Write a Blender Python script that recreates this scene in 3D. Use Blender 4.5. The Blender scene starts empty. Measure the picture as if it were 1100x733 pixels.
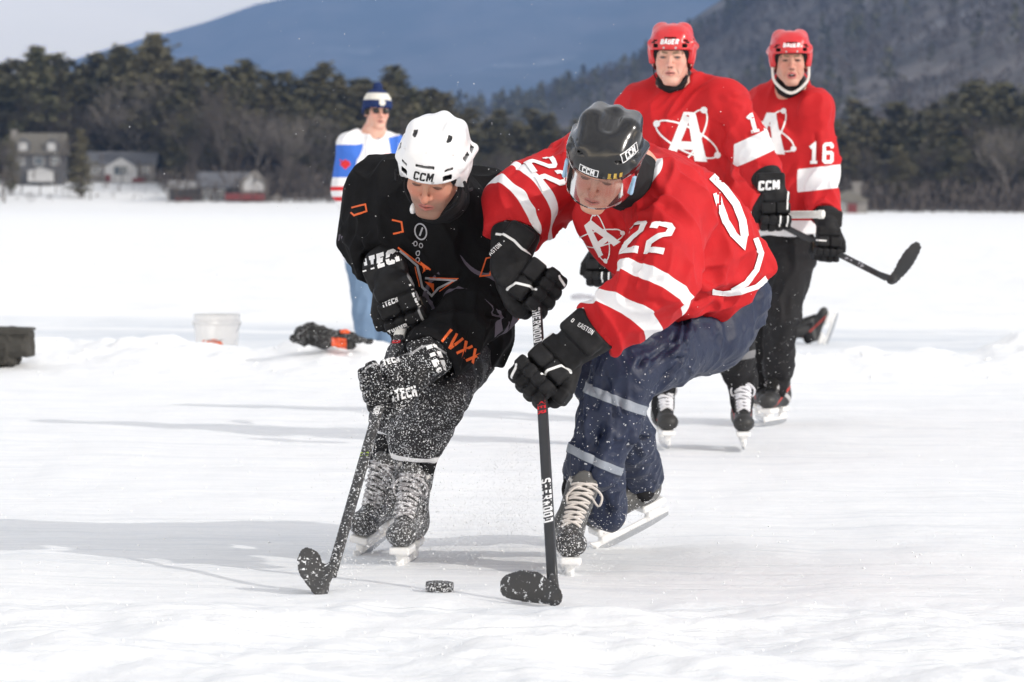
import bpy, bmesh, math, random
import numpy as np
from mathutils import Vector, Matrix
from mathutils.bvhtree import BVHTree

# ------------------------------------------------------------------ camera
F_PX, W_PX, H_PX, CAM_H = 3500.0, 1100.0, 733.0, 1.03
PITCH, ROLL = math.radians(2.33), math.radians(0.33)
cp, sp_, cr, sr = math.cos(PITCH), math.sin(PITCH), math.cos(ROLL), math.sin(ROLL)
CAM_RIGHT = np.array([cr, sr * sp_, sr * cp])
CAM_UP = np.array([-sr, cr * sp_, cr * cp])
CAM_FWD = np.array([0.0, cp, -sp_])
CAM_POS = np.array([0.0, 0.0, CAM_H])

def ray(px, py):
    return CAM_FWD + CAM_RIGHT * (px - W_PX / 2) / F_PX - CAM_UP * (py - H_PX / 2) / F_PX

def P(px, py, Y):
    """the point at distance Y in front of the camera that the photo shows at (px, py)"""
    r = ray(px, py)
    return CAM_POS + r * (Y / r[1])

def G(px, py, z=0.0):
    """the same on the ground"""
    r = ray(px, py)
    return CAM_POS + r * ((z - CAM_H) / r[2])

scn = bpy.context.scene
cam_d = bpy.data.cameras.new('camera')
cam = bpy.data.objects.new('camera', cam_d)
scn.collection.objects.link(cam)
cam.matrix_world = Matrix(((CAM_RIGHT[0], CAM_UP[0], -CAM_FWD[0], 0),
                           (CAM_RIGHT[1], CAM_UP[1], -CAM_FWD[1], 0),
                           (CAM_RIGHT[2], CAM_UP[2], -CAM_FWD[2], CAM_H),
                           (0, 0, 0, 1)))
cam_d.sensor_width = 36.0
cam_d.lens = 36.0 * F_PX / W_PX
cam_d.clip_start = 0.1
cam_d.clip_end = 60000
cam_d.dof.use_dof = True
cam_d.dof.focus_distance = 9.6
cam_d.dof.aperture_fstop = 7.0
scn.camera = cam

# ------------------------------------------------------------------ light
SUN_EL, SUN_AZ = math.radians(29), math.radians(-27)      # azimuth from +X, negative = towards the camera side
sun_dir = Vector((math.cos(SUN_EL) * math.cos(SUN_AZ), math.cos(SUN_EL) * math.sin(SUN_AZ), math.sin(SUN_EL)))
CLOUD = (8.7, 8.4, 8.0, 1)
world = bpy.data.worlds.new('World')
scn.world = world
world.use_nodes = True
nt = world.node_tree
bg = nt.nodes['Background']
sky = nt.nodes.new('ShaderNodeTexSky')
sky.sky_type = 'NISHITA'
sky.sun_disc = False
sky.sun_elevation = SUN_EL
sky.sun_rotation = math.pi / 2 - SUN_AZ
sky.dust_density = 2.0
sky.air_density = 1.0
sky.ozone_density = 1.5
nt.links.new(sky.outputs[0], bg.inputs['Color'])
bg.inputs['Strength'].default_value = 0.13
# thin bright cloud over the blue
tc = nt.nodes.new('ShaderNodeTexCoord')
mp = nt.nodes.new('ShaderNodeMapping'); mp.inputs['Scale'].default_value = (1, 1, 3.5)
cn = nt.nodes.new('ShaderNodeTexNoise'); cn.inputs['Scale'].default_value = 2.2; cn.inputs['Detail'].default_value = 6; cn.inputs['Distortion'].default_value = 0.4
crp = nt.nodes.new('ShaderNodeValToRGB')
crp.color_ramp.elements[0].position = 0.30; crp.color_ramp.elements[0].color = (0.35, 0.35, 0.35, 1)
crp.color_ramp.elements[1].position = 0.60; crp.color_ramp.elements[1].color = (1, 1, 1, 1)
cmx = nt.nodes.new('ShaderNodeMix'); cmx.data_type = 'RGBA'
nt.links.new(tc.outputs['Generated'], mp.inputs['Vector']); nt.links.new(mp.outputs[0], cn.inputs['Vector'])
nt.links.new(cn.outputs['Fac'], crp.inputs[0]); nt.links.new(crp.outputs[0], cmx.inputs[0])
nt.links.new(sky.outputs[0], cmx.inputs[6]); cmx.inputs[7].default_value = CLOUD
# the veil of cloud is brightest low over the horizon
sx = nt.nodes.new('ShaderNodeSeparateXYZ'); nt.links.new(tc.outputs['Generated'], sx.inputs[0])
mr = nt.nodes.new('ShaderNodeMapRange'); mr.interpolation_type = 'SMOOTHERSTEP'
mr.inputs['From Min'].default_value = 0.04; mr.inputs['From Max'].default_value = 0.22
mr.inputs['To Min'].default_value = 2.9; mr.inputs['To Max'].default_value = 1.0
nt.links.new(sx.outputs[2], mr.inputs['Value'])
vm = nt.nodes.new('ShaderNodeVectorMath'); vm.operation = 'MULTIPLY'
tint = nt.nodes.new('ShaderNodeMix'); tint.data_type = 'RGBA'; tint.inputs[6].default_value = (1, 1, 1, 1); tint.inputs[7].default_value = (3.2, 2.85, 2.35, 1)
mr.inputs['To Min'].default_value = 1.0; mr.inputs['To Max'].default_value = 0.0
nt.links.new(mr.outputs[0], tint.inputs[0])
nt.links.new(cmx.outputs[2], vm.inputs[0]); nt.links.new(tint.outputs[2], vm.inputs[1])
nt.links.new(vm.outputs[0], bg.inputs['Color'])
sun_d = bpy.data.lights.new('sun', 'SUN')
sun_d.energy = 2.35
sun_d.angle = math.radians(0.6)
sun_d.color = (1.0, 0.955, 0.89)
sun = bpy.data.objects.new('sun', sun_d)
scn.collection.objects.link(sun)
sun.rotation_euler = sun_dir.to_track_quat('Z', 'Y').to_euler()
scn.view_settings.view_transform = 'Standard'
scn.view_settings.look = 'None'
scn.view_settings.gamma = 1.0
scn.view_settings.exposure = 0.09
scn.render.engine = 'CYCLES'
scn.cycles.max_bounces = 8
scn.cycles.transparent_max_bounces = 16
scn.cycles.volume_bounces = 0
scn.cycles.use_denoising = True

# ------------------------------------------------------------------ small helpers
def link(o, parent=None):
    scn.collection.objects.link(o)
    if parent is not None:
        o.parent = parent
    return o

def tag(o, label=None, cat=None, group=None, kind=None):
    if label: o['label'] = label
    if cat: o['category'] = cat
    if group: o['group'] = group
    if kind: o['kind'] = kind
    return o

def empty(name, loc=(0, 0, 0)):
    o = bpy.data.objects.new(name, None)
    o.empty_display_size = 0.1
    o.location = [float(c) for c in loc]
    scn.collection.objects.link(o)
    return o

def np_mesh(name, V, faces, mat=None, parent=None, smooth=True, attrs=None):
    """faces: list of (n,k) int arrays (k = 3 or 4)"""
    if isinstance(faces, np.ndarray):
        faces = [faces]
    me = bpy.data.meshes.new(name)
    V = np.asarray(V, dtype=np.float32)
    off = np.zeros(3)
    if parent is not None and parent.parent is None:
        off = np.array(parent.location)
    elif parent is not None:
        off = np.array(parent.parent.location)
    V = V - off.astype(np.float32)
    me.vertices.add(len(V))
    me.vertices.foreach_set('co', V.ravel())
    loops = np.concatenate([f.ravel() for f in faces]).astype(np.int32)
    counts = np.concatenate([np.full(len(f), f.shape[1]) for f in faces]).astype(np.int32)
    starts = np.concatenate([[0], np.cumsum(counts)[:-1]]).astype(np.int32)
    me.loops.add(len(loops)); me.loops.foreach_set('vertex_index', loops)
    me.polygons.add(len(counts)); me.polygons.foreach_set('loop_start', starts)
    me.update(calc_edges=True); me.validate()
    if smooth:
        me.polygons.foreach_set('use_smooth', np.ones(len(me.polygons), dtype=bool))
    if attrs and len(me.vertices) == len(V):
        for k, a in attrs.items():
            at = me.attributes.new(k, 'FLOAT', 'POINT')
            at.data.foreach_set('value', np.asarray(a, dtype=np.float32))
    if mat: me.materials.append(mat)
    o = bpy.data.objects.new(name, me)
    link(o, parent)
    return o

# ------------------------------------------------------------------ materials
class Mat:
    """small node builder"""
    def __init__(self, name, rough=0.6, spec=0.4):
        self.m = bpy.data.materials.new(name); self.m.use_nodes = True
        self.t = self.m.node_tree
        self.b = self.t.nodes['Principled BSDF']
        self.b.inputs['Roughness'].default_value = rough
        self.b.inputs['Specular IOR Level'].default_value = spec
        self._c = None
    def n(self, kind): return self.t.nodes.new(kind)
    def l(self, a, b): self.t.links.new(a, b)
    def coords(self):
        if self._c is None:
            self._c = self.n('ShaderNodeTexCoord').outputs['Object']
        return self._c
    def noise(self, scale, detail=4, rough=0.55, stretch=None, dist=0.0):
        x = self.n('ShaderNodeTexNoise'); x.inputs['Scale'].default_value = scale
        x.inputs['Detail'].default_value = detail; x.inputs['Roughness'].default_value = rough
        x.inputs['Distortion'].default_value = dist
        v = self.coords()
        if stretch:
            mp = self.n('ShaderNodeMapping'); mp.inputs['Scale'].default_value = stretch
            self.l(v, mp.inputs['Vector']); v = mp.outputs[0]
        self.l(v, x.inputs['Vector'])
        return x.outputs['Fac']
    def ramp(self, fac, stops):
        r = self.n('ShaderNodeValToRGB'); e = r.color_ramp.elements
        while len(e) < len(stops): e.new(0.5)
        for el, (p, c) in zip(e, stops):
            el.position = p
            el.color = (*c, 1) if isinstance(c, tuple) else (c, c, c, 1)
        self.l(fac, r.inputs[0]); return r.outputs[0]
    def mix(self, fac, a, b):
        x = self.n('ShaderNodeMix'); x.data_type = 'RGBA'
        for s, v in ((0, fac), (6, a), (7, b)):
            if isinstance(v, bpy.types.NodeSocket): self.l(v, x.inputs[s])
            elif s == 0: x.inputs[0].default_value = v
            else: x.inputs[s].default_value = (*v, 1)
        return x.outputs[2]
    def math(self, op, a, b=0.0, clamp=False):
        x = self.n('ShaderNodeMath'); x.operation = op; x.use_clamp = clamp
        for i, v in ((0, a), (1, b)):
            if isinstance(v, bpy.types.NodeSocket): self.l(v, x.inputs[i])
            else: x.inputs[i].default_value = v
        return x.outputs[0]
    def attr(self, name, sharp=None):
        a = self.n('ShaderNodeAttribute'); a.attribute_name = name
        if sharp is None: return a.outputs['Fac']
        return self.math('MULTIPLY_ADD', a.outputs['Fac'], sharp) if False else self._step(a.outputs['Fac'], sharp)
    def _step(self, v, width):
        x = self.n('ShaderNodeMapRange'); x.inputs['From Min'].default_value = -width
        x.inputs['From Max'].default_value = width; self.l(v, x.inputs['Value'])
        return x.outputs[0]
    def bump(self, h, strength=0.3, dist=0.01, prev=None):
        x = self.n('ShaderNodeBump'); x.inputs['Strength'].default_value = strength
        x.inputs['Distance'].default_value = dist; self.l(h, x.inputs['Height'])
        if prev is not None: self.l(prev, x.inputs['Normal'])
        self.l(x.outputs[0], self.b.inputs['Normal']); return x.outputs[0]
    def color(self, c):
        if isinstance(c, tuple): self.b.inputs['Base Color'].default_value = (*c, 1)
        else: self.l(c, self.b.inputs['Base Color'])
        return self
    def set(self, **kw):
        for k, v in kw.items(): self.b.inputs[k.replace('_', ' ')].default_value = v
        return self

def plain(name, c, rough=0.5, spec=0.4, var=0.12, scale=30, metallic=0.0, bump=0.0):
    m = Mat(name, rough, spec)
    c2 = tuple(x * (1 - var) for x in c); c3 = tuple(min(1, x * (1 + var)) for x in c)
    m.color(m.mix(m.ramp(m.noise(scale), [(0.3, 0.0), (0.7, 1.0)]), c2, c3))
    m.b.inputs['Metallic'].default_value = metallic
    if bump: m.bump(m.noise(scale * 3), bump, 0.003)
    return m.m

def cloth(name, base, attrs=(), rough=0.75, weave=900.0, crumple=0.25, snow=None, sheen=0.0, spec=0.25):
    """fabric: base colour, then (attribute, colour) regions on top of it, a weave and small creases as bump"""
    m = Mat(name, rough, spec)
    c = m.mix(m.ramp(m.noise(9, 3), [(0.3, 0.0), (0.75, 1.0)]), tuple(x * 0.9 for x in base), tuple(min(1, x * 1.08) for x in base))
    for a, col in attrs:
        c = m.mix(m.attr(a, 0.0006), c, col)
    if snow:
        sn = m.noise(snow[0], 2, 0.7)
        big = m.noise(14, 3)
        clump = m.ramp(big, [(0.35, 0.0), (0.65, 0.07)])
        f = m.math('MULTIPLY', m.ramp(m.math('ADD', sn, m.math('SUBTRACT', clump, 0.035)), [(snow[1], 0.0), (snow[1] + 0.05, 0.85)]), m.attr('snow'))
        c = m.mix(f, c, (0.8, 0.82, 0.86))
    m.color(c)
    b1 = m.bump(m.noise(24, 5, 0.6, dist=0.6), crumple, 0.012)
    m.bump(m.noise(weave, 1), 0.12, 0.001, b1)
    return m.m

# ------------------------------------------------------------------ noise in numpy
def _hash(i, j, k, s):
    h = (i * 374761393 + j * 668265263 + k * 2147483647 + s * 974711) & 0xffffffff
    h = ((h ^ (h >> 13)) * 1274126177) & 0xffffffff
    h = h ^ (h >> 16)
    return (h & 0xffff) / 65535.0

def vnoise(p, seed=0):
    p = np.asarray(p, dtype=np.float64)
    i = np.floor(p).astype(np.int64); f = p - i; f = f * f * f * (f * (f * 6 - 15) + 10)
    r = 0.0
    for a in (0, 1):
        wa = f[:, 0] if a else 1 - f[:, 0]
        for b in (0, 1):
            wb = f[:, 1] if b else 1 - f[:, 1]
            for c in (0, 1):
                wc = f[:, 2] if c else 1 - f[:, 2]
                r = r + wa * wb * wc * _hash(i[:, 0] + a, i[:, 1] + b, i[:, 2] + c, seed)
    return r * 2 - 1

def fbm(p, seed=0, oct=3, gain=0.5):
    r, a = 0.0, 1.0
    for o in range(oct):
        r = r + a * vnoise(p * (2 ** o) + 17.3 * o, seed + o); a *= gain
    return r

# ------------------------------------------------------------------ land: snow, lake, hills
def snow_height(x, y):
    """height of the snow over the lake ice"""
    x = np.asarray(x, float); y = np.asarray(y, float)
    sh = x.shape; x = x.ravel(); y = y.ravel(); z0 = np.zeros_like(x)
    p = np.stack([x, y, z0], 1)
    h = 0.006 * fbm(p * np.array([3.0, 1.6, 1]), 3, 4) + 0.010 * fbm(p * np.array([0.6, 0.4, 1]), 5, 2)
    # near field: loose snow in front of the puck
    near = np.clip((8.75 + 0.15 * fbm(p * 1.1, 4, 2) - y) / 0.6, 0, 1)
    h = h + near * (0.014 + 0.022 * fbm(p * np.array([4, 4, 1.0]), 9, 4))
    # ploughed bank
    c = 20.9 + 0.55 * vnoise(p * np.array([0.30, 0, 0]), 11) - 0.06 * x + 1.9 * np.clip((x - 1.0) / 4, 0, 1)
    wob = np.abs(fbm(p * np.array([1.3, 1.1, 1]), 21, 4, 0.6))
    e = (y - c)
    prof = np.where(e < 0, np.exp(-(e / 1.1) ** 2), np.exp(-(e / 0.42) ** 2))
    amp = 0.13 + 0.045 * vnoise(p * np.array([0.8, 0, 0]), 31) + 0.03 * vnoise(p * np.array([3.1, 0, 0]), 32)
    lump = 0.035 * np.clip(fbm(p * np.array([4.5, 4.0, 1]), 41, 3, 0.6), -0.3, 1) + 0.035 * wob
    h = h + prof * (amp + lump * 1.1)
    # second low bank behind the cleared track
    c2 = 29.0 + 0.6 * vnoise(p * np.array([0.25, 0, 0]), 12) + 0.05 * x
    e2 = y - c2
    prof2 = np.where(e2 < 0, np.exp(-(e2 / 0.7) ** 2), 0.75 + 0.25 * np.exp(-(e2 / 2.0) ** 2))
    h = h + prof2 * (0.07 + 0.03 * fbm(p * np.array([1.0, 1.0, 1]), 51, 3)) * (y > 24)
    drift = np.clip((y - 29.5) / 6, 0, 1)
    h = h + drift * 0.05 * fbm(p * np.array([0.35, 0.16, 1]), 61, 4)
    return h.reshape(sh)

def grid_mesh(name, X, Y, Z, mat, parent=None):
    ny, nx = X.shape
    V = np.stack([X.ravel(), Y.ravel(), Z.ravel()], 1)
    idx = np.arange(nx * ny).reshape(ny, nx)
    q = np.stack([idx[:-1, :-1].ravel(), idx[:-1, 1:].ravel(), idx[1:, 1:].ravel(), idx[1:, :-1].ravel()], 1)
    return np_mesh(name, V, q, mat, parent)

m = Mat('snow', 0.65, 0.25)
w = m.n('ShaderNodeSeparateXYZ'); m.l(m.coords(), w.inputs[0])
# the cleared track behind the bank shows old grey ice
tr = m.n('ShaderNodeMapRange'); tr.inputs['From Min'].default_value = 23.0; tr.inputs['From Max'].default_value = 23.6
m.l(w.outputs[1], tr.inputs['Value'])
tr2 = m.n('ShaderNodeMapRange'); tr2.inputs['From Min'].default_value = 28.6; tr2.inputs['From Max'].default_value = 27.6
m.l(w.outputs[1], tr2.inputs['Value'])
ice = m.math('MULTIPLY', m.math('MULTIPLY', tr.outputs[0], tr2.outputs[0]), m.ramp(m.noise(0.7, 4, 0.6, (0.4, 1.6, 1)), [(0.38, 0.15), (0.62, 1.0)]))
scr = m.ramp(m.noise(5.0, 6, 0.65, (0.35, 2.2, 1), 1.2), [(0.42, 0.0), (0.7, 1.0)])
c = m.mix(scr, (0.88, 0.89, 0.90), (0.80, 0.82, 0.845))
def scratches(scale, ang, lo):
    mp_ = m.n('ShaderNodeMapping'); mp_.inputs['Rotation'].default_value = (0, 0, ang); mp_.inputs['Scale'].default_value = (0.16 * scale, 5.0 * scale, 1)
    m.l(m.coords(), mp_.inputs['Vector'])
    x = m.n('ShaderNodeTexNoise'); x.inputs['Scale'].default_value = 1.0; x.inputs['Detail'].default_value = 2.5; x.inputs['Distortion'].default_value = 0.5
    m.l(mp_.outputs[0], x.inputs['Vector'])
    return m.ramp(x.outputs['Fac'], [(lo - 0.012, 0.0), (lo, 1.0), (lo + 0.012, 0.0)])
sc_a = m.math('ADD', m.math('ADD', scratches(1.0, 0.35, 0.40), scratches(1.3, -0.5, 0.60)), m.math('ADD', scratches(0.8, 0.05, 0.62), scratches(1.1, 1.1, 0.38)), True)
rink = m.n('ShaderNodeMapRange'); rink.inputs['From Min'].default_value = 20.0; rink.inputs['From Max'].default_value = 18.5; m.l(w.outputs[1], rink.inputs['Value'])
sc_a = m.math('MULTIPLY', sc_a, rink.outputs[0])
c = m.mix(m.math('MULTIPLY', sc_a, 0.55), c, (0.70, 0.73, 0.77))
c = m.mix(ice, c, (0.63, 0.67, 0.72))
m.color(c)
b1 = m.bump(m.noise(3.0, 8, 0.66, (1, 1.6, 1)), 0.35, 0.05)
b2 = m.bump(m.ramp(m.noise(9.0, 3, 0.5, (0.25, 3.0, 1), 2.0), [(0.46, 0.0), (0.5, 1.0), (0.54, 0.0)]), 0.16, 0.006, b1)
b2 = m.bump(m.math('MULTIPLY', sc_a, -1.0), 0.5, 0.006, b2)
b3 = m.bump(m.noise(60.0, 6, 0.75), 0.5, 0.010, b2)
m.bump(m.noise(260.0, 3, 0.6), 0.25, 0.003, b3)
m.b.inputs['Subsurface Weight'].default_value = 0.0
SNOW = m.m

# one sheet: fine rows near the camera, growing to the shore and beyond
ys = [3.0]
while ys[-1] < 640:
    y = ys[-1]
    ys.append(y + (0.022 if y < 12 else 0.045 if y < 32 else min(60, (y - 30) * 0.05 + 0.06)))
ys = np.array(ys)
u = np.linspace(-1, 1, 520)
Yg, Ug = np.meshgrid(ys, u, indexing='ij')
half = 0.24 * Yg + 1.6
Xg = Ug * half
SHORE = 505.0
def land(x, y):
    """rise of the ground behind the shoreline"""
    p = np.stack([np.ravel(x), np.ravel(y), np.zeros(np.size(x))], 1)
    n = (fbm(p * 0.012, 71, 3)).reshape(np.shape(x))
    t = np.clip((y - SHORE) / 60.0, 0, 3)
    yard = 7.2 * (1 - np.exp(-t * 2.2)) * (0.45 + 0.55 * np.clip(1 - (x + 30) / 30.0, 0, 1))
    return np.where(y > SHORE, yard + 1.2 * n * np.clip(t, 0, 1), 0)
Zg = np.where(Yg < 120, snow_height(Xg, Yg), 0.06) + land(Xg, Yg)
lake = grid_mesh('snow_ground', Xg, Yg, Zg, SNOW)
tag(lake, kind='structure')
# litter and brush floor of the woods behind the shore
wm = Mat('wood_floor', 0.95, 0.1)
wm.color(wm.mix(wm.ramp(wm.noise(0.25, 5, 0.7), [(0.5, 0.0), (0.72, 1.0)]), (0.07, 0.06, 0.05), (0.45, 0.46, 0.48)))
xw = np.linspace(-150, 190, 120); yw = np.concatenate([np.linspace(509, 640, 60), np.linspace(650, 900, 20)])
XW, YW = np.meshgrid(xw, yw)
xl = -52 + 2.5 * np.sin(YW * 0.21)
ok = np.where(XW < xl, (YW > 556), True)
ZW = land(XW, YW) + np.where(ok, 0.12, -1.0) + np.where(YW > 640, 0.5, 0)
tag(grid_mesh('wood_floor', XW, YW, ZW, wm.m), kind='structure')
# wide outer sheet, lower, so that the land goes on outside the picture and to the horizon
def outer():
    xs = np.concatenate([-np.geomspace(20000, 3, 60), np.geomspace(3, 20000, 60)])
    yy = np.concatenate([np.linspace(-400, 0, 20), np.geomspace(3, 20000, 70)])
    X, Y = np.meshgrid(xs, yy)
    Z = np.full_like(X, -0.25)
    return grid_mesh('snow_plain', X, Y, Z, SNOW)
tag(outer(), kind='structure')

# ------------------------------------------------------------------ haze (air)
def box_mesh(name, lo, hi, mat):
    V = np.array([[x, y, z] for x in (lo[0], hi[0]) for y in (lo[1], hi[1]) for z in (lo[2], hi[2])], float)
    q = np.array([[0, 1, 3, 2], [4, 6, 7, 5], [0, 4, 5, 1], [2, 3, 7, 6], [0, 2, 6, 4], [1, 5, 7, 3]])
    return np_mesh(name, V, q, mat, smooth=False)
hm = bpy.data.materials.new('air'); hm.use_nodes = True
hm.node_tree.nodes.remove(hm.node_tree.nodes['Principled BSDF'])
pv = hm.node_tree.nodes.new('ShaderNodeVolumePrincipled')
pv.inputs['Color'].default_value = (0.27, 0.47, 0.92, 1)
pv.inputs['Density'].default_value = 1.25e-4
pv.inputs['Anisotropy'].default_value = 0.0
hm.node_tree.links.new(pv.outputs[0], hm.node_tree.nodes['Material Output'].inputs['Volume'])
hz = box_mesh('haze', (-9000, -500, -1.5), (9000, 13700, 960), hm)
tag(hz, kind='stuff')

# ------------------------------------------------------------------ vegetation
rng = np.random.default_rng(7)

def quads_from(center, ux, uy):
    """arrays (n,3) -> quad soup"""
    V = np.stack([center - ux - uy, center + ux - uy, center + ux + uy, center - ux + uy], 1).reshape(-1, 3)
    q = np.arange(len(V)).reshape(-1, 4)
    return V, q

def rand_dirs(n, r=rng):
    v = r.normal(size=(n, 3)); return v / np.linalg.norm(v, axis=1, keepdims=True)

def tube(pts, radii, k=6):
    """tapered tube along a polyline, returns V, quads"""
    pts = np.asarray(pts, float); n = len(pts)
    d = np.gradient(pts, axis=0); d /= np.linalg.norm(d, axis=1, keepdims=True) + 1e-12
    ref = np.array([0.0, 0, 1]) if abs(d[0, 2]) < 0.9 else np.array([1.0, 0, 0])
    V = []
    a = np.linspace(0, 2 * np.pi, k, endpoint=False)
    for i in range(n):
        s = np.cross(d[i], ref); s /= np.linalg.norm(s) + 1e-12; t = np.cross(s, d[i])
        ref = t if i else t
        V.append(pts[i] + radii[i] * (np.cos(a)[:, None] * s + np.sin(a)[:, None] * t))
        ref = t
    V = np.concatenate(V)
    q = []
    for i in range(n - 1):
        for j in range(k):
            j2 = (j + 1) % k
            q.append([i * k + j, i * k + j2, (i + 1) * k + j2, (i + 1) * k + j])
    caps = [[(n - 1) * k] + [] ]
    V = np.concatenate([V, pts[:1], pts[-1:]])
    tri = []
    c0, c1 = n * k, n * k + 1
    for j in range(k):
        j2 = (j + 1) % k
        tri.append([c0, j2, j]); tri.append([c1, (n - 1) * k + j, (n - 1) * k + j2])
    return V, np.array(q), np.array(tri)

def merge(parts):
    """parts: list of (V, quads, tris)"""
    Vs, Q, T, o = [], [], [], 0
    for p in parts:
        V, q = p[0], p[1]; t = p[2] if len(p) > 2 else np.zeros((0, 3), int)
        Vs.append(V); Q.append(np.asarray(q).reshape(-1, 4) + o); T.append(np.asarray(t).reshape(-1, 3) + o); o += len(V)
    f = [np.concatenate(Q)]
    t = np.concatenate(T)
    if len(t): f.append(t)
    if not len(f[0]): f = f[1:]
    return np.concatenate(Vs), f

def foliage_mat(name, c1, c2, c3):
    m = Mat(name, 0.8, 0.15)
    oi = m.n('ShaderNodeObjectInfo')
    n = m.noise(0.35, 3)
    c = m.mix(m.ramp(n, [(0.35, 0.0), (0.65, 1.0)]), c1, c2)
    c = m.mix(m.math('MULTIPLY', oi.outputs['Random'], 0.6), c, c3)
    m.color(c)
    m.b.inputs['Sheen Weight'].default_value = 0
    return m.m
PINE = foliage_mat('pine_needles', (0.074, 0.076, 0.042), (0.13, 0.12, 0.066), (0.155, 0.132, 0.080))
BARE = foliage_mat('bare_twigs', (0.085, 0.072, 0.062), (0.125, 0.108, 0.094), (0.09, 0.075, 0.068))
BARK = plain('bark', (0.12, 0.10, 0.085), 0.9, 0.2, 0.3, 2.0)
PALE = plain('pale_bark', (0.20, 0.18, 0.16), 0.85, 0.2, 0.25, 1.0)

def pine_proto(h, seed, width=0.22, base=0.12, irregular=0.5):
    r = np.random.default_rng(seed)
    lean = r.normal(size=2) * 0.01 * h
    tr = [(lean[0] * t * t, lean[1] * t * t, h * t * 0.97) for t in np.linspace(0, 1, 7)]
    trunk = merge([tube(tr, [0.017 * h * (1 - 0.93 * t) for t in np.linspace(0, 1, 7)], 7)])
    parts = []
    n = int(46 + 20 * irregular)
    for i in range(n):
        t = base + (1 - base) * (i + r.random()) / n
        z = h * t
        ln = width * h * ((1 - t) ** 0.62) * (0.35 + 0.65 * min(1, (t - base) / 0.16)) * (1 + irregular * r.normal() * 0.33) + 0.02 * h
        ln = max(ln, 0.02 * h)
        a = r.random() * 2 * np.pi
        up = 0.25 * t + 0.05 * r.normal()
        d = np.array([np.cos(a), np.sin(a), up])
        k = int(16 + 30 * ln / (width * h))
        s = r.random(k) ** 0.7
        c = np.array([0, 0, z]) + d * (s * ln)[:, None] + r.normal(size=(k, 3)) * np.array([1, 1, 0.42]) * (0.016 * h + 0.15 * ln)
        sz = 0.018 * h * (0.6 + 0.8 * r.random(k))
        ux = rand_dirs(k, r); uy = np.cross(ux, rand_dirs(k, r)); uy /= np.linalg.norm(uy, axis=1, keepdims=True) + 1e-9
        ux = ux * np.array([1, 1, 0.5]); uy = uy * np.array([1, 1, 0.6])
        parts.append(quads_from(c, ux * sz[:, None], uy * (sz * 0.7)[:, None]))
    return trunk, merge(parts)

def bare_proto(h, seed, spread=0.3):
    r = np.random.default_rng(seed)
    big, fine = [], []
    def grow(p, d, ln, rad, lvl):
        n = 4
        pts = [p]
        for _ in range(n - 1):
            d = d + r.normal(size=3) * 0.10; d[2] += 0.05; d = d / np.linalg.norm(d)
            pts.append(pts[-1] + d * ln / (n - 1))
        (big if lvl < 2 else fine).append(tube(pts, np.linspace(rad, rad * 0.55, n), 6 if lvl < 2 else 3))
        if lvl >= 4: return
        kids = (5, 4, 4, 4)[lvl]
        for i in range(kids):
            f = 0.35 + 0.65 * (i + r.random()) / kids if lvl else 0.4 + 0.6 * (i + r.random()) / kids
            j = min(int(f * (n - 1)), n - 2); q = pts[j] + (pts[j + 1] - pts[j]) * (f * (n - 1) - j)
            nd = d + rand_dirs(1, r)[0] * (0.55 + spread); nd[2] = abs(nd[2]) * 0.8 + 0.25; nd /= np.linalg.norm(nd)
            grow(q, nd, ln * (0.62 + 0.15 * r.random()), max(rad * 0.5, 0.035), lvl + 1)
    grow(np.zeros(3), np.array([0, 0, 1.0]), h * 0.52, 0.011 * h, 0)
    return merge(big), merge(fine)

def make_tree(name, protos, mats, loc, rz, sc, label, cat, group):
    root = empty(name, loc)
    for nm, me in protos:
        c = bpy.data.objects.new(nm, me); link(c, root)
    root.rotation_euler = (0, 0, rz); root.scale = (sc[0], sc[0], sc[1])
    tag(root, label, cat, group)
    return root

def proto_mesh(name, geo, mat):
    o = np_mesh(name, geo[0], geo[1], mat, smooth=False)
    me = o.data; bpy.data.objects.remove(o); return me

pines = []
for i, (wd, ba, ir) in enumerate([(0.20, 0.12, 0.6), (0.25, 0.18, 0.9), (0.17, 0.06, 0.4), (0.28, 0.30, 1.0), (0.22, 0.10, 0.7)]):
    t, c = pine_proto(20.0, 100 + i, wd, ba, ir)
    pines.append([('trunk', proto_mesh('trunk', t, BARK)), ('crown', proto_mesh('crown', c, PINE))])
bares = []
for i in range(4):
    t, c = bare_proto(20.0, 200 + i, 0.25 + 0.1 * i)
    mt = PALE if i in (1, 3) else BARK
    bares.append([('trunk', proto_mesh('trunk', t, mt)), ('crown', proto_mesh('crown', c, PALE if i == 3 else BARE))])

def horizon_y(px): return 221.4 + 0.0058 * px
def ground_z(x, y): return float(land(np.array([x]), np.array([y]))[0]) + 0.06

used_lbl = {}
def plant(kind, px, top_py, Y, wide=1.0, label=None, group=None, cat='tree', name=None, idx=None):
    """a tree at distance Y whose top shows at (px, top_py)"""
    x = P(px, 200, Y)[0]; z0 = ground_z(x, Y)
    h = P(px, top_py, Y)[2] - z0
    lib = pines if kind == 'pine' else bares
    i = rng.integers(len(lib)) if idx is None else idx
    s = h / 20.0 if kind == 'pine' else h / 19.5
    return make_tree(name or ('pine_tree' if kind == 'pine' else 'bare_tree'), lib[i], None, (x, Y, z0 - 0.2), rng.random() * 6.28,
                     (s * wide, s), label, cat, group)

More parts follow.
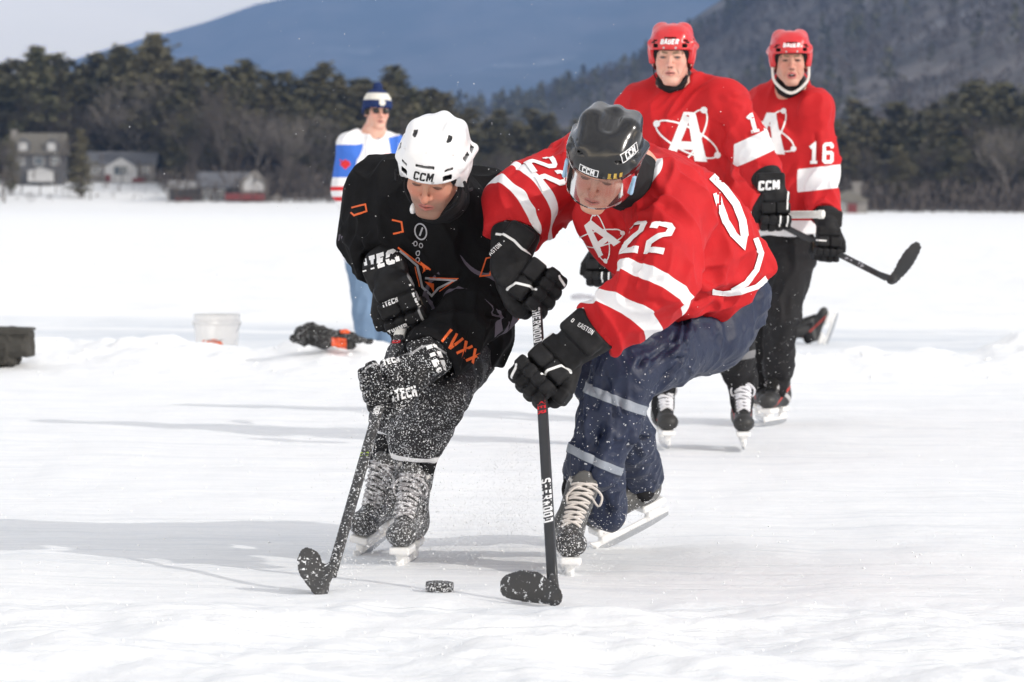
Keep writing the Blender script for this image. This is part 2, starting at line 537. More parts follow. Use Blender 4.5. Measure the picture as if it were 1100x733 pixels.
gl = 'dense pines of the tall wood behind the houses'
prof = [(0, 60), (40, 50), (80, 60), (130, 48), (165, 38), (190, 58), (240, 70), (260, 64), (300, 75), (340, 68), (380, 74), (420, 72), (455, 84), (475, 96), (495, 112),
        (520, 118), (560, 112), (600, 116), (640, 108), (700, 112), (760, 112), (830, 112), (900, 110), (940, 104), (975, 112), (1000, 108), (1040, 88), (1060, 84), (1100, 92)]
def prof_y(px): return float(np.interp(px, [p[0] for p in prof], [p[1] for p in prof]))
special = [(165, 38, 548, 1.15, 1, 'tallest dark pine standing above the left wood'),
           (40, 50, 545, 1.2, 0, 'broad dark pine above the grey house at the far left'),
           (130, 49, 552, 1.0, 4, 'second tallest pine just left of the tallest one'),
           (262, 64, 548, 1.1, 0, 'pointed pine in the middle of the left wood'),
           (345, 68, 550, 1.15, 3, 'round topped pine left of the spectator'),
           (424, 71, 552, 1.1, 1, 'pine rising right behind the white helmet'),
           (480, 99, 556, 1.0, 4, 'last pine at the falling right end of the left wood'),
           (1005, 118, 540, 1.35, 2, 'dark pointed spruce beyond the raised stick blade'),
           (1048, 86, 560, 1.3, 0, 'tall olive pine near the right edge of the picture')]
for px, ty, Y, wd, ix, lb in special:
    plant('pine', px, ty, Y, wd, lb, idx=ix)
for px in np.arange(-40, 500, 13.0):
    for row, (Y, dy) in enumerate(((560, 3), (540, 16), (530, 40))):
        q = px + rng.normal() * 5
        if row == 2 and rng.random() < 0.5: continue
        if q < 190:
            if row == 2: continue
            Y += 18
        plant('pine', q, prof_y(np.clip(q, 0, 1100)) + dy + abs(rng.normal()) * 9, Y + rng.normal() * 4, 1.15 + 0.3 * rng.random(),
              'dark pine packed into the wood behind the left shore', group=gl)
gr = 'dense pines of the wood along the right shore'
for px in np.arange(500, 1150, 14.0):
    for row, (Y, dy) in enumerate(((600, -2), (560, 16), (530, 44))):
        q = px + rng.normal() * 6
        if rng.random() < (0.05, 0.15, 0.3)[row]: continue
        plant('pine', q, prof_y(np.clip(q, 0, 1100)) + dy + abs(rng.normal()) * 14, Y + rng.normal() * 5, 1.2 + 0.4 * rng.random(),
              'dark conifer packed into the wood behind the right shore', group=gr)
gb = 'grey bare trees at the front of the far wood'
sb = [(275, 122, 518, 'pale forked bare tree right of the lakeside house', 3), (235, 100, 520, 'tall grey bare tree just above the lakeside house', 1),
      (308, 130, 517, 'slim pale bare tree between lakeside house and spectator', 3), (1082, 140, 518, 'pale bare tree at the right edge of the shore', 3)]
for px, ty, Y, lb, ix in sb:
    plant('bare', px, ty, Y, 0.9, lb, idx=ix)
for px in np.concatenate([np.arange(190, 500, 12.0), np.arange(500, 1130, 17.0), np.arange(-20, 185, 22.0)]):
    q = px + rng.normal() * 4
    base = prof_y(np.clip(q, 0, 1100))
    yy = 518 + 16 * rng.random() if q > 190 else 545
    ty = base + 44 + 50 * rng.random()
    plant('bare', q, ty, yy, 0.9 + 0.4 * rng.random(), 'bare grey tree among the pines along the shore', group=gb)
# undergrowth at the waterline
V, q = [], []
k = 15000
r2 = np.random.default_rng(5)
x = P(0, 200, 515)[0] + r2.random(k) * 175.0 - 6
x0 = P(185, 200, 515)[0]
keep = (x > x0 + 1) | (r2.random(k) < 0.04)
x = x[keep]; k = len(x)
Y = 509 + 30 * r2.random(k) ** 1.3
z = land(x, Y) + 0.1 + 4.5 * r2.random(k) ** 1.6
cen = np.stack([x, Y, z], 1)
ux = rand_dirs(k, r2) * np.array([0.35, 0.35, 1.0]) * 0.9
uy = np.cross(ux, rand_dirs(k, r2)); uy = uy / (np.linalg.norm(uy, axis=1, keepdims=True) + 1e-9) * 0.10
sv = merge([quads_from(cen, ux, uy)])
tag(np_mesh('undergrowth', sv[0], sv[1], BARE, smooth=False), kind='stuff')

# ------------------------------------------------------------------ hills and mountain with their forest
def hill(name, fn, xr, yr, nx, ny, mat):
    xs = np.linspace(*xr, nx); yy = np.linspace(*yr, ny)
    X, Y = np.meshgrid(xs, yy)
    return grid_mesh(name, X, Y, fn(X, Y), mat)

def right_hill(x, y):
    p = np.stack([np.ravel(x), np.ravel(y), np.zeros(np.size(x))], 1)
    n = fbm(p / 330.0, 81, 4).reshape(np.shape(x)); n2 = fbm(p / 900.0, 88, 2).reshape(np.shape(x))
    u = (x + 20) / 900.0
    top = 430 * (1 / (1 + np.exp(-(x - 245) / 105.0)))
    rise = np.clip((y - 700) / 1500.0, 0, 1); rise = rise * rise * (3 - 2 * rise)
    return -2 + top * rise * (1 + 0.10 * n2) + 26 * n * rise + 8 * rise

def far_mountain(x, y):
    p = np.stack([np.ravel(x), np.ravel(y), np.zeros(np.size(x))], 1)
    n = fbm(p / 1500.0, 91, 5, 0.55).reshape(np.shape(x))
    cx, cy = 365.0, 9500.0
    px_ = (x - cx) / 1900.0
    top = 760.0 * np.exp(-np.abs(px_) ** 1.75)
    rise = np.clip((y - 7000) / 2500.0, 0, 1); rise = rise ** 1.2
    return -5 + top * rise * (1 + 0.06 * n) + 60 * n * rise * np.exp(-np.abs(px_) ** 2) + 95 * rise

def forest_floor(name, ca, cb, sc, snowy=0.5):
    m = Mat(name, 0.9, 0.1)
    a = m.ramp(m.noise(sc, 6, 0.7), [(0.4, 0.0), (0.6, 1.0)])
    c = m.mix(a, ca, cb)
    s = m.ramp(m.noise(sc * 0.35, 5, 0.7), [(snowy, 0.0), (snowy + 0.12, 0.75)])
    m.color(m.mix(s, c, (0.42, 0.43, 0.46)))
    return m.m
HILL = forest_floor('forest_floor', (0.075, 0.07, 0.065), (0.17, 0.155, 0.145), 0.02, 0.60)
MTN = forest_floor('mountain_forest', (0.07, 0.08, 0.065), (0.13, 0.13, 0.12), 0.004, 0.66)
tag(hill('hill', right_hill, (-900, 1500), (640, 3200), 220, 200, HILL), kind='structure')
tag(hill('mountain', far_mountain, (-7000, 7500), (7000, 12500), 240, 110, MTN), kind='structure')

def scatter_forest(name, n, xr, yr, hfn, conifer_share, mat_c, mat_b, seed, visible_px=(-60, 1160), hs=(9, 17)):
    r = np.random.default_rng(seed)
    x = r.uniform(*xr, n); y = yr[0] + (yr[1] - yr[0]) * r.random(n) ** 0.8
    px = 550 + x / y * 3500
    k = (px > visible_px[0]) & (px < visible_px[1])
    x, y = x[k], y[k]
    z = hfn(x, y)
    pz = fbm(np.stack([x, y, 0 * x], 1) / 170.0, seed + 3, 3) + 0.35 * r.normal(size=len(x))
    con = pz > np.quantile(pz, 1 - conifer_share)
    out = []
    for kind, sel in (('c', con), ('b', ~con)):
        X, Y, Z = x[sel], y[sel], z[sel]; m_ = len(X); h = r.uniform(*hs, m_) * (1 if kind == 'c' else 0.8)
        K = 34 if kind == 'c' else 26
        t = r.random((m_, K)); a = r.random((m_, K)) * 6.28
        if kind == 'c':
            rad = (0.20 * (1 - t) + 0.02) * (0.5 + 0.7 * r.random((m_, K)))
            sz = 0.075 * (0.7 + 0.6 * r.random((m_, K))); ez = 0.6
        else:
            t = 0.35 + 0.65 * t
            rad = 0.30 * np.sqrt(np.clip(1 - ((t - 0.62) / 0.42) ** 2, 0.02, 1)) * r.random((m_, K)) ** 0.5
            sz = 0.10 * (0.7 + 0.6 * r.random((m_, K))); ez = 1.0
        C = np.stack([X[:, None] + h[:, None] * rad * np.cos(a), Y[:, None] + h[:, None] * rad * np.sin(a), Z[:, None] + h[:, None] * t], 2).reshape(-1, 3)
        S = (h[:, None] * sz).reshape(-1)
        ux = rand_dirs(len(C), r); uy = np.cross(ux, rand_dirs(len(C), r)); uy /= np.linalg.norm(uy, axis=1, keepdims=True) + 1e-9
        if kind == 'b':
            ux = ux * np.array([0.5, 0.5, 1]) * 1.3; uy = uy * 0.22
        V, q = quads_from(C, ux * S[:, None], uy * S[:, None] * ez)
        ob = np_mesh(name, V, q, mat_c if kind == 'c' else mat_b, smooth=False)
        tag(ob, kind='stuff')
    return out
scatter_forest('hillside_forest', 9000, (-420, 560), (750, 2300), right_hill, 0.42, PINE, BARE, 400)

# the same woods going on along the shore outside the picture
flat_land = lambda x, y: land(x, y)
scatter_forest('shore_forest', 900, (-420, -84), (520, 640), flat_land, 0.6, PINE, BARE, 500, visible_px=(-3000, -30), hs=(14, 26))
scatter_forest('shore_forest', 900, (88, 420), (520, 640), flat_land, 0.6, PINE, BARE, 510, visible_px=(1150, 4000), hs=(12, 20))

# ------------------------------------------------------------------ houses on the far shore
def bm_obj(name, build, mat, parent=None, smooth=False):
    bm = bmesh.new(); build(bm)
    me = bpy.data.meshes.new(name); bm.normal_update(); bm.to_mesh(me); bm.free()
    me.materials.append(mat)
    if smooth:
        for p in me.polygons: p.use_smooth = True
    o = bpy.data.objects.new(name, me)
    link(o, parent); return o

def b_box(bm, lo, hi):
    vs = [bm.verts.new((x, y, z)) for x in (lo[0], hi[0]) for y in (lo[1], hi[1]) for z in (lo[2], hi[2])]
    for f in ((0, 1, 3, 2), (4, 6, 7, 5), (0, 4, 5, 1), (2, 3, 7, 6), (0, 2, 6, 4), (1, 5, 7, 3)):
        bm.faces.new([vs[i] for i in f])

def b_prism(bm, pts, axis, a, b):
    """extrude a 2D outline (in the two other axes) from a to b along axis (0 = x, 1 = y)"""
    def mk(p, t): return (t, p[0], p[1]) if axis == 0 else (p[0], t, p[1])
    A = [bm.verts.new(mk(p, a)) for p in pts]; B = [bm.verts.new(mk(p, b)) for p in pts]
    bm.faces.new(A); bm.faces.new(B[::-1])
    n = len(pts)
    for i in range(n):
        bm.faces.new([A[i], B[i], B[(i + 1) % n], A[(i + 1) % n]])

def house_window(root, x, z, w, h, y=-0.08, frame=None):
    fr = bm_obj('window', lambda bm: [b_box(bm, (x - w / 2 - .14, y - .06, z - h / 2 - .14), (x + w / 2 + .14, y + .02, z - h / 2)),
                                      b_box(bm, (x - w / 2 - .14, y - .06, z + h / 2), (x + w / 2 + .14, y + .02, z + h / 2 + .14)),
                                      b_box(bm, (x - w / 2 - .14, y - .055, z - h / 2), (x - w / 2, y + .02, z + h / 2)),
                                      b_box(bm, (x + w / 2, y - .055, z - h / 2), (x + w / 2 + .14, y + .02, z + h / 2)),
                                      b_box(bm, (x - .04, y - .05, z - h / 2), (x + .04, y + .02, z + h / 2))], frame or H_WHITE, root)
    bm_obj('pane', lambda bm: b_box(bm, (x - w / 2, y - .02, z - h / 2), (x + w / 2, y + .0, z + h / 2)), H_GLASS, fr)

H_WHITE = plain('white_trim', (0.50, 0.50, 0.50), 0.6)
H_GLASS = Mat('window_glass', 0.08, 0.8).color((0.10, 0.12, 0.14)).m
H_GREY = plain('grey_siding', (0.10, 0.10, 0.105), 0.8)
H_DARK = plain('dark_siding', (0.07, 0.068, 0.07), 0.8)
H_ROOFT = plain('tan_shingles', (0.15, 0.14, 0.12), 0.85)
H_ROOFD = plain('dark_shingles', (0.13, 0.135, 0.15), 0.85)
H_RED = plain('red_siding', (0.16, 0.035, 0.035), 0.7)
H_STONE = plain('pale_stone', (0.24, 0.225, 0.21), 0.9)

def place(name, px, base_py, Y, rz=0):
    p = P(px, base_py, Y)
    root = empty(name, p); root.rotation_euler = (0, 0, rz)
    return root

# grey house with two dormers, far left
r = place('house', 42, 189, 535); r.scale = (0.84, 0.84, 0.84)
W = 6.0
bm_obj('wall', lambda bm: b_box(bm, (-5.6, 0, -2.5), (4.6, 7, 4.6)), H_GREY, r)
rf = bm_obj('roof', lambda bm: b_prism(bm, [(-0.7, 4.4), (3.6, 8.4), (7.7, 4.4), (7.7, 4.2), (-0.7, 4.2)], 0, -6.0, 5.0), H_ROOFT, r)
bm_obj('chimney', lambda bm: b_box(bm, (-5.9, 2.6, 4.5), (-4.8, 4.0, 9.0)), H_STONE, rf)
for x in (-3.1, 2.5):
    d = bm_obj('dormer', lambda bm: b_prism(bm, [(x - 1.3, 4.5), (x - 1.3, 6.4), (x, 7.4), (x + 1.3, 6.4), (x + 1.3, 4.5)], 1, -0.4, 3.0), H_GREY, r)
    bm_obj('pane', lambda bm: b_box(bm, (x - 0.8, -0.5, 4.9), (x + 0.8, -0.42, 6.4)), H_WHITE, d)
for x, z, w, h in ((-3.6, 2.8, 1.3, 1.2), (3.2, 2.9, 1.5, 1.3), (0, 2.9, 1.6, 1.6)):
    house_window(r, x, z, w, h)
bm_obj('porch', lambda bm: [b_box(bm, (-1.9, -2.2, -1.2), (2.9, -0.1, 0.9)), b_prism(bm, [(-2.2, 0.9), (0.5, 1.5), (3.2, 0.9)], 1, -2.4, -0.1)], H_WHITE, r)
tag(r, 'grey house with tan roof and two dormers above the snowy yard', 'house')
# low white house
r = place('house', 131, 190, 540)
bm_obj('wall', lambda bm: b_box(bm, (-5.8, 0, -1.5), (5.4, 6, 2.1)), H_STONE, r)
bm_obj('roof', lambda bm: b_prism(bm, [(-0.6, 2.1), (3.0, 4.2), (6.6, 2.1)], 0, -6.2, 5.8), H_ROOFD, r)
bm_obj('gable', lambda bm: b_prism(bm, [(-2.6, -1.0), (-2.6, 1.6), (0, 3.1), (2.6, 1.6), (2.6, -1.0)], 1, -1.6, -0.02), H_WHITE, r)
bm_obj('shutter', lambda bm: b_box(bm, (-2.5, -1.7, -0.9), (-1.7, -1.62, 0.3)), H_RED, r)
bm_obj('shutter', lambda bm: b_box(bm, (1.9, -1.7, -0.9), (4.0, -1.62, -0.2)), H_RED, r)
house_window(r, 0, 1.0, 2.2, 1.4, -1.68)
house_window(r, 3.9, 1.1, 1.1, 1.0); house_window(r, -4.2, 1.0, 1.4, 1.1)
tag(r, 'low house with white gable front and red trim at the top of the yard', 'house')
# dark lakeside house
r = place('house', 254, 226, 512)
bm_obj('wall', lambda bm: b_box(bm, (-6.0, 0, -1), (2.4, 6, 3.6)), H_DARK, r)
bm_obj('roof', lambda bm: b_prism(bm, [(-0.5, 3.5), (3.0, 6.0), (6.5, 3.5)], 0, -6.4, 2.8), H_ROOFD, r)
bm_obj('wing', lambda bm: b_prism(bm, [(0.6, -1), (0.6, 4.4), (2.8, 6.2), (5.0, 4.4), (5.0, -1)], 1, -1.6, 4.0), H_STONE, r)
bm_obj('gable', lambda bm: b_prism(bm, [(1.2, 3.0), (1.2, 4.2), (2.8, 5.5), (4.4, 4.2), (4.4, 3.0)], 1, -1.75, -1.61), H_WHITE, r)
bm_obj('deck', lambda bm: b_box(bm, (-1.5, -3.0, 1.6), (4.6, -1.62, 2.6)), H_RED, r)
bm_obj('garage', lambda bm: b_box(bm, (-10.5, -0.5, -1), (-6.05, 4.0, 3.3)), H_DARK, r)
bm_obj('garage_roof', lambda bm: b_prism(bm, [(-1.2, 3.3), (1.8, 4.6), (4.8, 3.3)], 0, -10.9, -6.0), H_WHITE, r)
bm_obj('door', lambda bm: b_box(bm, (-9.6, -0.6, -0.5), (-7.0, -0.52, 2.0)), H_RED, r)
for x, z, w, h in ((-4.6, 2.4, 1.3, 1.5), (-2.6, 2.4, 1.3, 1.5)): house_window(r, x, z, w, h)
house_window(r, 2.8, 0.4, 2.2, 1.4, -1.68)
bm_obj('shed', lambda bm: b_prism(bm, [(5.1, -1), (5.1, 1.8), (6.3, 2.6), (7.5, 1.8), (7.5, -1)], 1, -1.0, 2.0), H_STONE, r)
tag(r, 'dark house with red deck and white gable right at the lake edge', 'house')
# cabin on the right shore
r = place('house', 912, 229, 505)
bm_obj('wall', lambda bm: b_box(bm, (-2.8, 0, -1), (2.8, 5, 2.0)), H_STONE, r)
bm_obj('roof', lambda bm: b_prism(bm, [(-3.2, 1.9), (0, 3.6), (3.2, 1.9)], 1, -0.6, 5.4), H_ROOFT, r)
bm_obj('door', lambda bm: b_box(bm, (-0.2, -0.08, -0.4), (1.2, -0.02, 1.5)), H_RED, r)
house_window(r, -1.5, 0.9, 1.1, 1.0)
bm_obj('chimney', lambda bm: [b_box(bm, (0.8, 2, 2.5), (2.0, 3.2, 4.4)), b_box(bm, (0.6, 1.8, 4.4), (2.2, 3.4, 4.8))], H_STONE, r)
tag(r, 'small pale cabin with red door on the right shore beside the player', 'cabin')
# snow bank of the right shore and small yard trees
plant('pine', 86, 138, 516, 1.0, 'small lone conifer standing in the snowy yard by the houses', idx=2)
plant('pine', 12, 150, 520, 0.8, 'thin conifer standing in front of the left corner of the grey house', idx=4)
plant('bare', 60, 148, 522, 0.8, 'bare tree in front of the right half of the grey house', idx=0)
plant('bare', 5, 150, 508, 1.0, 'bare shrubby tree at the far left end of the yard', idx=0)
plant('bare', 33, 205, 508, 0.8, 'low bare bush on the snowy slope below the grey house', idx=2, cat='bush', name='bush')

for i, px in enumerate((4, 178, 188, 196, 204, 300, 318, 336)):
    plant('bare', px, (180, 186, 178, 190, 200, 180, 170, 180)[i], 507.5 + i * 0.6, 1.3, ('tangled grey bush standing on the lake edge below the houses'), cat='bush', name='bush', idx=i % 3, group='grey bushes along the lake edge below the houses')

# ------------------------------------------------------------------ smooth solid modelling (distance fields -> one continuous mesh)
def nrm(v):
    v = np.asarray(v, float); return v / (np.linalg.norm(v) + 1e-12)

class Frame:
    """local x = person's right, y = forward, z = up"""
    def __init__(self, o=(0, 0, 0), fwd=(0, 1, 0), up=(0, 0, 1)):
        self.o = np.asarray(o, float)
        y = nrm(fwd); z = np.asarray(up, float); z = nrm(z - y * z.dot(y)); x = np.cross(y, z)
        self.R = np.stack([x, y, z], 1)
    def w(self, p): return self.o + self.R @ np.asarray(p, float)
    def d(self, v): return self.R @ np.asarray(v, float)
    def loc(self, P_): return (np.asarray(P_, float) - self.o) @ self.R

WORLD_F = Frame()

def smin(a, b, k):
    if k <= 0: return np.minimum(a, b)
    h = np.clip(0.5 + 0.5 * (b - a) / k, 0, 1)
    return b + (a - b) * h - k * h * (1 - h)

def smax(a, b, k): return -smin(-a, -b, k)

class Sdf:
    def __init__(self, f=None):
        self.ops = []; self.f = f or WORLD_F
        self.k = 0.02
    def _add(self, fn, lo, hi, mode, k):
        self.ops.append((fn, np.asarray(lo, float), np.asarray(hi, float), mode, k))
    # primitives take coordinates of the current frame
    def cone(self, a, b, ra, rb, k=None, mode='+', flat=None):
        """tapered capsule; flat = (direction, scale) squeezes the section along direction"""
        a = self.f.w(a); b = self.f.w(b); k = self.k if k is None else k
        n = None
        if flat is not None:
            n = self.f.d(nrm(flat[0])); s = flat[1]
        def fn(X, Y, Z):
            qx, qy, qz = X - a[0], Y - a[1], Z - a[2]
            v = b - a
            if n is not None:
                t = (qx * n[0] + qy * n[1] + qz * n[2]) * (1 / s - 1)
                qx, qy, qz = qx + n[0] * t, qy + n[1] * t, qz + n[2] * t
                v = v + n * (v.dot(n)) * (1 / s - 1)
            vv = v.dot(v) + 1e-12
            h = np.clip((qx * v[0] + qy * v[1] + qz * v[2]) / vv, 0, 1)
            d = np.sqrt((qx - h * v[0]) ** 2 + (qy - h * v[1]) ** 2 + (qz - h * v[2]) ** 2) - (ra + (rb - ra) * h)
            return d * (s if n is not None and s < 1 else 1.0) ** 0.5
        r = max(ra, rb) * (max(1, flat[1]) if flat else 1)
        self._add(fn, np.minimum(a, b) - r, np.maximum(a, b) + r, mode, k); return self
    def ball(self, c, r, k=None, mode='+'): return self.cone(c, c, r, r, k, mode)
    def ell(self, c, r, k=None, mode='+', rot=None):
        """ellipsoid; rot = (forward, up) of its own axes inside the frame"""
        c = self.f.w(c); r = np.asarray(r, float); k = self.k if k is None else k
        R = self.f.R if rot is None else self.f.R @ Frame(fwd=rot[0], up=rot[1]).R
        def fn(X, Y, Z):
            x, y, z = X - c[0], Y - c[1], Z - c[2]
            u = (x * R[0, 0] + y * R[1, 0] + z * R[2, 0]) / r[0]
            v = (x * R[0, 1] + y * R[1, 1] + z * R[2, 1]) / r[1]
            w = (x * R[0, 2] + y * R[1, 2] + z * R[2, 2]) / r[2]
            k0 = np.sqrt(u * u + v * v + w * w); k1 = np.sqrt((u / r[0]) ** 2 + (v / r[1]) ** 2 + (w / r[2]) ** 2) + 1e-9
            return k0 * (k0 - 1) / k1
        m = r.max()
        e = np.sqrt(((R * r) ** 2).sum(1))
        self._add(fn, c - e, c + e, mode, k); return self
    def box(self, c, half, rnd=0.01, k=None, mode='+', rot=None):
        c = self.f.w(c); hf = np.asarray(half, float) - rnd; k = self.k if k is None else k
        R = self.f.R if rot is None else self.f.R @ Frame(fwd=rot[0], up=rot[1]).R
        def fn(X, Y, Z):
            x, y, z = X - c[0], Y - c[1], Z - c[2]
            u = np.abs(x * R[0, 0] + y * R[1, 0] + z * R[2, 0]) - hf[0]
            v = np.abs(x * R[0, 1] + y * R[1, 1] + z * R[2, 1]) - hf[1]
            w = np.abs(x * R[0, 2] + y * R[1, 2] + z * R[2, 2]) - hf[2]
            o = np.sqrt(np.maximum(u, 0) ** 2 + np.maximum(v, 0) ** 2 + np.maximum(w, 0) ** 2)
            return o + np.minimum(np.maximum(np.maximum(u, v), w), 0) - rnd
        e = np.abs(R) @ np.asarray(half, float)
        self._add(fn, c - e, c + e, mode, k); return self
    def sub(self, other, k=0.003, mode='+'):
        """a separately blended group joined to this one"""
        lo, hi = other.bounds()
        def fn(X, Y, Z):
            F = np.full(np.broadcast(X, Y, Z).shape, 0.5, np.float32)
            for f_, l_, h_, m_, k_ in other.ops:
                d = f_(X, Y, Z)
                F = smin(F, d, k_) if m_ == '+' else smax(F, -d, k_) if m_ == '-' else smax(F, d, k_)
            return F
        self._add(fn, lo - 0.01, hi + 0.01, mode, k); return self
    def cut(self, fn_local, k=0.004):
        """keep only where fn_local(x, y, z) < 0"""
        f = self.f
        def fn(X, Y, Z):
            x, y, z = X - f.o[0], Y - f.o[1], Z - f.o[2]; R = f.R
            return fn_local(x * R[0, 0] + y * R[1, 0] + z * R[2, 0], x * R[0, 1] + y * R[1, 1] + z * R[2, 1], x * R[0, 2] + y * R[1, 2] + z * R[2, 2])
        self._add(fn, (-1e9,) * 3, (1e9,) * 3, '&', k); return self
    def plane(self, p, n, k=0.004):
        """cut away the side the normal points to"""
        p = self.f.w(p); n = nrm(self.f.d(n))
        self._add(lambda X, Y, Z: (X - p[0]) * n[0] + (Y - p[1]) * n[1] + (Z - p[2]) * n[2], (-1e9,) * 3, (1e9,) * 3, '&', k); return self
    def bounds(self):
        lo = np.min([o[1] for o in self.ops if o[3] == '+'], 0); hi = np.max([o[2] for o in self.ops if o[3] == '+'], 0)
        return lo, hi
    def field(self, xs, ys, zs):
        F = np.full((len(xs), len(ys), len(zs)), 0.5, np.float32)
        for fn, lo, hi, mode, k in self.ops:
            m = k + 0.03
            sl = []
            for ax, g in enumerate((xs, ys, zs)):
                i0 = np.searchsorted(g, lo[ax] - m); i1 = np.searchsorted(g, hi[ax] + m)
                sl.append(slice(max(0, i0 - 1), min(len(g), i1 + 1)))
            sl = tuple(sl)
            if any(s.stop <= s.start for s in sl): continue
            X = xs[sl[0]][:, None, None].astype(np.float32); Y = ys[sl[1]][None, :, None].astype(np.float32); Z = zs[sl[2]][None, None, :].astype(np.float32)
            d = fn(X, Y, Z).astype(np.float32); A = F[sl]
            if mode == '+': F[sl] = smin(A, d, k)
            elif mode == '-': F[sl] = smax(A, -d, k)
            else: F[sl] = smax(A, np.broadcast_to(d, A.shape), k)
        return F
    def mesh(self, h, fine=None, smooth=1):
        """fine = (lo, hi, h2): box meshed with the finer step"""
        lo, hi = self.bounds(); ax = []
        for i in range(3):
            if fine is None:
                g = np.arange(lo[i] - 2 * h, hi[i] + 3 * h, h)
            else:
                fl, fh, h2 = max(fine[0][i], lo[i] - 2 * h), min(fine[1][i], hi[i] + 2 * h), fine[2]
                mid = np.arange(fl, fh, h2)
                a = fl - np.arange(1, max(0, int((fl - lo[i]) / h)) + 3) * h
                b = mid[-1] + np.arange(1, max(0, int((hi[i] - mid[-1]) / h)) + 3) * h
                g = np.concatenate([a[::-1], mid, b])
            ax.append(g)
        F = self.field(*ax)
        V, Q = surface_nets(F, *ax)
        for _ in range(smooth): V = relax(V, Q, 0.5)
        return V, Q

def surface_nets(F, xs, ys, zs):
    ins = F < 0
    nx, ny, nz = F.shape
    c = np.zeros((nx - 1, ny - 1, nz - 1), np.uint8)
    for a in (0, 1):
        for b in (0, 1):
            for d in (0, 1):
                c += ins[a:nx - 1 + a, b:ny - 1 + b, d:nz - 1 + d]
    act = (c > 0) & (c < 8)
    I = np.argwhere(act); n = len(I)
    index = np.full(act.shape, -1, np.int64); index[tuple(I.T)] = np.arange(n)
    acc = np.zeros((n, 3)); cnt = np.zeros(n)
    co = [(0, 0, 0), (1, 0, 0), (0, 1, 0), (1, 1, 0), (0, 0, 1), (1, 0, 1), (0, 1, 1), (1, 1, 1)]
    G_ = (xs, ys, zs)
    vals = [F[I[:, 0] + a, I[:, 1] + b, I[:, 2] + d] for a, b, d in co]
    pos = [np.stack([xs[I[:, 0] + a], ys[I[:, 1] + b], zs[I[:, 2] + d]], 1) for a, b, d in co]
    for i in range(8):
        for j in range(i + 1, 8):
            if sum(abs(co[i][q] - co[j][q]) for q in range(3)) != 1: continue
            s = (vals[i] < 0) != (vals[j] < 0)
            t = vals[i][s] / (vals[i][s] - vals[j][s])
            acc[s] += pos[i][s] + (pos[j][s] - pos[i][s]) * t[:, None]; cnt[s] += 1
    V = acc / np.maximum(cnt, 1)[:, None]
    quads = []
    for ax in range(3):
        u, v = [(1, 2), (2, 0), (0, 1)][ax]
        sh = list(F.shape)
        s0 = [slice(None)] * 3; s1 = [slice(None)] * 3
        s0[ax] = slice(0, sh[ax] - 1); s1[ax] = slice(1, sh[ax])
        E0, E1 = ins[tuple(s0)], ins[tuple(s1)]
        J = np.argwhere(E0 != E1)
        J = J[(J[:, u] > 0) & (J[:, v] > 0) & (J[:, u] < sh[u] - 1) & (J[:, v] < sh[v] - 1)]
        flip = E1[tuple(J.T)]
        def cell(du, dv):
            K = J.copy(); K[:, u] -= du; K[:, v] -= dv
            return index[tuple(K.T)]
        q = np.stack([cell(1, 1), cell(0, 1), cell(0, 0), cell(1, 0)], 1)
        q[flip] = q[flip][:, ::-1]
        quads.append(q)
    Q = np.concatenate(quads); Q = Q[(Q >= 0).all(1)]
    return V, Q

def relax(V, Q, f):
    acc = np.zeros_like(V); cnt = np.zeros(len(V))
    for a, b in ((0, 1), (1, 2), (2, 3), (3, 0)):
        for i, j in ((a, b), (b, a)):
            for k in range(3): acc[:, k] += np.bincount(Q[:, i], V[Q[:, j], k], len(V))
            cnt += np.bincount(Q[:, i], minlength=len(V))
    return V + f * (acc / np.maximum(cnt, 1)[:, None] - V)

def vnormals(V, Q):
    n = np.cross(V[Q[:, 2]] - V[Q[:, 0]], V[Q[:, 3]] - V[Q[:, 1]])
    N = np.zeros_like(V)
    for i in range(4):
        for k in range(3): N[:, k] += np.bincount(Q[:, i], n[:, k], len(V))
    return N / (np.linalg.norm(N, axis=1, keepdims=True) + 1e-12)

def seg_t(P_, a, b):
    """parameter along a-b (in metres from a) and distance from the line"""
    a = np.asarray(a, float); v = np.asarray(b, float) - a; L = np.linalg.norm(v); v = v / L
    t = (P_ - a) @ v
    return t, np.linalg.norm(P_ - a - t[:, None] * v, axis=1)

def seg_d(P_, a, b):
    a = np.asarray(a, float); b = np.asarray(b, float); v = b - a
    t = np.clip(((P_ - a) @ v) / (v @ v + 1e-12), 0, 1)
    return np.linalg.norm(P_ - a - t[:, None] * v, axis=1)

FOLD = 1.5
def folds(V, N, strokes=(), noise=()):
    """cloth relief: strokes = (a, b, half width, height), noise = (direction, along, across, height, seed)"""
    D = np.zeros(len(V))
    for a, b, w, hgt in strokes:
        D += FOLD * hgt * np.exp(-(seg_d(V, a, b) / w) ** 2)
    for d, al, ac, hgt, seed in noise:
        d = nrm(d); u = nrm(np.cross(d, (0.3, 0.2, 0.9))); v = np.cross(d, u)
        warp = vnoise(V * 5.0, seed + 50)[:, None] * 0.03
        W_ = V + warp
        q = np.stack([W_ @ d / al, W_ @ u / ac, W_ @ v / ac], 1)
        r = vnoise(q, seed)
        D += FOLD * hgt * (0.6 - 1.9 * np.abs(r))
    return V + N * D[:, None]

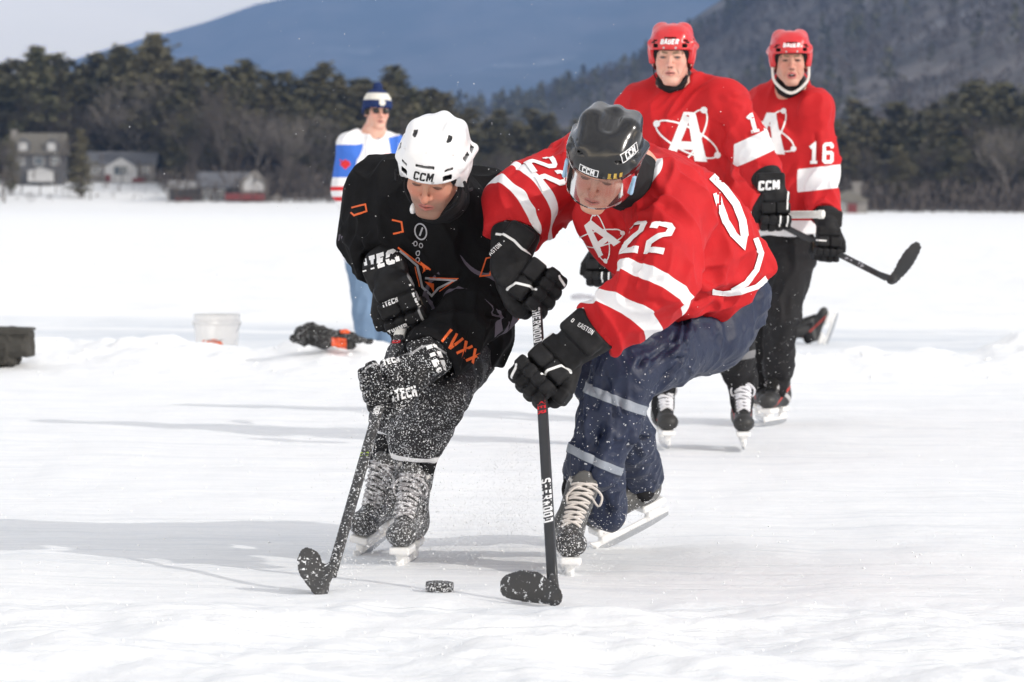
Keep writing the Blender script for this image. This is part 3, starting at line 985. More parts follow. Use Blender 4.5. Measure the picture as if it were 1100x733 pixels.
def creases(path, n, seed, width=(0.006, 0.012), hgt=0.006, ln=(0.06, 0.16), rad=0.10, face=(0, -1, 0.2), twist=0.6):
    """random short cloth creases lying over a limb that follows path (list of points)"""
    r = np.random.default_rng(seed); out = []; path = [np.asarray(p, float) for p in path]; face = nrm(face)
    for i in range(n):
        k = r.integers(len(path) - 1); a, b = path[k], path[k + 1]; t = r.random(); ax = nrm(b - a)
        sd = nrm(np.cross(ax, face)); ang = r.uniform(-1.3, 1.3); out_n = nrm(face - ax * ax.dot(face))
        c = a + (b - a) * t + rad * (np.cos(ang) * out_n + np.sin(ang) * sd)
        tang = -np.sin(ang) * out_n + np.cos(ang) * sd
        d = nrm(ax * 1.0 + tang * r.normal() * twist); L = r.uniform(*ln); w = r.uniform(*width)
        h = hgt * (0.5 + r.random()); off = np.cross(d, out_n) * w * 1.7
        out.append((c - d * L / 2, c + d * L / 2, w, h)); out.append((c - d * L / 2 + off, c + d * L / 2 + off, w, -h))
    return out

def spot(bv, px, py):
    """where the sight line of a picture point meets the surface, and the surface normal there (averaged)"""
    n = np.zeros(3); c = None
    for dx, dy in ((0, 0), (6, 0), (-6, 0), (0, 6), (0, -6)):
        d = ray(px + dx, py + dy); h = bv.ray_cast(Vector(CAM_POS), Vector(nrm(d)), 60)
        if h[0] is None: continue
        v = np.array(h[1]); v = -v if v.dot(d) > 0 else v
        n += v
        if c is None: c = np.array(h[0])
    return c, nrm(n)

def bvh_of(V, Q):
    return BVHTree.FromPolygons([Vector(v) for v in V.tolist()], Q.tolist())

# ---- flat marks (numbers, logos, lettering) laid on a curved surface
def polys_bm(polys):
    bm = bmesh.new()
    for i_, p in enumerate(polys):
        vs = [bm.verts.new((x, y, (i_ % 7) * 0.00008)) for x, y in p]
        f = bm.faces.new(vs)
    bmesh.ops.triangulate(bm, faces=bm.faces[:])
    return bm

def stroke_polys(pts, w, closed=False):
    """quads that follow a polyline with mitred joints"""
    pts = [np.array(p, float) for p in pts]; n = len(pts); L, R = [], []
    for i in range(n):
        a = pts[i - 1] if (i > 0 or closed) else None; b = pts[(i + 1) % n] if (i < n - 1 or closed) else None
        d1 = nrm(pts[i] - a) if a is not None else None; d2 = nrm(b - pts[i]) if b is not None else None
        if d1 is None: d1 = d2
        if d2 is None: d2 = d1
        m = nrm(np.array([-(d1 + d2)[1], (d1 + d2)[0]])); c = max(0.35, m.dot(np.array([-d1[1], d1[0]])))
        L.append(pts[i] + m * w / 2 / c); R.append(pts[i] - m * w / 2 / c)
    out = []
    for i in range(n if closed else n - 1):
        j = (i + 1) % n
        out.append([L[i], R[i], R[j], L[j]])
    return out

BLOCK = {  # athletic block numerals in a 4 x 7 box, stroke width 1.25
 '2': [(0.6, 5.0), (0.6, 5.9), (1.1, 6.4), (2.9, 6.4), (3.4, 5.9), (3.4, 4.4), (0.75, 2.1), (0.75, 0.62), (4.0, 0.62)],
 '1': [(0.75, 5.3), (1.3, 5.7), (2.1, 6.3), (2.1, 0.0)],
 '9': [(3.4, 3.3), (1.1, 3.3), (0.6, 3.8), (0.6, 5.9), (1.1, 6.4), (2.9, 6.4), (3.4, 5.9), (3.4, 1.1), (2.9, 0.6), (1.1, 0.6), (0.6, 1.1), (0.6, 1.9)],
 '6': [(3.4, 5.1), (3.4, 5.9), (2.9, 6.4), (1.1, 6.4), (0.6, 5.9), (0.6, 1.1), (1.1, 0.6), (2.9, 0.6), (3.4, 1.1), (3.4, 3.2), (2.9, 3.7), (0.9, 3.7)],
 '8': [(1.2, 3.55), (0.6, 4.1), (0.6, 5.9), (1.1, 6.4), (2.9, 6.4), (3.4, 5.9), (3.4, 4.1), (2.8, 3.55), (3.4, 3.0), (3.4, 1.1), (2.9, 0.6), (1.1, 0.6), (0.6, 1.1), (0.6, 3.0), (1.2, 3.55), (2.8, 3.55)],
}
def number_bm(txt, height, widen=1.0, w=1.25):
    polys = []; s = height / 7.0; adv = 5.0
    for i, ch in enumerate(txt):
        x0 = (i - len(txt) / 2) * adv + 0.5
        polys += [[((x + x0) * s * widen, (y - 3.5) * s) for x, y in q] for q in stroke_polys(BLOCK[ch], w)]
        if ch == '1': polys += [[((x + x0) * s * widen, (y - 3.5) * s) for x, y in ((0.9, 0), (3.3, 0), (3.3, 1.0), (0.9, 1.0))]]
    return polys_bm(polys)


GLYPH = {
 'A': [[(0, 0), (1.7, 7), (2.3, 7), (4, 0)], [(0.8, 2.2), (3.2, 2.2)]], 'B': [[(0.5, 0), (0.5, 6.5), (3.2, 6.5), (3.5, 6), (3.5, 4), (3.2, 3.5), (0.5, 3.5)], [(3.2, 3.5), (3.5, 3), (3.5, 1), (3.2, 0.5), (0.5, 0.5)]],
 'C': [[(4, 5.2), (3.4, 6.5), (1, 6.5), (0.5, 6), (0.5, 1), (1, 0.5), (3.4, 0.5), (4, 1.8)]], 'D': [[(0.5, 0), (0.5, 6.5), (3, 6.5), (3.5, 6), (3.5, 1), (3, 0.5), (0.5, 0.5)]],
 'E': [[(4, 6.5), (0.5, 6.5), (0.5, 0.5), (4, 0.5)], [(0.5, 3.5), (3.4, 3.5)]], 'H': [[(0.5, 0), (0.5, 7)], [(3.5, 0), (3.5, 7)], [(0.5, 3.5), (3.5, 3.5)]],
 'I': [[(2, 0), (2, 7)]], 'K': [[(0.5, 0), (0.5, 7)], [(3.9, 7), (0.9, 3.4), (3.9, 0)]], 'M': [[(0.5, 0), (0.5, 6.6), (0.9, 6.6), (2.5, 2.6), (4.1, 6.6), (4.5, 6.6), (4.5, 0)]], 'N': [[(0.5, 0), (0.5, 6.6), (0.9, 6.6), (3.1, 0.4), (3.5, 0.4), (3.5, 7)]],
 'O': [[(1, 0.5), (0.5, 1), (0.5, 6), (1, 6.5), (3, 6.5), (3.5, 6), (3.5, 1), (3, 0.5), (0.9, 0.5)]], 'R': [[(0.5, 0), (0.5, 6.5), (3, 6.5), (3.5, 6), (3.5, 4), (3, 3.5), (0.5, 3.5)], [(1.9, 3.5), (3.6, 0)]],
 'S': [[(3.8, 5.6), (3.3, 6.5), (1, 6.5), (0.5, 6), (0.5, 4.2), (1, 3.7), (3, 3.4), (3.5, 2.9), (3.5, 1), (3, 0.5), (0.8, 0.5), (0.3, 1.4)]], 'T': [[(0, 6.5), (4, 6.5)], [(2, 0), (2, 6.5)]],
 'U': [[(0.5, 7), (0.5, 1), (1, 0.5), (3, 0.5), (3.5, 1), (3.5, 7)]], 'V': [[(0.2, 7), (1.8, 0.3), (2.2, 0.3), (3.8, 7)]], 'W': [[(0, 7), (1.1, 0.4), (1.4, 0.4), (2.4, 5), (2.7, 5), (3.7, 0.4), (4, 0.4), (5, 7)]],
 'X': [[(0.2, 0), (3.8, 7)], [(0.2, 7), (3.8, 0)]], ' ': [],
}
def text_outline(txt, size=1.0, shear=0.0, bold=0.0, spacing=1.0):
    """stroke lettering, centred; size is the type size (capitals are 0.72 of it)"""
    s = size * 0.72 / 7.0; w = 0.95 + bold / size * 22; x0 = 0; polys = []
    for ch in txt.upper():
        g = GLYPH.get(ch)
        if g is None and ch in BLOCK: g = [BLOCK[ch]]
        wd = {'M': 5.0, 'W': 5.0, 'I': 2.6, ' ': 3.0}.get(ch, 4.0)
        ox = x0 - (0.7 if ch == 'I' else 0)
        for st in g or []:
            for q in stroke_polys(st, w): polys.append([((x + ox) * s + (y - 3.5) * s * shear, (y - 3.5) * s) for x, y in q])
        x0 += (wd + w * 0.5 + 0.75) * spacing
    off = (x0 - 1.2) * s / 2
    return polys_bm([[(x - off, y) for x, y in q] for q in polys])

def decal(name, bm, mat, parent, bvh, origin, direction, up, off=0.002, step=0.012, flipx=False, lim=None):
    """project the flat shape along direction onto the surface"""
    y = nrm(direction); z = np.asarray(up, float); z = nrm(z - y * z.dot(y)); x = np.cross(y, z)
    if flipx: x = -x
    xs = [v.co.x for v in bm.verts]; ys = [v.co.y for v in bm.verts]
    for lo, hi, nn in ((min(xs), max(xs), (1, 0, 0)), (min(ys), max(ys), (0, 1, 0))):
        k = lo + step * 0.7
        while k < hi:
            bmesh.ops.bisect_plane(bm, geom=bm.verts[:] + bm.edges[:] + bm.faces[:], plane_co=(k * nn[0], k * nn[1], 0), plane_no=nn)
            k += step
    bad = []
    base = np.array(parent.parent.location if parent.parent is not None else parent.location)
    for v in bm.verts:
        p = np.asarray(origin, float) + x * v.co.x + z * v.co.y
        hit = bvh.ray_cast(Vector(p - y * 0.25), Vector(y), 0.6)
        if hit[0] is None: bad.append(v); continue
        n = hit[1] if hit[1].dot(Vector(y)) < 0 else -hit[1]
        q = np.array(hit[0]) + np.array(n) * (off + v.co.z)
        v.co = Vector(q - base)
    if bad: bmesh.ops.delete(bm, geom=bad, context='VERTS')
    # drop faces stretched over a depth jump
    lim = lim or step * 4
    st = [f for f in bm.faces if max(e.calc_length() for e in f.edges) > lim]
    if st: bmesh.ops.delete(bm, geom=st, context='FACES')
    bmesh.ops.recalc_face_normals(bm, faces=bm.faces[:])
    me = bpy.data.meshes.new(name); bm.to_mesh(me); bm.free(); me.materials.append(mat)
    for p in me.polygons: p.use_smooth = True
    o = bpy.data.objects.new(name, me); link(o, parent)
    return o

# ------------------------------------------------------------------ parts of a player
WHITE_P = plain('white_plastic', (0.80, 0.80, 0.80), 0.32, 0.5, 0.03)
BLACK_P = plain('black_plastic', (0.012, 0.012, 0.013), 0.28, 0.5, 0.1)
STEEL = plain('steel', (0.55, 0.56, 0.58), 0.25, 0.5, 0.05, metallic=1.0)
DECAL_W = plain('white_lettering', (0.82, 0.82, 0.83), 0.6, 0.3, 0.04, 60)
DECAL_K = plain('black_lettering', (0.02, 0.02, 0.02), 0.5, 0.3)
DECAL_O = plain('orange_lettering', (0.75, 0.13, 0.03), 0.6, 0.3)
DECAL_G = plain('gold_lettering', (0.45, 0.30, 0.05), 0.4, 0.5)
DECAL_GR = plain('grey_lettering', (0.40, 0.40, 0.44), 0.6, 0.3)

SOCK = plain('black_sock', (0.02, 0.02, 0.022), 0.9, 0.1, 0.2, 60, bump=0.3)
def skin_mat(name, base, lip, ruddy, stub=0.0, hair=(0.03, 0.022, 0.018)):
    m = Mat(name, 0.48, 0.35)
    c = m.mix(m.ramp(m.noise(26, 5), [(0.35, 0.0), (0.68, 1.0)]), base, tuple(b * s for b, s in zip(base, (0.98, 0.80, 0.74))))
    c = m.mix(m.math('MULTIPLY', m.attr('ruddy'), 0.85), c, ruddy)
    if stub: c = m.mix(m.math('MULTIPLY', m.attr('stubble'), stub), c, (0.10, 0.075, 0.065))
    c = m.mix(m.attr('lips'), c, lip)
    c = m.mix(m.attr('brow'), c, (0.055, 0.035, 0.025) if stub else (0.25, 0.17, 0.11))
    c = m.mix(m.attr('dark'), c, (0.03, 0.02, 0.02))
    c = m.mix(m.attr('hair'), c, hair)
    m.color(c)
    m.b.inputs['Subsurface Weight'].default_value = 0.12
    m.b.inputs['Subsurface Radius'].default_value = (0.012, 0.004, 0.002)
    m.bump(m.noise(180, 3), 0.12, 0.0015)
    return m.m

def head_shape(S, fr, mouth=0.0, age=0.0, narrow=1.0, jaw=1.0, nose=1.0, closed=False):
    """adds a head with its face in head frame fr (origin between the ears)"""
    o = S.f; S.f = fr; nw = narrow
    S.ell((0, -0.012, 0.035), (0.075 * nw, 0.096, 0.088), 0.02)
    S.ell((0, 0.022, -0.018), (0.063 * nw, 0.066, 0.080), 0.03)
    for s in (-1, 1):
        S.cone((s * 0.047 * nw, 0.000, -0.055), (s * 0.018 * jaw, 0.068, -0.102), 0.018, 0.015, 0.022)
        S.ball((s * 0.041 * nw, 0.060, -0.026), 0.021, 0.022)                      # cheekbone
        S.ell((s * 0.030 * nw, 0.066, -0.060), (0.018, 0.016, 0.024), 0.02)        # cheek
    S.ell((0, 0.074, -0.100), (0.022 * jaw, 0.017, 0.017), 0.018)
    S.cone((-0.036 * nw, 0.078, 0.022), (0.036 * nw, 0.078, 0.022), 0.0125, 0.0125, 0.014)
    for s in (-1, 1):
        S.ell((s * 0.031 * nw, 0.101, 0.001), (0.020, 0.025, 0.0145), 0.012, '-')
        S.ell((s * 0.031 * nw, 0.0765, 0.001), (0.0155, 0.0125, 0.0115), 0.004)      # eyeball under lids
        if not closed: S.ell((s * 0.031 * nw, 0.0905, 0.000), (0.0120, 0.0060, 0.0042), 0.002, '-')
        S.cone((s * 0.018, 0.089, 0.0085), (s * 0.044, 0.078, 0.006), 0.0035, 0.0035, 0.006)   # upper lid
    S.cone((0, 0.083, 0.014), (0, 0.109 * nose, -0.030), 0.0075, 0.0090, 0.008)
    S.ball((0, 0.109 * nose, -0.033), 0.0112, 0.006)
    for s in (-1, 1):
        S.ball((s * 0.0125, 0.094 * nose, -0.035), 0.0085, 0.006)
        S.ball((s * 0.006, 0.103, -0.043), 0.0032, 0.003, '-')
    S.ell((0, 0.074, -0.063), (0.028, 0.020, 0.022), 0.016)                       # muzzle
    z0 = -0.0625
    S.cone((-0.021, 0.083, z0 - 0.001), (0, 0.0935, z0 + 0.003), 0.0035, 0.0055, 0.004).cone((0, 0.0935, z0 + 0.003), (0.021, 0.083, z0 - 0.001), 0.0055, 0.0035, 0.004)
    zl = z0 - 0.0095 - mouth * 0.012
    S.cone((-0.018, 0.083, zl + 0.003), (0, 0.0925, zl), 0.004, 0.0065, 0.004).cone((0, 0.0925, zl), (0.018, 0.083, zl + 0.003), 0.0065, 0.004, 0.004)
    S.ell((0, 0.097, (z0 + zl) / 2 - 0.0005), (0.021, 0.014, 0.0018 + mouth * 0.007), 0.002, '-')
    for s in (-1, 1):
        S.ell((s * 0.079 * nw, -0.008, -0.008), (0.009, 0.019, 0.031), 0.006)
        S.ell((s * 0.088 * nw, -0.004, -0.004), (0.006, 0.011, 0.018), 0.004, '-')
    if age > 0:
        for s in (-1, 1):
            S.cone((s * 0.019, 0.096, -0.038), (s * 0.033, 0.079, -0.068), 0.0030, 0.0026, 0.006, '-')
        S.cone((-0.03, 0.085, 0.045), (0.03, 0.085, 0.045), 0.0018, 0.0018, 0.004, '-')
    S.f = o

def face_attrs(V, fr, mouth=0.0, narrow=1.0):
    L = fr.loc(V); x, y, z = L[:, 0], L[:, 1], L[:, 2]; nw = narrow
    front = (y > 0.05)
    z0 = -0.0625; zl = z0 - 0.0095 - mouth * 0.012
    lip = 1 - np.clip((np.sqrt((x / 0.023) ** 2 + ((z - (z0 + zl) / 2) / (0.0115 + mouth * 0.010)) ** 2) - 0.85) / 0.3, 0, 1)
    lip *= front
    br = np.minimum(seg_d(L, (0.014, 0.088, 0.019), (0.032, 0.086, 0.0235)), seg_d(L, (0.032, 0.086, 0.0235), (0.050, 0.070, 0.018)))
    L2 = L * np.array([-1, 1, 1])
    br = np.minimum(br, np.minimum(seg_d(L2, (0.014, 0.088, 0.019), (0.032, 0.086, 0.0235)), seg_d(L2, (0.032, 0.086, 0.0235), (0.050, 0.070, 0.018))))
    brow = (1 - np.clip((br - 0.0046) / 0.003, 0, 1)) * front
    eye = np.minimum(np.abs(((x - 0.031 * nw) / 0.0135)) ** 2 + ((z - 0.0005) / 0.0058) ** 2, (np.abs((x + 0.031 * nw) / 0.0135)) ** 2 + ((z - 0.0005) / 0.0058) ** 2)
    dark = (1 - np.clip((eye - 0.8) / 0.5, 0, 1)) * (y > 0.06) * 0.75
    nos = np.minimum(np.hypot(x - 0.006, z + 0.042), np.hypot(x + 0.006, z + 0.042))
    dark = np.maximum(dark, (1 - np.clip((nos - 0.0025) / 0.002, 0, 1)) * (y > 0.085) * 0.8)
    if mouth > 0.2:
        mm = (x / 0.017) ** 2 + ((z - (z0 + zl) / 2) / (0.002 + mouth * 0.0062)) ** 2
        dark = np.maximum(dark, (1 - np.clip((mm - 0.7) / 0.5, 0, 1)) * (y > 0.05))
    else:
        mm = np.hypot(np.maximum(np.abs(x) - 0.018, 0), z - (z0 + zl) / 2)
        dark = np.maximum(dark, (1 - np.clip((mm - 0.0008) / 0.0018, 0, 1)) * (y > 0.06) * 0.7)
    rud = np.exp(-(((np.abs(x) - 0.040) / 0.020) ** 2 + ((z + 0.028) / 0.022) ** 2)) * front + np.exp(-((x / 0.016) ** 2 + ((z + 0.03) / 0.018) ** 2)) * front * 0.9
    stub = np.clip((-0.035 - z) / 0.02, 0, 1) * np.clip((z + 0.13) / 0.02, 0, 1) * (y > -0.02)
    hair = np.clip(np.minimum(np.abs(x) - 0.060 * nw, 0.045 - y) / 0.006, 0, 1) * np.clip((z + 0.030) / 0.01, 0, 1)
    hair = np.maximum(hair, np.clip((-0.030 - y) / 0.01, 0, 1) * np.clip((z + 0.125) / 0.01, 0, 1))
    return dict(hair=hair, lips=lip, brow=brow, dark=dark, ruddy=np.clip(rud, 0, 1), stubble=stub)

def eyes(root, fr, narrow, iris, name='eye'):
    for s in (-1, 1):
        c = fr.w((s * 0.031 * narrow, 0.0775, 0.0005))
        S = Sdf(fr); S.ball((s * 0.031 * narrow, 0.0760, 0.0005), 0.0112, 0)
        V, Q = S.mesh(0.0016)
        L = fr.loc(V)
        r = np.hypot(L[:, 0] - s * 0.031 * narrow - 0.0005, L[:, 2] + 0.0005)
        np_mesh('eye', V, Q, iris, root, attrs={'iris': 0.0055 - r})
def eye_mat(name, c):
    m = Mat(name, 0.1, 0.5); m.color(m.mix(m.attr('iris', 0.0006), (0.62, 0.58, 0.55), c)); return m.m
EYE_B = eye_mat('eye_blue', (0.06, 0.08, 0.10)); EYE_D = eye_mat('eye_dark', (0.03, 0.02, 0.015))

def make_body(root, fr, joints, skin, h_head=0.0026, **hk):
    """one continuous body: head, neck, trunk, arms, legs, hands, feet"""
    J = joints; S = Sdf(); S.k = 0.03
    nb, ch, pv = J['neck'], J['chest'], J['pelvis']
    S.cone(fr.w((0, -0.026, -0.06)), nb, 0.050, 0.060, 0.022)
    S.cone(nb, ch, 0.075, 0.105, 0.05); S.cone(ch, pv, 0.105, 0.11, 0.05)
    for sd in ('L', 'R'):
        S.cone(nb, J['sho' + sd], 0.05, 0.05, 0.04)
        S.cone(J['sho' + sd], J['elb' + sd], 0.048, 0.036); S.cone(J['elb' + sd], J['wri' + sd], 0.036, 0.026)
        S.cone(pv, J['hip' + sd], 0.09, 0.085, 0.04)
        S.cone(J['hip' + sd], J['kne' + sd], 0.08, 0.052); S.cone(J['kne' + sd], J['ank' + sd], 0.05, 0.035)
    head_shape(S, fr, **hk)
    c = fr.w((0, 0.01, -0.03)); V, Q = S.mesh(0.016, (c - 0.165, c + 0.165, h_head), 1)
    at = face_attrs(V, fr, hk.get('mouth', 0), hk.get('narrow', 1.0))
    near = np.linalg.norm(V - c, axis=1) < 0.17
    for k in at: at[k] = at[k] * near
    b = np_mesh('body', V, Q, skin, root, attrs=at)
    for sd in ('L', 'R'):
        k_, a_ = J['kne' + sd], J['ank' + sd]; S = Sdf(); S.k = 0.02
        S.cone(k_, a_, 0.062, 0.047); S.cone(a_, a_ + (0, -0.03, -0.05), 0.047, 0.04)
        V, Q = S.mesh(0.010); np_mesh('sock', V, Q, SOCK, root)
    return b

# ---- helmet
def helmet_mat(name, base, rough=0.25):
    m = Mat(name, rough, 0.5)
    c = m.mix(m.attr('vent', 0.0004), base, (0.015, 0.015, 0.017))
    c = m.mix(m.attr('bolt', 0.0004), c, (0.45, 0.45, 0.46) if base[0] > 0.3 or base[1] < 0.05 and base[0] > 0.1 else (0.05, 0.05, 0.05))
    m.color(c); m.bump(m.noise(40, 3), 0.04, 0.002); m.b.inputs['Coat Weight'].default_value = 0.25
    return m.m
PAD = plain('black_foam', (0.018, 0.018, 0.02), 0.85, 0.2)

def make_helmet(root, fr, mat, style=0, h=0.0032):
    S = Sdf(fr)
    S.ell((0, -0.006, 0.042), (0.102, 0.128, 0.110), 0)
    S.ell((0, -0.034, 0.012), (0.098, 0.100, 0.110), 0.015)
    S.box((0, 0.040, 0.050), (0.078, 0.062, 0.045), 0.05, 0.03)
    for s in (-1, 1):
        # raised ribs over the crown and a flank bulge above the ear
        S.cone((s * 0.048, 0.070, 0.094), (s * 0.052, -0.010, 0.118), 0.012, 0.022, 0.030)
        S.cone((s * 0.052, -0.010, 0.118), (s * 0.046, -0.095, 0.092), 0.022, 0.018, 0.030)
        S.cone((s * 0.088, 0.050, 0.062), (s * 0.095, -0.060, 0.050), 0.014, 0.016, 0.012)
        S.cone((s * 0.090, 0.018, 0.03), (s * 0.088, 0.020, -0.030), 0.013, 0.008, 0.012)
    S.cone((0, 0.0, 0.128), (0, -0.10, 0.115), 0.016, 0.014, 0.03, '+')
    # seam between the front and the rear shell
    S.cone((-0.085, 0.060, 0.100), (0.0, 0.085, 0.110), 0.0028, 0.0028, 0.002, '-').cone((0.0, 0.085, 0.110), (0.085, 0.060, 0.100), 0.0028, 0.0028, 0.002, '-')
    S.box((0, 0.02, 0.152), (0.022, 0.06, 0.008), 0.004, 0.014, '-')
    vents = []
    for s in (-1, 1):
        vents += [((s * 0.062, 0.105, 0.050), (0.010, 0.03, 0.0075)), ((s * 0.064, 0.10, 0.072), (0.009, 0.03, 0.003)),
                  ((s * 0.100, 0.02, 0.075), (0.02, 0.018, 0.0045)), ((s * 0.10, -0.03, 0.070), (0.02, 0.016, 0.005)),
                  ((s * 0.050, 0.035, 0.150), (0.006, 0.012, 0.018)), ((s * 0.10, -0.055, 0.02), (0.02, 0.012, 0.012))]
    vents += [((0, 0.125, 0.082), (0.026, 0.03, 0.0028))]
    if style == 2: vents = []
    if style == 1: vents = [v for v in vents if abs(v[0][2] - 0.075) < 0.03] + [((s * 0.085, 0.085, 0.064), (0.02, 0.012, 0.003)) for s in (-1, 1)]
    if style == 2:
        S.cone((-0.10, 0.02, 0.075), (-0.055, 0.095, 0.085), 0.0035, 0.0035, 0.002, '-').cone((-0.055, 0.095, 0.085), (0.055, 0.095, 0.085), 0.0035, 0.0035, 0.002, '-').cone((0.055, 0.095, 0.085), (0.10, 0.02, 0.075), 0.0035, 0.0035, 0.002, '-')
        S.cone((0, 0.03, 0.150), (0, -0.05, 0.156), 0.014, 0.018, 0.02, '-'); S.cone((-0.11, 0.05, 0.045), (-0.11, -0.08, 0.03), 0.006, 0.006, 0.003, '-').cone((0.11, 0.05, 0.045), (0.11, -0.08, 0.03), 0.006, 0.006, 0.003, '-')
        for s in (-1, 1): S.cone((s * 0.054, -0.02, 0.122), (s * 0.050, -0.095, 0.105), 0.024, 0.022, 0.022)
    for c, hf in vents: S.box(c, hf, min(hf) * 0.6, 0.002, '-')
    S.ell((0, -0.008, 0.034), (0.088, 0.112, 0.094), 0.002, '-')
    def low(x, y, z):
        # lower rim: brow in front, ear loops at the side, low at the back
        fr_ = 0.5 + 0.5 * np.tanh((y - 0.045) / 0.010)
        bk = 0.5 - 0.5 * np.tanh((y + 0.035) / 0.02)
        rim = -0.028 + fr_ * 0.060 - bk * 0.052
        return rim - z
    S.ell((0, -0.02, -0.03), (0.080, 0.103, 0.10), 0.004, '-')
    S.cut(low, 0.004)
    V, Q = S.mesh(h, smooth=1)
    L = fr.loc(V)
    d = np.full(len(V), -1.0)
    for c, hf in vents:
        q = np.abs(L - np.array(c)) - np.array(hf) * 1.05
        d = np.maximum(d, -np.maximum(np.maximum(q[:, 0], q[:, 1]), q[:, 2]))
    bolt = np.full(len(V), -1.0)
    for c in ((0.026, 0.12, 0.040), (-0.026, 0.12, 0.040), (0.09, 0.04, 0.045), (-0.09, 0.04, 0.045)):
        bolt = np.maximum(bolt, 0.0048 - np.linalg.norm((L - np.array(c)) * np.array([1, 0.3, 1]), axis=1))
    inner = np.sqrt((L[:, 0] / 0.0905) ** 2 + ((L[:, 1] + 0.008) / 0.1145) ** 2 + ((L[:, 2] - 0.034) / 0.0965) ** 2) < 1
    d = np.where(inner, 0.01, d)
    hel = np_mesh('helmet', V, Q, mat, root, attrs=dict(vent=d, bolt=bolt))
    # foam lining and back pad under the shell
    S = Sdf(fr)
    S.ell((0, -0.008, 0.034), (0.087, 0.111, 0.093), 0)
    S.ell((0, -0.012, 0.02), (0.0765, 0.099, 0.095), 0.002, '-')
    S.cut(lambda x, y, z: (-0.035 + (0.5 + 0.5 * np.tanh((y - 0.05) / 0.01)) * 0.064) - z, 0.003)
    V, Q = S.mesh(0.005)
    np_mesh('lining', V, Q, PAD, hel)
    return hel, V, Q

def neck_collar(root, fr, J, mat, r=0.070, name='collar', drop=0.0):
    S = Sdf()
    a = fr.w((0, -0.030, -0.085)); b = J['neck'] + np.array([0, 0, -0.02])
    S.cone(a, b, r, r + 0.016, 0)
    S.ball(fr.w((0, 0.052, -0.052 - drop)), 0.078, 0.006, '-')
    V, Q = S.mesh(0.006); V = folds(V, vnormals(V, Q), noise=[((1, 0, 0.1), 0.1, 0.03, 0.002, 7)])
    return np_mesh(name, V, Q, mat, root)

def helmet_bvh(hel, root):
    me = hel.data; off = Vector(root.location)
    return BVHTree.FromPolygons([v.co + off for v in me.vertices], [tuple(p.vertices) for p in me.polygons])

def tube_obj(name, pts, r, mat, parent, k=6):
    r_ = r if hasattr(r, '__len__') else [r] * len(pts)
    g = merge([tube(pts, r_, k)])
    return np_mesh(name, g[0], g[1], mat, parent)

def smooth_path(pts, n=24):
    """Catmull-Rom through the points"""
    pts = [np.asarray(p, float) for p in pts]; P_ = [2 * pts[0] - pts[1]] + pts + [2 * pts[-1] - pts[-2]]; out = []
    seg = len(pts) - 1
    for i in range(seg):
        a, b, c, d = P_[i:i + 4]
        for t in np.linspace(0, 1, max(2, n // seg), endpoint=False):
            out.append(0.5 * (2 * b + (c - a) * t + (2 * a - 5 * b + 4 * c - d) * t * t + (3 * b - a - 3 * c + d) * t ** 3))
    out.append(pts[-1]); return out

def chin_strap(hel, fr, mat, r=0.004, drop=0.0, cup=None, narrow=1.0, front=0.045):
    pts = [fr.w((sx * 0.085 * narrow, 0.015, -0.02)) for sx in (1,)] + [fr.w((0.074 * narrow, 0.030, -0.085 - drop * .6)), fr.w((0.0, front + 0.02, -0.132 - drop)), fr.w((-0.074 * narrow, 0.030, -0.085 - drop * .6)), fr.w((-0.085 * narrow, 0.015, -0.02))]
    path = smooth_path(pts, 32)
    st = tube_obj('chin_strap', path, r, mat, hel)
    return st

# ---- glove
def glove_mat(name, extra=(), snow=None):
    m = Mat(name, 0.6, 0.2)
    c = m.mix(m.ramp(m.noise(30, 3), [(0.35, 0.0), (0.7, 1.0)]), (0.008, 0.008, 0.009), (0.017, 0.017, 0.019))
    c = m.mix(m.attr('palm', 0.0015), c, (0.16, 0.13, 0.10))
    c = m.mix(m.attr('white', 0.0006), c, (0.80, 0.80, 0.80))
    c = m.mix(m.attr('grey', 0.0006), c, (0.30, 0.30, 0.31))
    if snow:
        f = m.math('MULTIPLY', m.ramp(m.math('ADD', m.noise(snow[0], 2, 0.7), m.ramp(m.noise(16, 2), [(0.35, -0.0), (0.65, 0.08)])), [(snow[1] + 0.04, 0.0), (snow[1] + 0.09, 0.9)]), m.attr('snow'))
        c = m.mix(f, c, (0.78, 0.80, 0.84))
    m.color(c)
    b = m.bump(m.noise(60, 4, 0.6), 0.25, 0.004)
    m.bump(m.noise(900, 1), 0.1, 0.001, b)
    return m.m

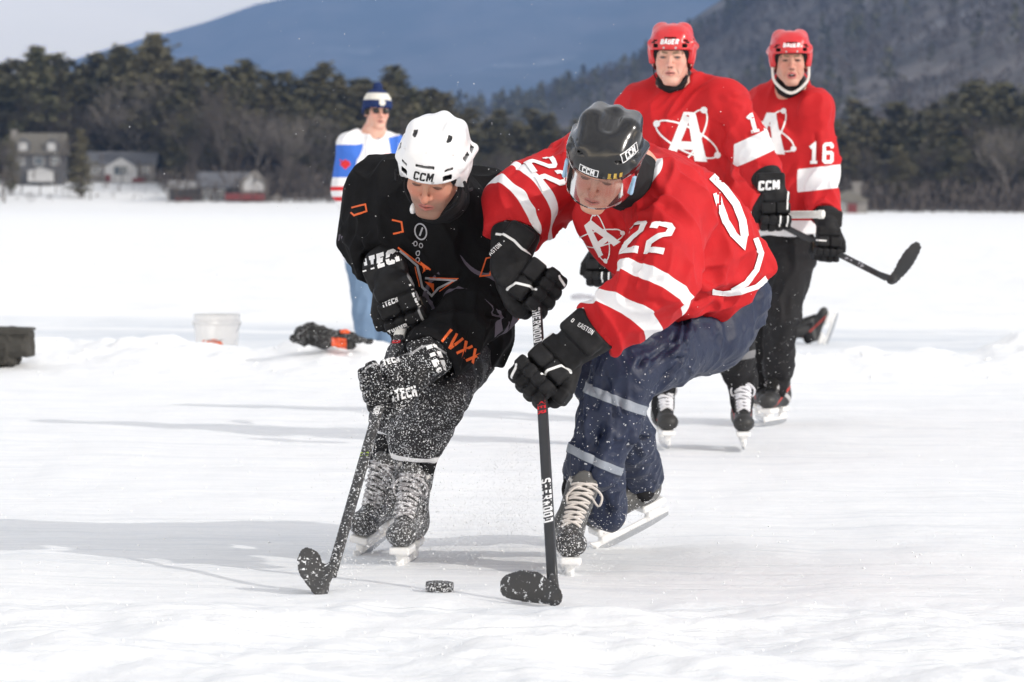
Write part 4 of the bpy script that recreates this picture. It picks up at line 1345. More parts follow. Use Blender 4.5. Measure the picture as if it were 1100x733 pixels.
def make_glove(root, grip, W, N, A, arm, mat, white=(), grey=(), scale=1.0, snow=False, cuff_len=0.115):
    """grip = centre of the fist on the shaft, W = towards the wrist, N = out of the back of the hand,
    A = along the shaft towards the little finger, arm = direction of the forearm from the wrist"""
    W = nrm(W); N = nrm(np.asarray(N) - W * np.dot(N, W)); A0 = np.cross(W, N); A = A0 if np.dot(A0, A) > 0 else -A0
    fr = Frame(); fr.o = np.asarray(grip, float); fr.R = np.stack([W, N, A], 1)
    s = scale; S = Sdf(fr); k = 0.0035
    def v(*p): return tuple(np.array(p) * s)
    for i in range(4):
        a = (-0.048 + 0.032 * i); f = (0.95, 1.0, 0.97, 0.88)[i]
        T = Sdf(fr); T.k = 0.012
        T.box(v(-0.020, 0.048, a), v(0.028, 0.0185, 0.0156), 0.009 * s, rot=((1, 0.20, 0), (0, 0, 1)))
        T.box(v(-0.052 * f, 0.020, a), v(0.0185, 0.0270, 0.0154), 0.010 * s)
        T.cone(v(-0.050 * f, -0.012, a), v(-0.024, -0.038, a), 0.0172 * s, 0.0160 * s)
        T.cone(v(-0.024, -0.038, a), v(0.008, -0.038, a), 0.0160 * s, 0.0145 * s)
        T.box(v(-0.043, 0.070, a), v(0.004, 0.010, 0.02), 0.002, 0.004, '-', rot=((1, 1.0, 0), (0, 0, 1)))
        S.sub(T, 0.0022)
    S.box(v(0.026, 0.055, 0.030), v(0.024, 0.0155, 0.030), 0.010 * s, k)
    S.box(v(0.026, 0.055, -0.032), v(0.024, 0.0155, 0.030), 0.010 * s, k)
    S.box(v(0.074, 0.048, 0.002), v(0.0225, 0.0165, 0.058), 0.012 * s, k)
    S.box(v(0.050, 0.026, 0.0), v(0.052, 0.024, 0.054), 0.014 * s, 0.008)
    S.cone(v(0.070, 0.022, -0.046), v(0.026, 0.020, -0.074), 0.023 * s, 0.0215 * s, 0.010)
    S.box(v(0.004, 0.008, -0.078), v(0.030, 0.022, 0.0185), 0.010 * s, k, rot=((1, 0.35, 0.12), (0, 0, 1)))
    S.cone(v(-0.016, -0.008, -0.072), v(-0.020, -0.034, -0.050), 0.0185 * s, 0.016 * s, 0.004)
    # cuff
    arm = nrm(arm); w0 = fr.w(v(0.092, 0.028, 0.0))
    al = fr.R.T @ arm
    c0 = np.array(v(0.090, 0.026, 0.0)); c1 = c0 + al * cuff_len * s
    S.cone(tuple(c0), tuple(c1), 0.050 * s, 0.068 * s, 0.008, flat=((0, 1, 0), 0.85))
    S.box(tuple(c0 + al * 0.062 * s + np.array([0, 0.042, 0]) * s), (0.040 * s, 0.016 * s, 0.060 * s), 0.012 * s, 0.004)
    S.plane(tuple(c1 + al * 0.0), tuple(al), 0.006)
    S.cone(tuple(c1 + al * 0.02), tuple(c0 + al * 0.055), 0.056 * s, 0.044 * s, 0.003, '-', flat=((0, 1, 0), 0.85))
    V, Q = S.mesh(0.0034, smooth=1)
    L = fr.loc(V) / s
    def lines(sets, wdt):
        d = np.full(len(V), 1.0)
        for pl in sets:
            for a, b in zip(pl[:-1], pl[1:]): d = np.minimum(d, seg_d(L * np.array([1, 0, 1.0]), np.array(a) * [1, 0, 1], np.array(b) * [1, 0, 1]))
        return np.minimum(wdt - d, L[:, 1] - 0.024)
    palm = np.minimum(np.minimum(0.010 - L[:, 1], 0.085 - L[:, 0]), np.minimum(L[:, 0] + 0.030, 0.050 - np.abs(L[:, 2])))
    at = dict(palm=palm, white=lines(white, 0.0034), grey=lines(grey, 0.0034))
    if snow: at['snow'] = np.full(len(V), 1.0)
    g = np_mesh('glove', V, Q, mat, root, attrs=at)
    return g, fr, bvh_of(V, Q)

# ---- skate
def skate_mat(name, c_boot, c_toe, c_side, snow=None):
    m = Mat(name, 0.5, 0.4)
    c = m.mix(m.attr('side', 0.0008), c_boot, c_side)
    c = m.mix(m.attr('toe', 0.0008), c, c_toe)
    c = m.mix(m.attr('felt', 0.001), c, (0.62, 0.60, 0.58))
    c = m.mix(m.attr('accent', 0.0008), c, ACCENT.get(name, (0.07, 0.07, 0.07)))
    if snow:
        f = m.math('MULTIPLY', m.ramp(m.noise(snow[0], 3, 0.75), [(snow[1], 0.0), (snow[1] + 0.08, 1.0)]), 1.0)
        c = m.mix(f, c, (0.80, 0.82, 0.85))
    m.color(c); m.bump(m.noise(120, 4), 0.3, 0.003)
    return m.m
ACCENT = {}

def make_skate(root, heel, fwd, up, mat, lace_mat, shin=None, lace_r=0.0038, snow_lace=False):
    """heel = point of the sole under the ankle; fwd = to the toe; the blade is below"""
    fr = Frame(heel, fwd, up); S = Sdf(fr)
    sh = nrm(fr.R.T @ np.asarray(shin, float)) if shin is not None else np.array([0, 0.12, 1.0])
    S.cone((0, -0.045, 0.048), (0, 0.105, 0.040), 0.046, 0.044, 0.01, flat=((1, 0, 0), 0.86))
    S.ell((0, 0.138, 0.036), (0.046, 0.056, 0.038), 0.006)
    S.ell((0, -0.050, 0.055), (0.040, 0.048, 0.055), 0.02)
    top = np.array([0, -0.030, 0.05]) + sh * 0.14
    S.cone((0, -0.025, 0.055), tuple(top), 0.050, 0.054, 0.025, flat=((1, 0, 0), 0.84))
    S.ell(tuple(top + np.array([0, -0.03, 0.0])), (0.046, 0.03, 0.03), 0.015)
    S.cone((0, 0.085, 0.078), tuple(top + np.array([0, 0.052, -0.005])), 0.026, 0.034, 0.012, flat=((1, 0, 0), 1.15))
    S.ell(tuple(top + np.array([0, 0.054, 0.006])), (0.038, 0.013, 0.050), 0.010, rot=((0, 1, -0.25), (0, 0.25, 1)))
    S.plane((0, 0, 0.0), (0, 0, -1), 0.006)
    for s in (-1, 1):   # eyestay edges
        S.cone((s * 0.026, 0.090, 0.078), tuple(top + np.array([s * 0.032, 0.040, 0.0])), 0.008, 0.009, 0.003)
    V, Q = S.mesh(0.0042, smooth=1); L = fr.loc(V)
    toe = L[:, 1] - 0.108 - 0.25 * np.maximum(L[:, 2] - 0.03, 0)
    up_t = (L - top) @ sh
    felt = np.minimum(0.006 - np.abs(L[:, 2] - top[2] - 0.078) * 0.5, 0.0) * 0 + (0.009 - np.abs(seg_t(L, top, top + sh)[0] - 0.012)) 
    felt = np.where(L[:, 1] > top[1] + 0.048, L[:, 2] - top[2] - 0.062, felt - 0.004)
    side = np.minimum(0.012 - np.abs(L[:, 2] - 0.045 - 0.55 * (L[:, 1] + 0.02)), np.abs(L[:, 0]) - 0.022)
    acc = np.minimum(0.006 - np.abs(L[:, 2] - 0.075 + 0.5 * (L[:, 1] - 0.0)), np.abs(L[:, 0]) - 0.03)
    b = np_mesh('skate', V, Q, mat, root, attrs=dict(toe=toe, felt=felt, side=side, accent=acc))
    # laces
    parts = []; n = 9; bv = bvh_of(V, Q)
    a0 = np.array([0, 0.098, 0.080]); a1 = top + np.array([0, 0.058, 0.012]); axd = nrm(a1 - a0); nd = np.array([0, axd[2], -axd[1]])
    if nd[1] < 0: nd = -nd
    for i in range(n):
        t = (i + 0.3) / n; c = a0 + (a1 - a0) * t; w_ = 0.026 + 0.011 * t
        for sg in ((-1, 1) if i % 2 == 0 or i < 3 else (1,)):
            pts = []
            for u in np.linspace(-1, 1, 9):
                q0 = fr.w(c + axd * (sg * u * 0.007 + 0.004 * (1 - u * u)) + np.array([u * w_, 0, 0]) + nd * 0.10)
                hit = bv.ray_cast(Vector(q0), Vector(-fr.d(nd)), 0.2)
                if hit[0] is not None: pts.append(np.array(hit[0]) + fr.d(nd) * lace_r * (0.9 + 0.4 * (sg > 0)))
            if len(pts) > 3: parts.append(tube(smooth_path(pts, 16), [lace_r] * len(smooth_path(pts, 16)), 6))
    # bow loops
    for s in (-1, 1):
        t0 = top + np.array([0, 0.074, 0.004])
        pts = [fr.w(t0), fr.w(t0 + np.array([s * 0.025, 0.018, 0.004])), fr.w(t0 + np.array([s * 0.050, 0.012, -0.022])), fr.w(t0 + np.array([s * 0.040, 0.010, -0.050])), fr.w(t0 + np.array([s * 0.012, 0.008, -0.012]))]
        pp = smooth_path(pts, 16); parts.append(tube(pp, [lace_r * 0.85] * len(pp), 5))
    g = merge(parts); np_mesh('laces', g[0], g[1], lace_mat, b)
    # holder and blade
    S = Sdf(fr)
    S.box((0, 0.120, -0.010), (0.030, 0.055, 0.012), 0.006, 0.008); S.box((0, -0.050, -0.010), (0.026, 0.045, 0.012), 0.006, 0.008)
    S.box((0, 0.125, -0.032), (0.012, 0.032, 0.022), 0.006, 0.014); S.box((0, -0.055, -0.032), (0.011, 0.028, 0.022), 0.006, 0.014)
    S.cone((0, -0.105, -0.054), (0, 0.175, -0.054), 0.0095, 0.0095, 0.012, flat=((1, 0, 0), 0.75))
    S.cone((0, 0.175, -0.054), (0, 0.192, -0.040), 0.0085, 0.005, 0.01)
    V, Q = S.mesh(0.0035); np_mesh('holder', V, Q, WHITE_P, b)
    S = Sdf(fr); S.box((0, 0.038, -0.072), (0.0022, 0.148, 0.013), 0.002, 0)
    S.cut(lambda x, y, z: np.sqrt((y - 0.038) ** 2 * 0.02 + (z + 0.056) ** 2) - 0.0285, 0.003)
    V, Q = S.mesh(0.0022, smooth=0); np_mesh('blade', V, Q, STEEL, b)
    return b, fr

# ---- stick
def make_stick(label, butt, heel, blade_dir, blade_len, group=None, base=(0.02, 0.02, 0.022), flat=(0, -1, 0), tape=None, tape_n=0.0, blade_mat=None, curve=0.03, sweep=0.0, shaft_mat=None, width=0.027, thick=0.018, cat='hockey stick', blade_h=0.072, up_hint=None):
    butt = np.asarray(butt, float); heel = np.asarray(heel, float)
    root = empty('hockey_stick', heel)
    ax = nrm(butt - heel); L = np.linalg.norm(butt - heel)
    n = nrm(np.asarray(flat, float) - ax * np.dot(flat, ax)); sd = np.cross(ax, n)
    def shaft(a, b, w_, t_, rnd=0.3):
        prof = []
        for u, v in ((1, 1 - rnd), (1 - rnd, 1), (-1 + rnd, 1), (-1, 1 - rnd), (-1, -1 + rnd), (-1 + rnd, -1), (1 - rnd, -1), (1, -1 + rnd)):
            prof.append((u * w_ / 2, v * t_ / 2))
        V = []
        for t in np.linspace(a, b, 12):
            wt = w_ ; 
            for u, v in prof: V.append(heel + ax * t + sd * u + n * v)
        V = np.array(V); q = []
        for i in range(11):
            for j in range(8):
                q.append([i * 8 + j, i * 8 + (j + 1) % 8, (i + 1) * 8 + (j + 1) % 8, (i + 1) * 8 + j])
        m_ = len(V); V = np.concatenate([V, [heel + ax * a], [heel + ax * b]])
        tr = [[m_, (j + 1) % 8, j] for j in range(8)] + [[m_ + 1, 88 + j, 88 + (j + 1) % 8] for j in range(8)]
        return V, [np.array(q), np.array(tr)]
    V, f = shaft(0.055, L, width, thick)
    sh = np_mesh('shaft', V, f, shaft_mat or STICK_K, root, smooth=False)
    if tape_n > 0:
        V, f = shaft(L - tape_n, L + 0.004, width * 1.14, thick * 1.2, 0.45); np_mesh('grip_tape', V, f, tape, root, smooth=False)
        V, f = shaft(L - 0.012, L + 0.012, width * 1.35, thick * 1.5, 0.6); np_mesh('knob', V, f, tape, root, smooth=True)
    # blade: paddle swept along blade_dir with a curve
    bd = nrm(blade_dir); upv = nrm(np.asarray(up_hint, float) if up_hint is not None else np.array([0, 0, 1.0])); upv = nrm(upv - bd * upv.dot(bd)); sid = np.cross(bd, upv)
    S = Sdf()
    prev = None; N_ = 12
    for i in range(N_ + 1):
        t = i / N_
        hh = blade_h * (0.32 + 0.18 * min(1, t * 2.0) - 0.10 * max(0, t - 0.75) / 0.25) 
        c = heel + bd * (t * (blade_len - hh)) + sid * curve * t * t + upv * sweep * t * t + upv * (hh * 0.98 + 0.010 * max(0, t - 0.6))
        if prev is not None: 
            S.cone(prev[0], c, prev[1], hh, 0.002, flat=(sid, 0.11))
        prev = (c, hh)
    S.cone(heel + upv * 0.02, heel + ax * 0.10, 0.017, 0.0145, 0.02, flat=(n, 0.6))
    V, Q = S.mesh(0.0035, smooth=1)
    bl = np_mesh('blade', V, Q, blade_mat or STICK_K, root)
    tag(root, label, cat, group)
    return root, sh, dict(ax=ax, n=n, sd=sd, L=L, heel=heel, bvh=bvh_of(V, Q), bl=bl)

def speckled(name, c1, sc, thr, rough=0.5, spec=0.4, snowc=(0.75, 0.77, 0.80)):
    m = Mat(name, rough, spec)
    f = m.ramp(m.noise(sc, 3, 0.75), [(thr, 0.0), (thr + 0.05, 1.0)])
    m.color(m.mix(f, c1, snowc)); m.bump(m.noise(sc, 3, 0.75), 0.4, 0.002); return m.m
STICK_K = plain('black_carbon', (0.022, 0.023, 0.026), 0.35, 0.5)
STICK_SNOW = speckled('black_carbon_with_snow', (0.035, 0.035, 0.037), 130, 0.57)
BLADE_SNOW = speckled('worn_blade_with_snow', (0.045, 0.045, 0.046), 70, 0.60)
TAPE_W = plain('white_tape', (0.74, 0.73, 0.70), 0.8, 0.2, 0.08)

def shaft_text(sh, info, txt, t, size, mat, name='lettering', turn=1, bold=0.0):
    """lettering along the shaft at distance t from the heel"""
    root = sh.parent; me = sh.data; off = Vector(root.location)
    bv = BVHTree.FromPolygons([v.co + off for v in me.vertices], [tuple(p.vertices) for p in me.polygons])
    bm = text_outline(txt, size, bold=bold)
    up = np.cross(info['ax'] * turn, -info['n'])
    return decal(name, bm, mat, sh, bv, info['heel'] + info['ax'] * t, -info['n'], up, off=0.0008, step=0.05)

P0 = P
# ------------------------------------------------------------------ player 22 in red, front right
RED = (0.50, 0.012, 0.016); WHITE = (0.80, 0.80, 0.82)
RED_JERSEY = cloth('red_jersey_fabric', RED, [('w', WHITE)], 0.7, 700, 0.22)
NAVY_PANTS = cloth('navy_nylon', (0.012, 0.020, 0.052), [('band', (0.26, 0.29, 0.34))], 0.5, 1200, 0.35, snow=(75, 0.66), spec=0.4)
SKIN_22 = skin_mat('fair_skin', (0.62, 0.36, 0.27), (0.50, 0.17, 0.14), (0.62, 0.22, 0.16))
HELM_K = helmet_mat('black_helmet_shell', (0.006, 0.006, 0.007), 0.2)
GLOVE_22 = glove_mat('black_glove_leather')
SKATE_22 = skate_mat('snowy_grey_skate', (0.085, 0.085, 0.085), (0.04, 0.04, 0.042), (0.16, 0.16, 0.16), snow=(60, 0.60))
LACE_W = plain('pale_laces', (0.62, 0.58, 0.55), 0.8, 0.2)
LACE_SNOW = speckled('snowy_laces', (0.30, 0.29, 0.30), 90, 0.5, 0.8, 0.2, (0.72, 0.72, 0.75))

def hand_pose(J, sd, grip, W, scale=1.06, off=0.092):
    W = nrm(W); wp = np.asarray(grip, float) + W * off * scale
    J['wri' + sd] = wp; J['cuf' + sd] = wp + nrm(J['elb' + sd] - wp) * 0.110
    return nrm(J['elb' + sd] - wp)

def jersey_mesh(J, S_extra, h=0.0055, neckr=0.085, sleeve=(0.095, 0.092, 0.080), arms=('L', 'R'), neck_out=None):
    S = Sdf(); S.k = 0.045
    S_extra(S)
    for sd in arms:
        s0, e0, w0 = J['sho' + sd], J['elb' + sd], J['cuf' + sd]
        d = nrm(w0 - e0); T = Sdf()
        T.cone(s0, e0, sleeve[0], sleeve[1], 0.06)
        T.cone(e0, w0, sleeve[1], sleeve[2], 0.035)
        # open the sleeve end
        T.plane(tuple(w0), tuple(d), 0.004)
        T.cone(tuple(w0 + d * 0.02), tuple(w0 - d * 0.03), sleeve[2] - 0.007, sleeve[2] - 0.02, 0.004, '-')
        # a plane would also cut the upper arm where it doubles back
        T.cone(s0, s0 + (e0 - s0) * 0.80, sleeve[0], sleeve[1], 0.03)
        S.sub(T, 0.05)
    return S

def f22():
    P = lambda a, b, Y: P0(a, b, Y - 0.42)
    root = empty('person', G(640, 600))
    J = dict(neck=P(678, 186, 9.62), chest=P(702, 228, 9.85), pelvis=P(748, 338, 10.2),
             shoL=P(722, 222, 9.62), elbL=P(708, 305, 9.38), wriL=P(640, 366, 9.28), cufL=P(640, 366, 9.28),
             shoR=P(628, 186, 9.95), elbR=P(560, 222, 9.80), wriR=P(556, 258, 9.60), cufR=P(553, 252, 9.62),
             hipL=P(758, 352, 10.15), kneL=P(664, 402, 9.78), ankL=P(622, 526, 9.84),
             hipR=P(722, 345, 10.28), kneR=P(648, 408, 10.02), ankR=P(690, 508, 10.45))
    st, sh_, inf = STICKS['red22']
    LT = inf['L']
    def shaft_pt(t): return inf['heel'] + inf['ax'] * t
    WR = (-0.80, 0.10, 0.55); WL = (0.70, 0.25, 0.60)
    gRp, gLp = shaft_pt(LT * 0.925), shaft_pt(LT * 0.645)
    aR = hand_pose(J, 'R', gRp, WR); aL = hand_pose(J, 'L', gLp, WL)
    hf = Frame(P(648, 176, 9.38), (-0.26, -0.80, -0.56), (0.14, -0.5, 0.83))
    make_body(root, hf, J, SKIN_22, age=1.0, narrow=1.0, closed=True)
    # jersey
    def ex(S):
        S.cone(J['neck'] + (0.02, 0.06, -0.03), J['chest'], 0.10, 0.175, 0.06)
        S.cone(J['shoL'], J['shoR'], 0.105, 0.095, 0.07)
        S.cone(J['chest'], P(738, 262, 9.98), 0.175, 0.185, 0.06)
        S.cone(P(735, 262, 9.98), P(772, 306, 10.18), 0.185, 0.165, 0.06)
        S.cone(P(770, 300, 10.15), P(788, 322, 10.28), 0.168, 0.158, 0.04)
        S.cone(P(690, 268, 9.75), P(728, 300, 9.9), 0.10, 0.12, 0.06)      # belly cloth hanging under the arm
        S.cone(P(645, 235, 9.72), P(668, 272, 9.74), 0.075, 0.06, 0.05)    # chest front
    S = jersey_mesh(J, ex, sleeve=(0.108, 0.100, 0.080))
    # hem
    S.plane(P(770, 336, 10.15), (0.62, 0.12, -0.78), 0.004)
    # neck opening
    S.ball(J['neck'] + np.array([-0.03, -0.09, 0.055]), 0.085, 0.006, '-')
    V, Q = S.mesh(0.0052)
    N = vnormals(V, Q)
    V = folds(V, N, strokes=creases([J['shoL'], J['elbL'], J['cufL']], 14, 15, width=(0.008, 0.014), hgt=0.0045, rad=0.10, face=(0, -1, 0.2), twist=1.2) + creases([P(735, 230, 9.8), P(760, 280, 10), P(785, 310, 10.2)], 16, 16, width=(0.009, 0.016), hgt=0.005, rad=0.17, face=(0.2, -1, 0.3), twist=0.8) + creases([J['shoR'], J['elbR']], 8, 17, width=(0.008, 0.014), hgt=0.0045, rad=0.10, twist=1.0)); N = vnormals(V, Q)
    V = folds(V, N, strokes=[(P(742, 238, 9.6), P(716, 318, 9.5), 0.016, -0.014), (P(760, 250, 9.7), P(728, 322, 9.7), 0.018, 0.010),
                             (P(720, 300, 9.3), P(690, 300, 9.25), 0.012, -0.010), (P(730, 320, 9.7), P(800, 300, 9.9), 0.016, 0.009),
                             (P(715, 325, 9.7), P(780, 318, 9.9), 0.012, -0.009), (P(700, 262, 9.5), P(735, 250, 9.6), 0.014, -0.008),
                             (P(655, 335, 9.2), P(690, 352, 9.2), 0.012, 0.008), (P(668, 318, 9.2), P(702, 338, 9.2), 0.010, -0.008),
                             (P(600, 175, 9.8), P(572, 240, 9.7), 0.014, -0.008), (P(590, 215, 9.7), P(545, 200, 9.7), 0.012, 0.006),
                             (P(740, 200, 9.6), P(790, 290, 9.8), 0.02, 0.006)],
              noise=[(J['elbL'] - J['shoL'], 0.20, 0.055, 0.007, 1), ((0.5, 0.2, -0.8), 0.26, 0.07, 0.007, 2), ((1, 0, 0.3), 0.3, 0.10, 0.005, 3)])
    # white trim
    def arm_bands(sd, bands, rmax):
        e, w_, s_ = J['elb' + sd], J['cuf' + sd], J['sho' + sd]
        tw, dw = seg_t(V, e, w_); ts, ds = seg_t(V, s_, e); Ls = np.linalg.norm(e - s_)
        # distance along the sleeve from the shoulder, with the elbow bend
        blend = np.clip((tw + 0.05) / 0.10, 0, 1)
        t = (1 - blend) * np.minimum(ts, Ls + 0.1) + blend * (Ls + tw)
        near = rmax - np.minimum(seg_d(V, s_, e), seg_d(V, e, w_))
        m_ = np.full(len(V), -1.0)
        for c, hw in bands: m_ = np.maximum(m_, hw - np.abs(t - c))
        return np.minimum(m_, near)
    bn = nrm((-0.50, -0.28, -0.82))
    q1 = (V - P(687, 301, 9.40)) @ bn; q2 = (V - P(660, 328, 9.36)) @ bn
    wl = np.maximum(0.0200 - np.abs(q1), 0.0205 - np.abs(q2))
    wl = np.minimum(wl, 0.150 - np.minimum(seg_d(V, J['shoL'], J['elbL']), seg_d(V, J['elbL'], J['cufL'])))
    wl = np.minimum(wl, P(722, 300, 9.4)[0] - V[:, 0] + 0.9 * (P(650, 300, 9.45)[1] - V[:, 1]) )
    ts, ds = seg_t(V, J['shoR'], J['elbR'])
    wr = np.minimum(np.maximum(0.014 - np.abs(ts - 0.235), 0.013 - np.abs(ts - 0.305)), 0.15 - ds)
    hemn = nrm((0.62, 0.12, -0.78)); th = (V - P(770, 336, 10.15)) @ hemn
    arm_near = np.minimum(seg_d(V, J['shoL'], J['elbL']), seg_d(V, J['elbL'], J['cufL']))
    away = np.minimum((V - P(742, 300, 9.9)) @ nrm((0.9, 0.2, 0.2)), arm_near - 0.13)
    hb = np.maximum(0.012 - np.abs(th + 0.052), 0.013 - np.abs(th + 0.118 + 0.5 * (V[:, 2] - P(800, 275, 10)[2])))
    hb = np.minimum(np.minimum(hb, away + 0.05), P(800, 268, 10)[2] - V[:, 2])
    neck = 0.102 - np.linalg.norm(V - (J['neck'] + np.array([-0.015, -0.045, 0.03])), axis=1)
    neck = np.minimum(neck, 0.0 + V[:, 2] - P(600, 222, 9.6)[2])
    w = np.maximum(np.maximum(wl, wr), neck)
    jer = np_mesh('jersey', V, Q, RED_JERSEY, root, attrs=dict(w=w))
    bv = bvh_of(V, Q)
    # numbers
    view = lambda p: nrm(p - CAM_POS)
    c, n = spot(bv, 693, 253)
    decal('number', number_bm('22', 0.110, 1.0), DECAL_W, jer, bv, c, view(c) * 0.6 - n * 0.5, (0.16, 0, 1), off=0.0032, step=0.008, lim=0.06)
    c, n = spot(bv, 588, 184)
    decal('number', number_bm('22', 0.095, 0.95), DECAL_W, jer, bv, c, view(c) * 0.6 - n * 0.5, (0.88, 0, 0.45), off=0.0032, step=0.008, lim=0.06)
    def traced(name, polys_px, cx, cy):
        c_, n_ = spot(bv, cx, cy); d_ = view(c_); k_ = np.dot(c_ - CAM_POS, CAM_FWD) / F_PX
        zz = CAM_UP; decal(name, polys_bm([[((x - cx) * k_, -(y - cy) * k_) for x, y in q] for q in polys_px]), DECAL_W, jer, bv, c_, d_, zz, 0.0035, 0.006, lim=0.12)
    two = stroke_polys([(764, 190), (778, 204), (790, 220), (797, 238), (799, 254)], 8.5) + stroke_polys([(799, 250), (797, 262), (787, 252), (779, 238), (773, 222), (769, 208)], 7.5)
    traced('number', two, 785, 226)
    hem_ = stroke_polys([(811, 256), (817, 272), (812, 290), (801, 304), (786, 312)], 6.0) + stroke_polys([(823, 299), (812, 308), (795, 313), (776, 315), (765, 313)], 6.0)
    traced('stripe', hem_, 803, 300)
    c, n = spot(bv, 652, 256)
    decal('logo', atom_bm(0.14), DECAL_W, jer, bv, c + np.array([-0.02, 0, 0]), view(c) * 0.6 - n * 0.4, (-0.75, 0, 0.9))
    # pants
    S = Sdf(); S.k = 0.035
    S.cone(P(775, 318, 10.25), J['hipL'], 0.145, 0.130, 0.05)
    S.cone(P(770, 330, 10.25), J['hipR'], 0.135, 0.12, 0.05)
    S.cone(J['hipL'], P(704, 380, 9.9), 0.128, 0.106, 0.04); S.cone(P(704, 380, 9.9), P(668, 404, 9.78), 0.106, 0.090, 0.04)
    S.cone(P(668, 404, 9.78), P(655, 450, 9.78), 0.090, 0.088, 0.04); S.cone(P(655, 450, 9.78), P(641, 498, 9.78), 0.087, 0.074, 0.03)
    S.cone(P(636, 498, 9.78), J['ankL'] + (0.01, 0.03, 0.03), 0.076, 0.056, 0.03)
    S.cone(P(646, 500, 9.95), P(648, 548, 10.02), 0.070, 0.060, 0.03); S.cone(P(650, 520, 10.02), P(655, 553, 10.05), 0.055, 0.045, 0.02)
    S.cone(J['hipR'], J['kneR'], 0.12, 0.088, 0.04); S.cone(J['kneR'], P(672, 470, 10.25), 0.085, 0.08, 0.03); S.cone(P(672, 470, 10.25), P(686, 506, 10.42), 0.08, 0.072, 0.03); S.cone(P(686, 506, 10.42), P(690, 518, 10.48), 0.072, 0.062, 0.02)
    V, Q = S.mesh(0.0052); N = vnormals(V, Q)
    V = folds(V, N, strokes=creases([P(770, 340, 10.2), P(704, 380, 9.9), P(668, 404, 9.78)], 26, 5, rad=0.11, face=(-0.2, -1, 0.3)) + creases([P(668, 404, 9.78), P(655, 450, 9.78), P(641, 498, 9.78)], 16, 6, rad=0.085) + creases([P(648, 410, 10.0), P(672, 470, 10.25), P(688, 510, 10.42)], 8, 8, rad=0.08)); N = vnormals(V, Q)
    V = folds(V, N, strokes=[(P(640, 395, 9.6), P(700, 420, 9.7), 0.012, -0.008), (P(700, 340, 9.8), P(730, 380, 9.9), 0.014, -0.010), (P(690, 352, 9.8), P(712, 396, 9.8), 0.012, 0.008),
                             (P(622, 440, 9.7), P(640, 480, 9.8), 0.010, -0.006), (P(640, 510, 9.9), P(655, 550, 9.95), 0.010, -0.010), (P(665, 505, 9.95), P(662, 545, 9.95), 0.010, 0.008),
                             (P(735, 350, 9.95), P(760, 385, 10), 0.012, -0.009), (P(655, 450, 9.75), P(660, 490, 9.85), 0.008, 0.007), (P(640, 450, 9.75), P(648, 490, 9.85), 0.008, -0.007),
                             (P(690, 430, 9.8), P(720, 405, 9.8), 0.012, 0.008)],
              noise=[(J['kneL'] - J['hipL'], 0.20, 0.045, 0.0040, 11), ((0.1, 0, 1), 0.26, 0.045, 0.0035, 12), ((0.7, 0, -0.7), 0.18, 0.04, 0.002, 13)])
    t1, d1 = seg_t(V, J['kneL'], P(652, 500, 9.95))
    sh = seg_d(V, J['kneL'], P(640, 498, 9.78))
    tk = nrm((P(652, 500, 9.95) - J['kneL']) * np.array([1, 0, 1])); q = (V - P(668, 431, 9.8)) @ nrm((-0.36, 0, -0.93)); q2 = (V - P(650, 495, 9.92)) @ nrm((-0.41, 0, -0.91))
    band = np.maximum(0.014 - np.abs(q), 0.0115 - np.abs(q2)); band = np.minimum(band, 0.150 - sh)
    band = np.where((V - J['kneL']) @ np.array([0, 1.0, 0]) > 0.25, -1, band)
    sn = np.clip((0.62 - V[:, 2]) / 0.3, 0.0, 1) 
    N = vnormals(V, Q); V = V + N * (np.clip(band + 0.006, 0, 0.004) * 0.9)[:, None]
    np_mesh('pants', V, Q, NAVY_PANTS, root, attrs=dict(band=band, snow=sn))
    S = Sdf(); S.cone(hf.w((0.0, -0.050, -0.055)), J['neck'] + (0.0, 0.0, -0.02), 0.084, 0.092, 0); S.f = hf; S.plane((0, -0.004, 0), (0, 1, 0.15), 0.01)
    Vc, Qc = S.mesh(0.006); Vc = folds(Vc, vnormals(Vc, Qc), noise=[((1, 0, 0.1), 0.1, 0.03, 0.002, 7)])
    np_mesh('undershirt', Vc, Qc, PAD, root)
    # helmet, visor
    hel, hV, hQ = make_helmet(root, hf, HELM_K, style=2)
    hb_ = helmet_bvh(hel, root)
    def plate(w_, h_, c_, dd, up, txt, sz):
        fr_p = stroke_polys([(-w_, -h_), (w_, -h_), (w_, h_), (-w_, h_)], 0.0022, True)
        decal('badge', polys_bm(fr_p), DECAL_W, hel, hb_, c_, dd, up, 0.0010, 0.01)
        decal('lettering', text_outline(txt, sz, bold=0.0006), DECAL_W, hel, hb_, c_, dd, up, 0.0012, 0.01)
    plate(0.027, 0.0095, hf.w((0.020, 0.13, 0.050)), hf.d((-0.1, -1, 0)), hf.d((0, 0.1, 1)), 'CCM', 0.021)
    plate(0.036, 0.0125, hf.w((-0.085, 0.06, 0.105)), hf.d((0.75, -0.35, -0.5)), hf.d((0.45, -0.1, 0.85)), 'CCM', 0.028)
    decal('lettering', polys_bm([[(x, -0.006), (x + 0.008, -0.006), (x + 0.008, 0.008), (x, 0.008)] for x in (-0.022, -0.006, 0.010)] + [[(x, -0.009), (x + 0.012, -0.009), (x + 0.012, -0.006), (x, -0.006)] for x in (-0.023, -0.007)]), DECAL_G, hel, hb_, hf.w((-0.056, 0.11, 0.048)), hf.d((0.35, -1, 0)), hf.d((0, 0.1, 1)), 0.0012, 0.01)
    visor(hel, hf)
    earpiece(hel, hf)
    # gloves
    A = inf['ax']
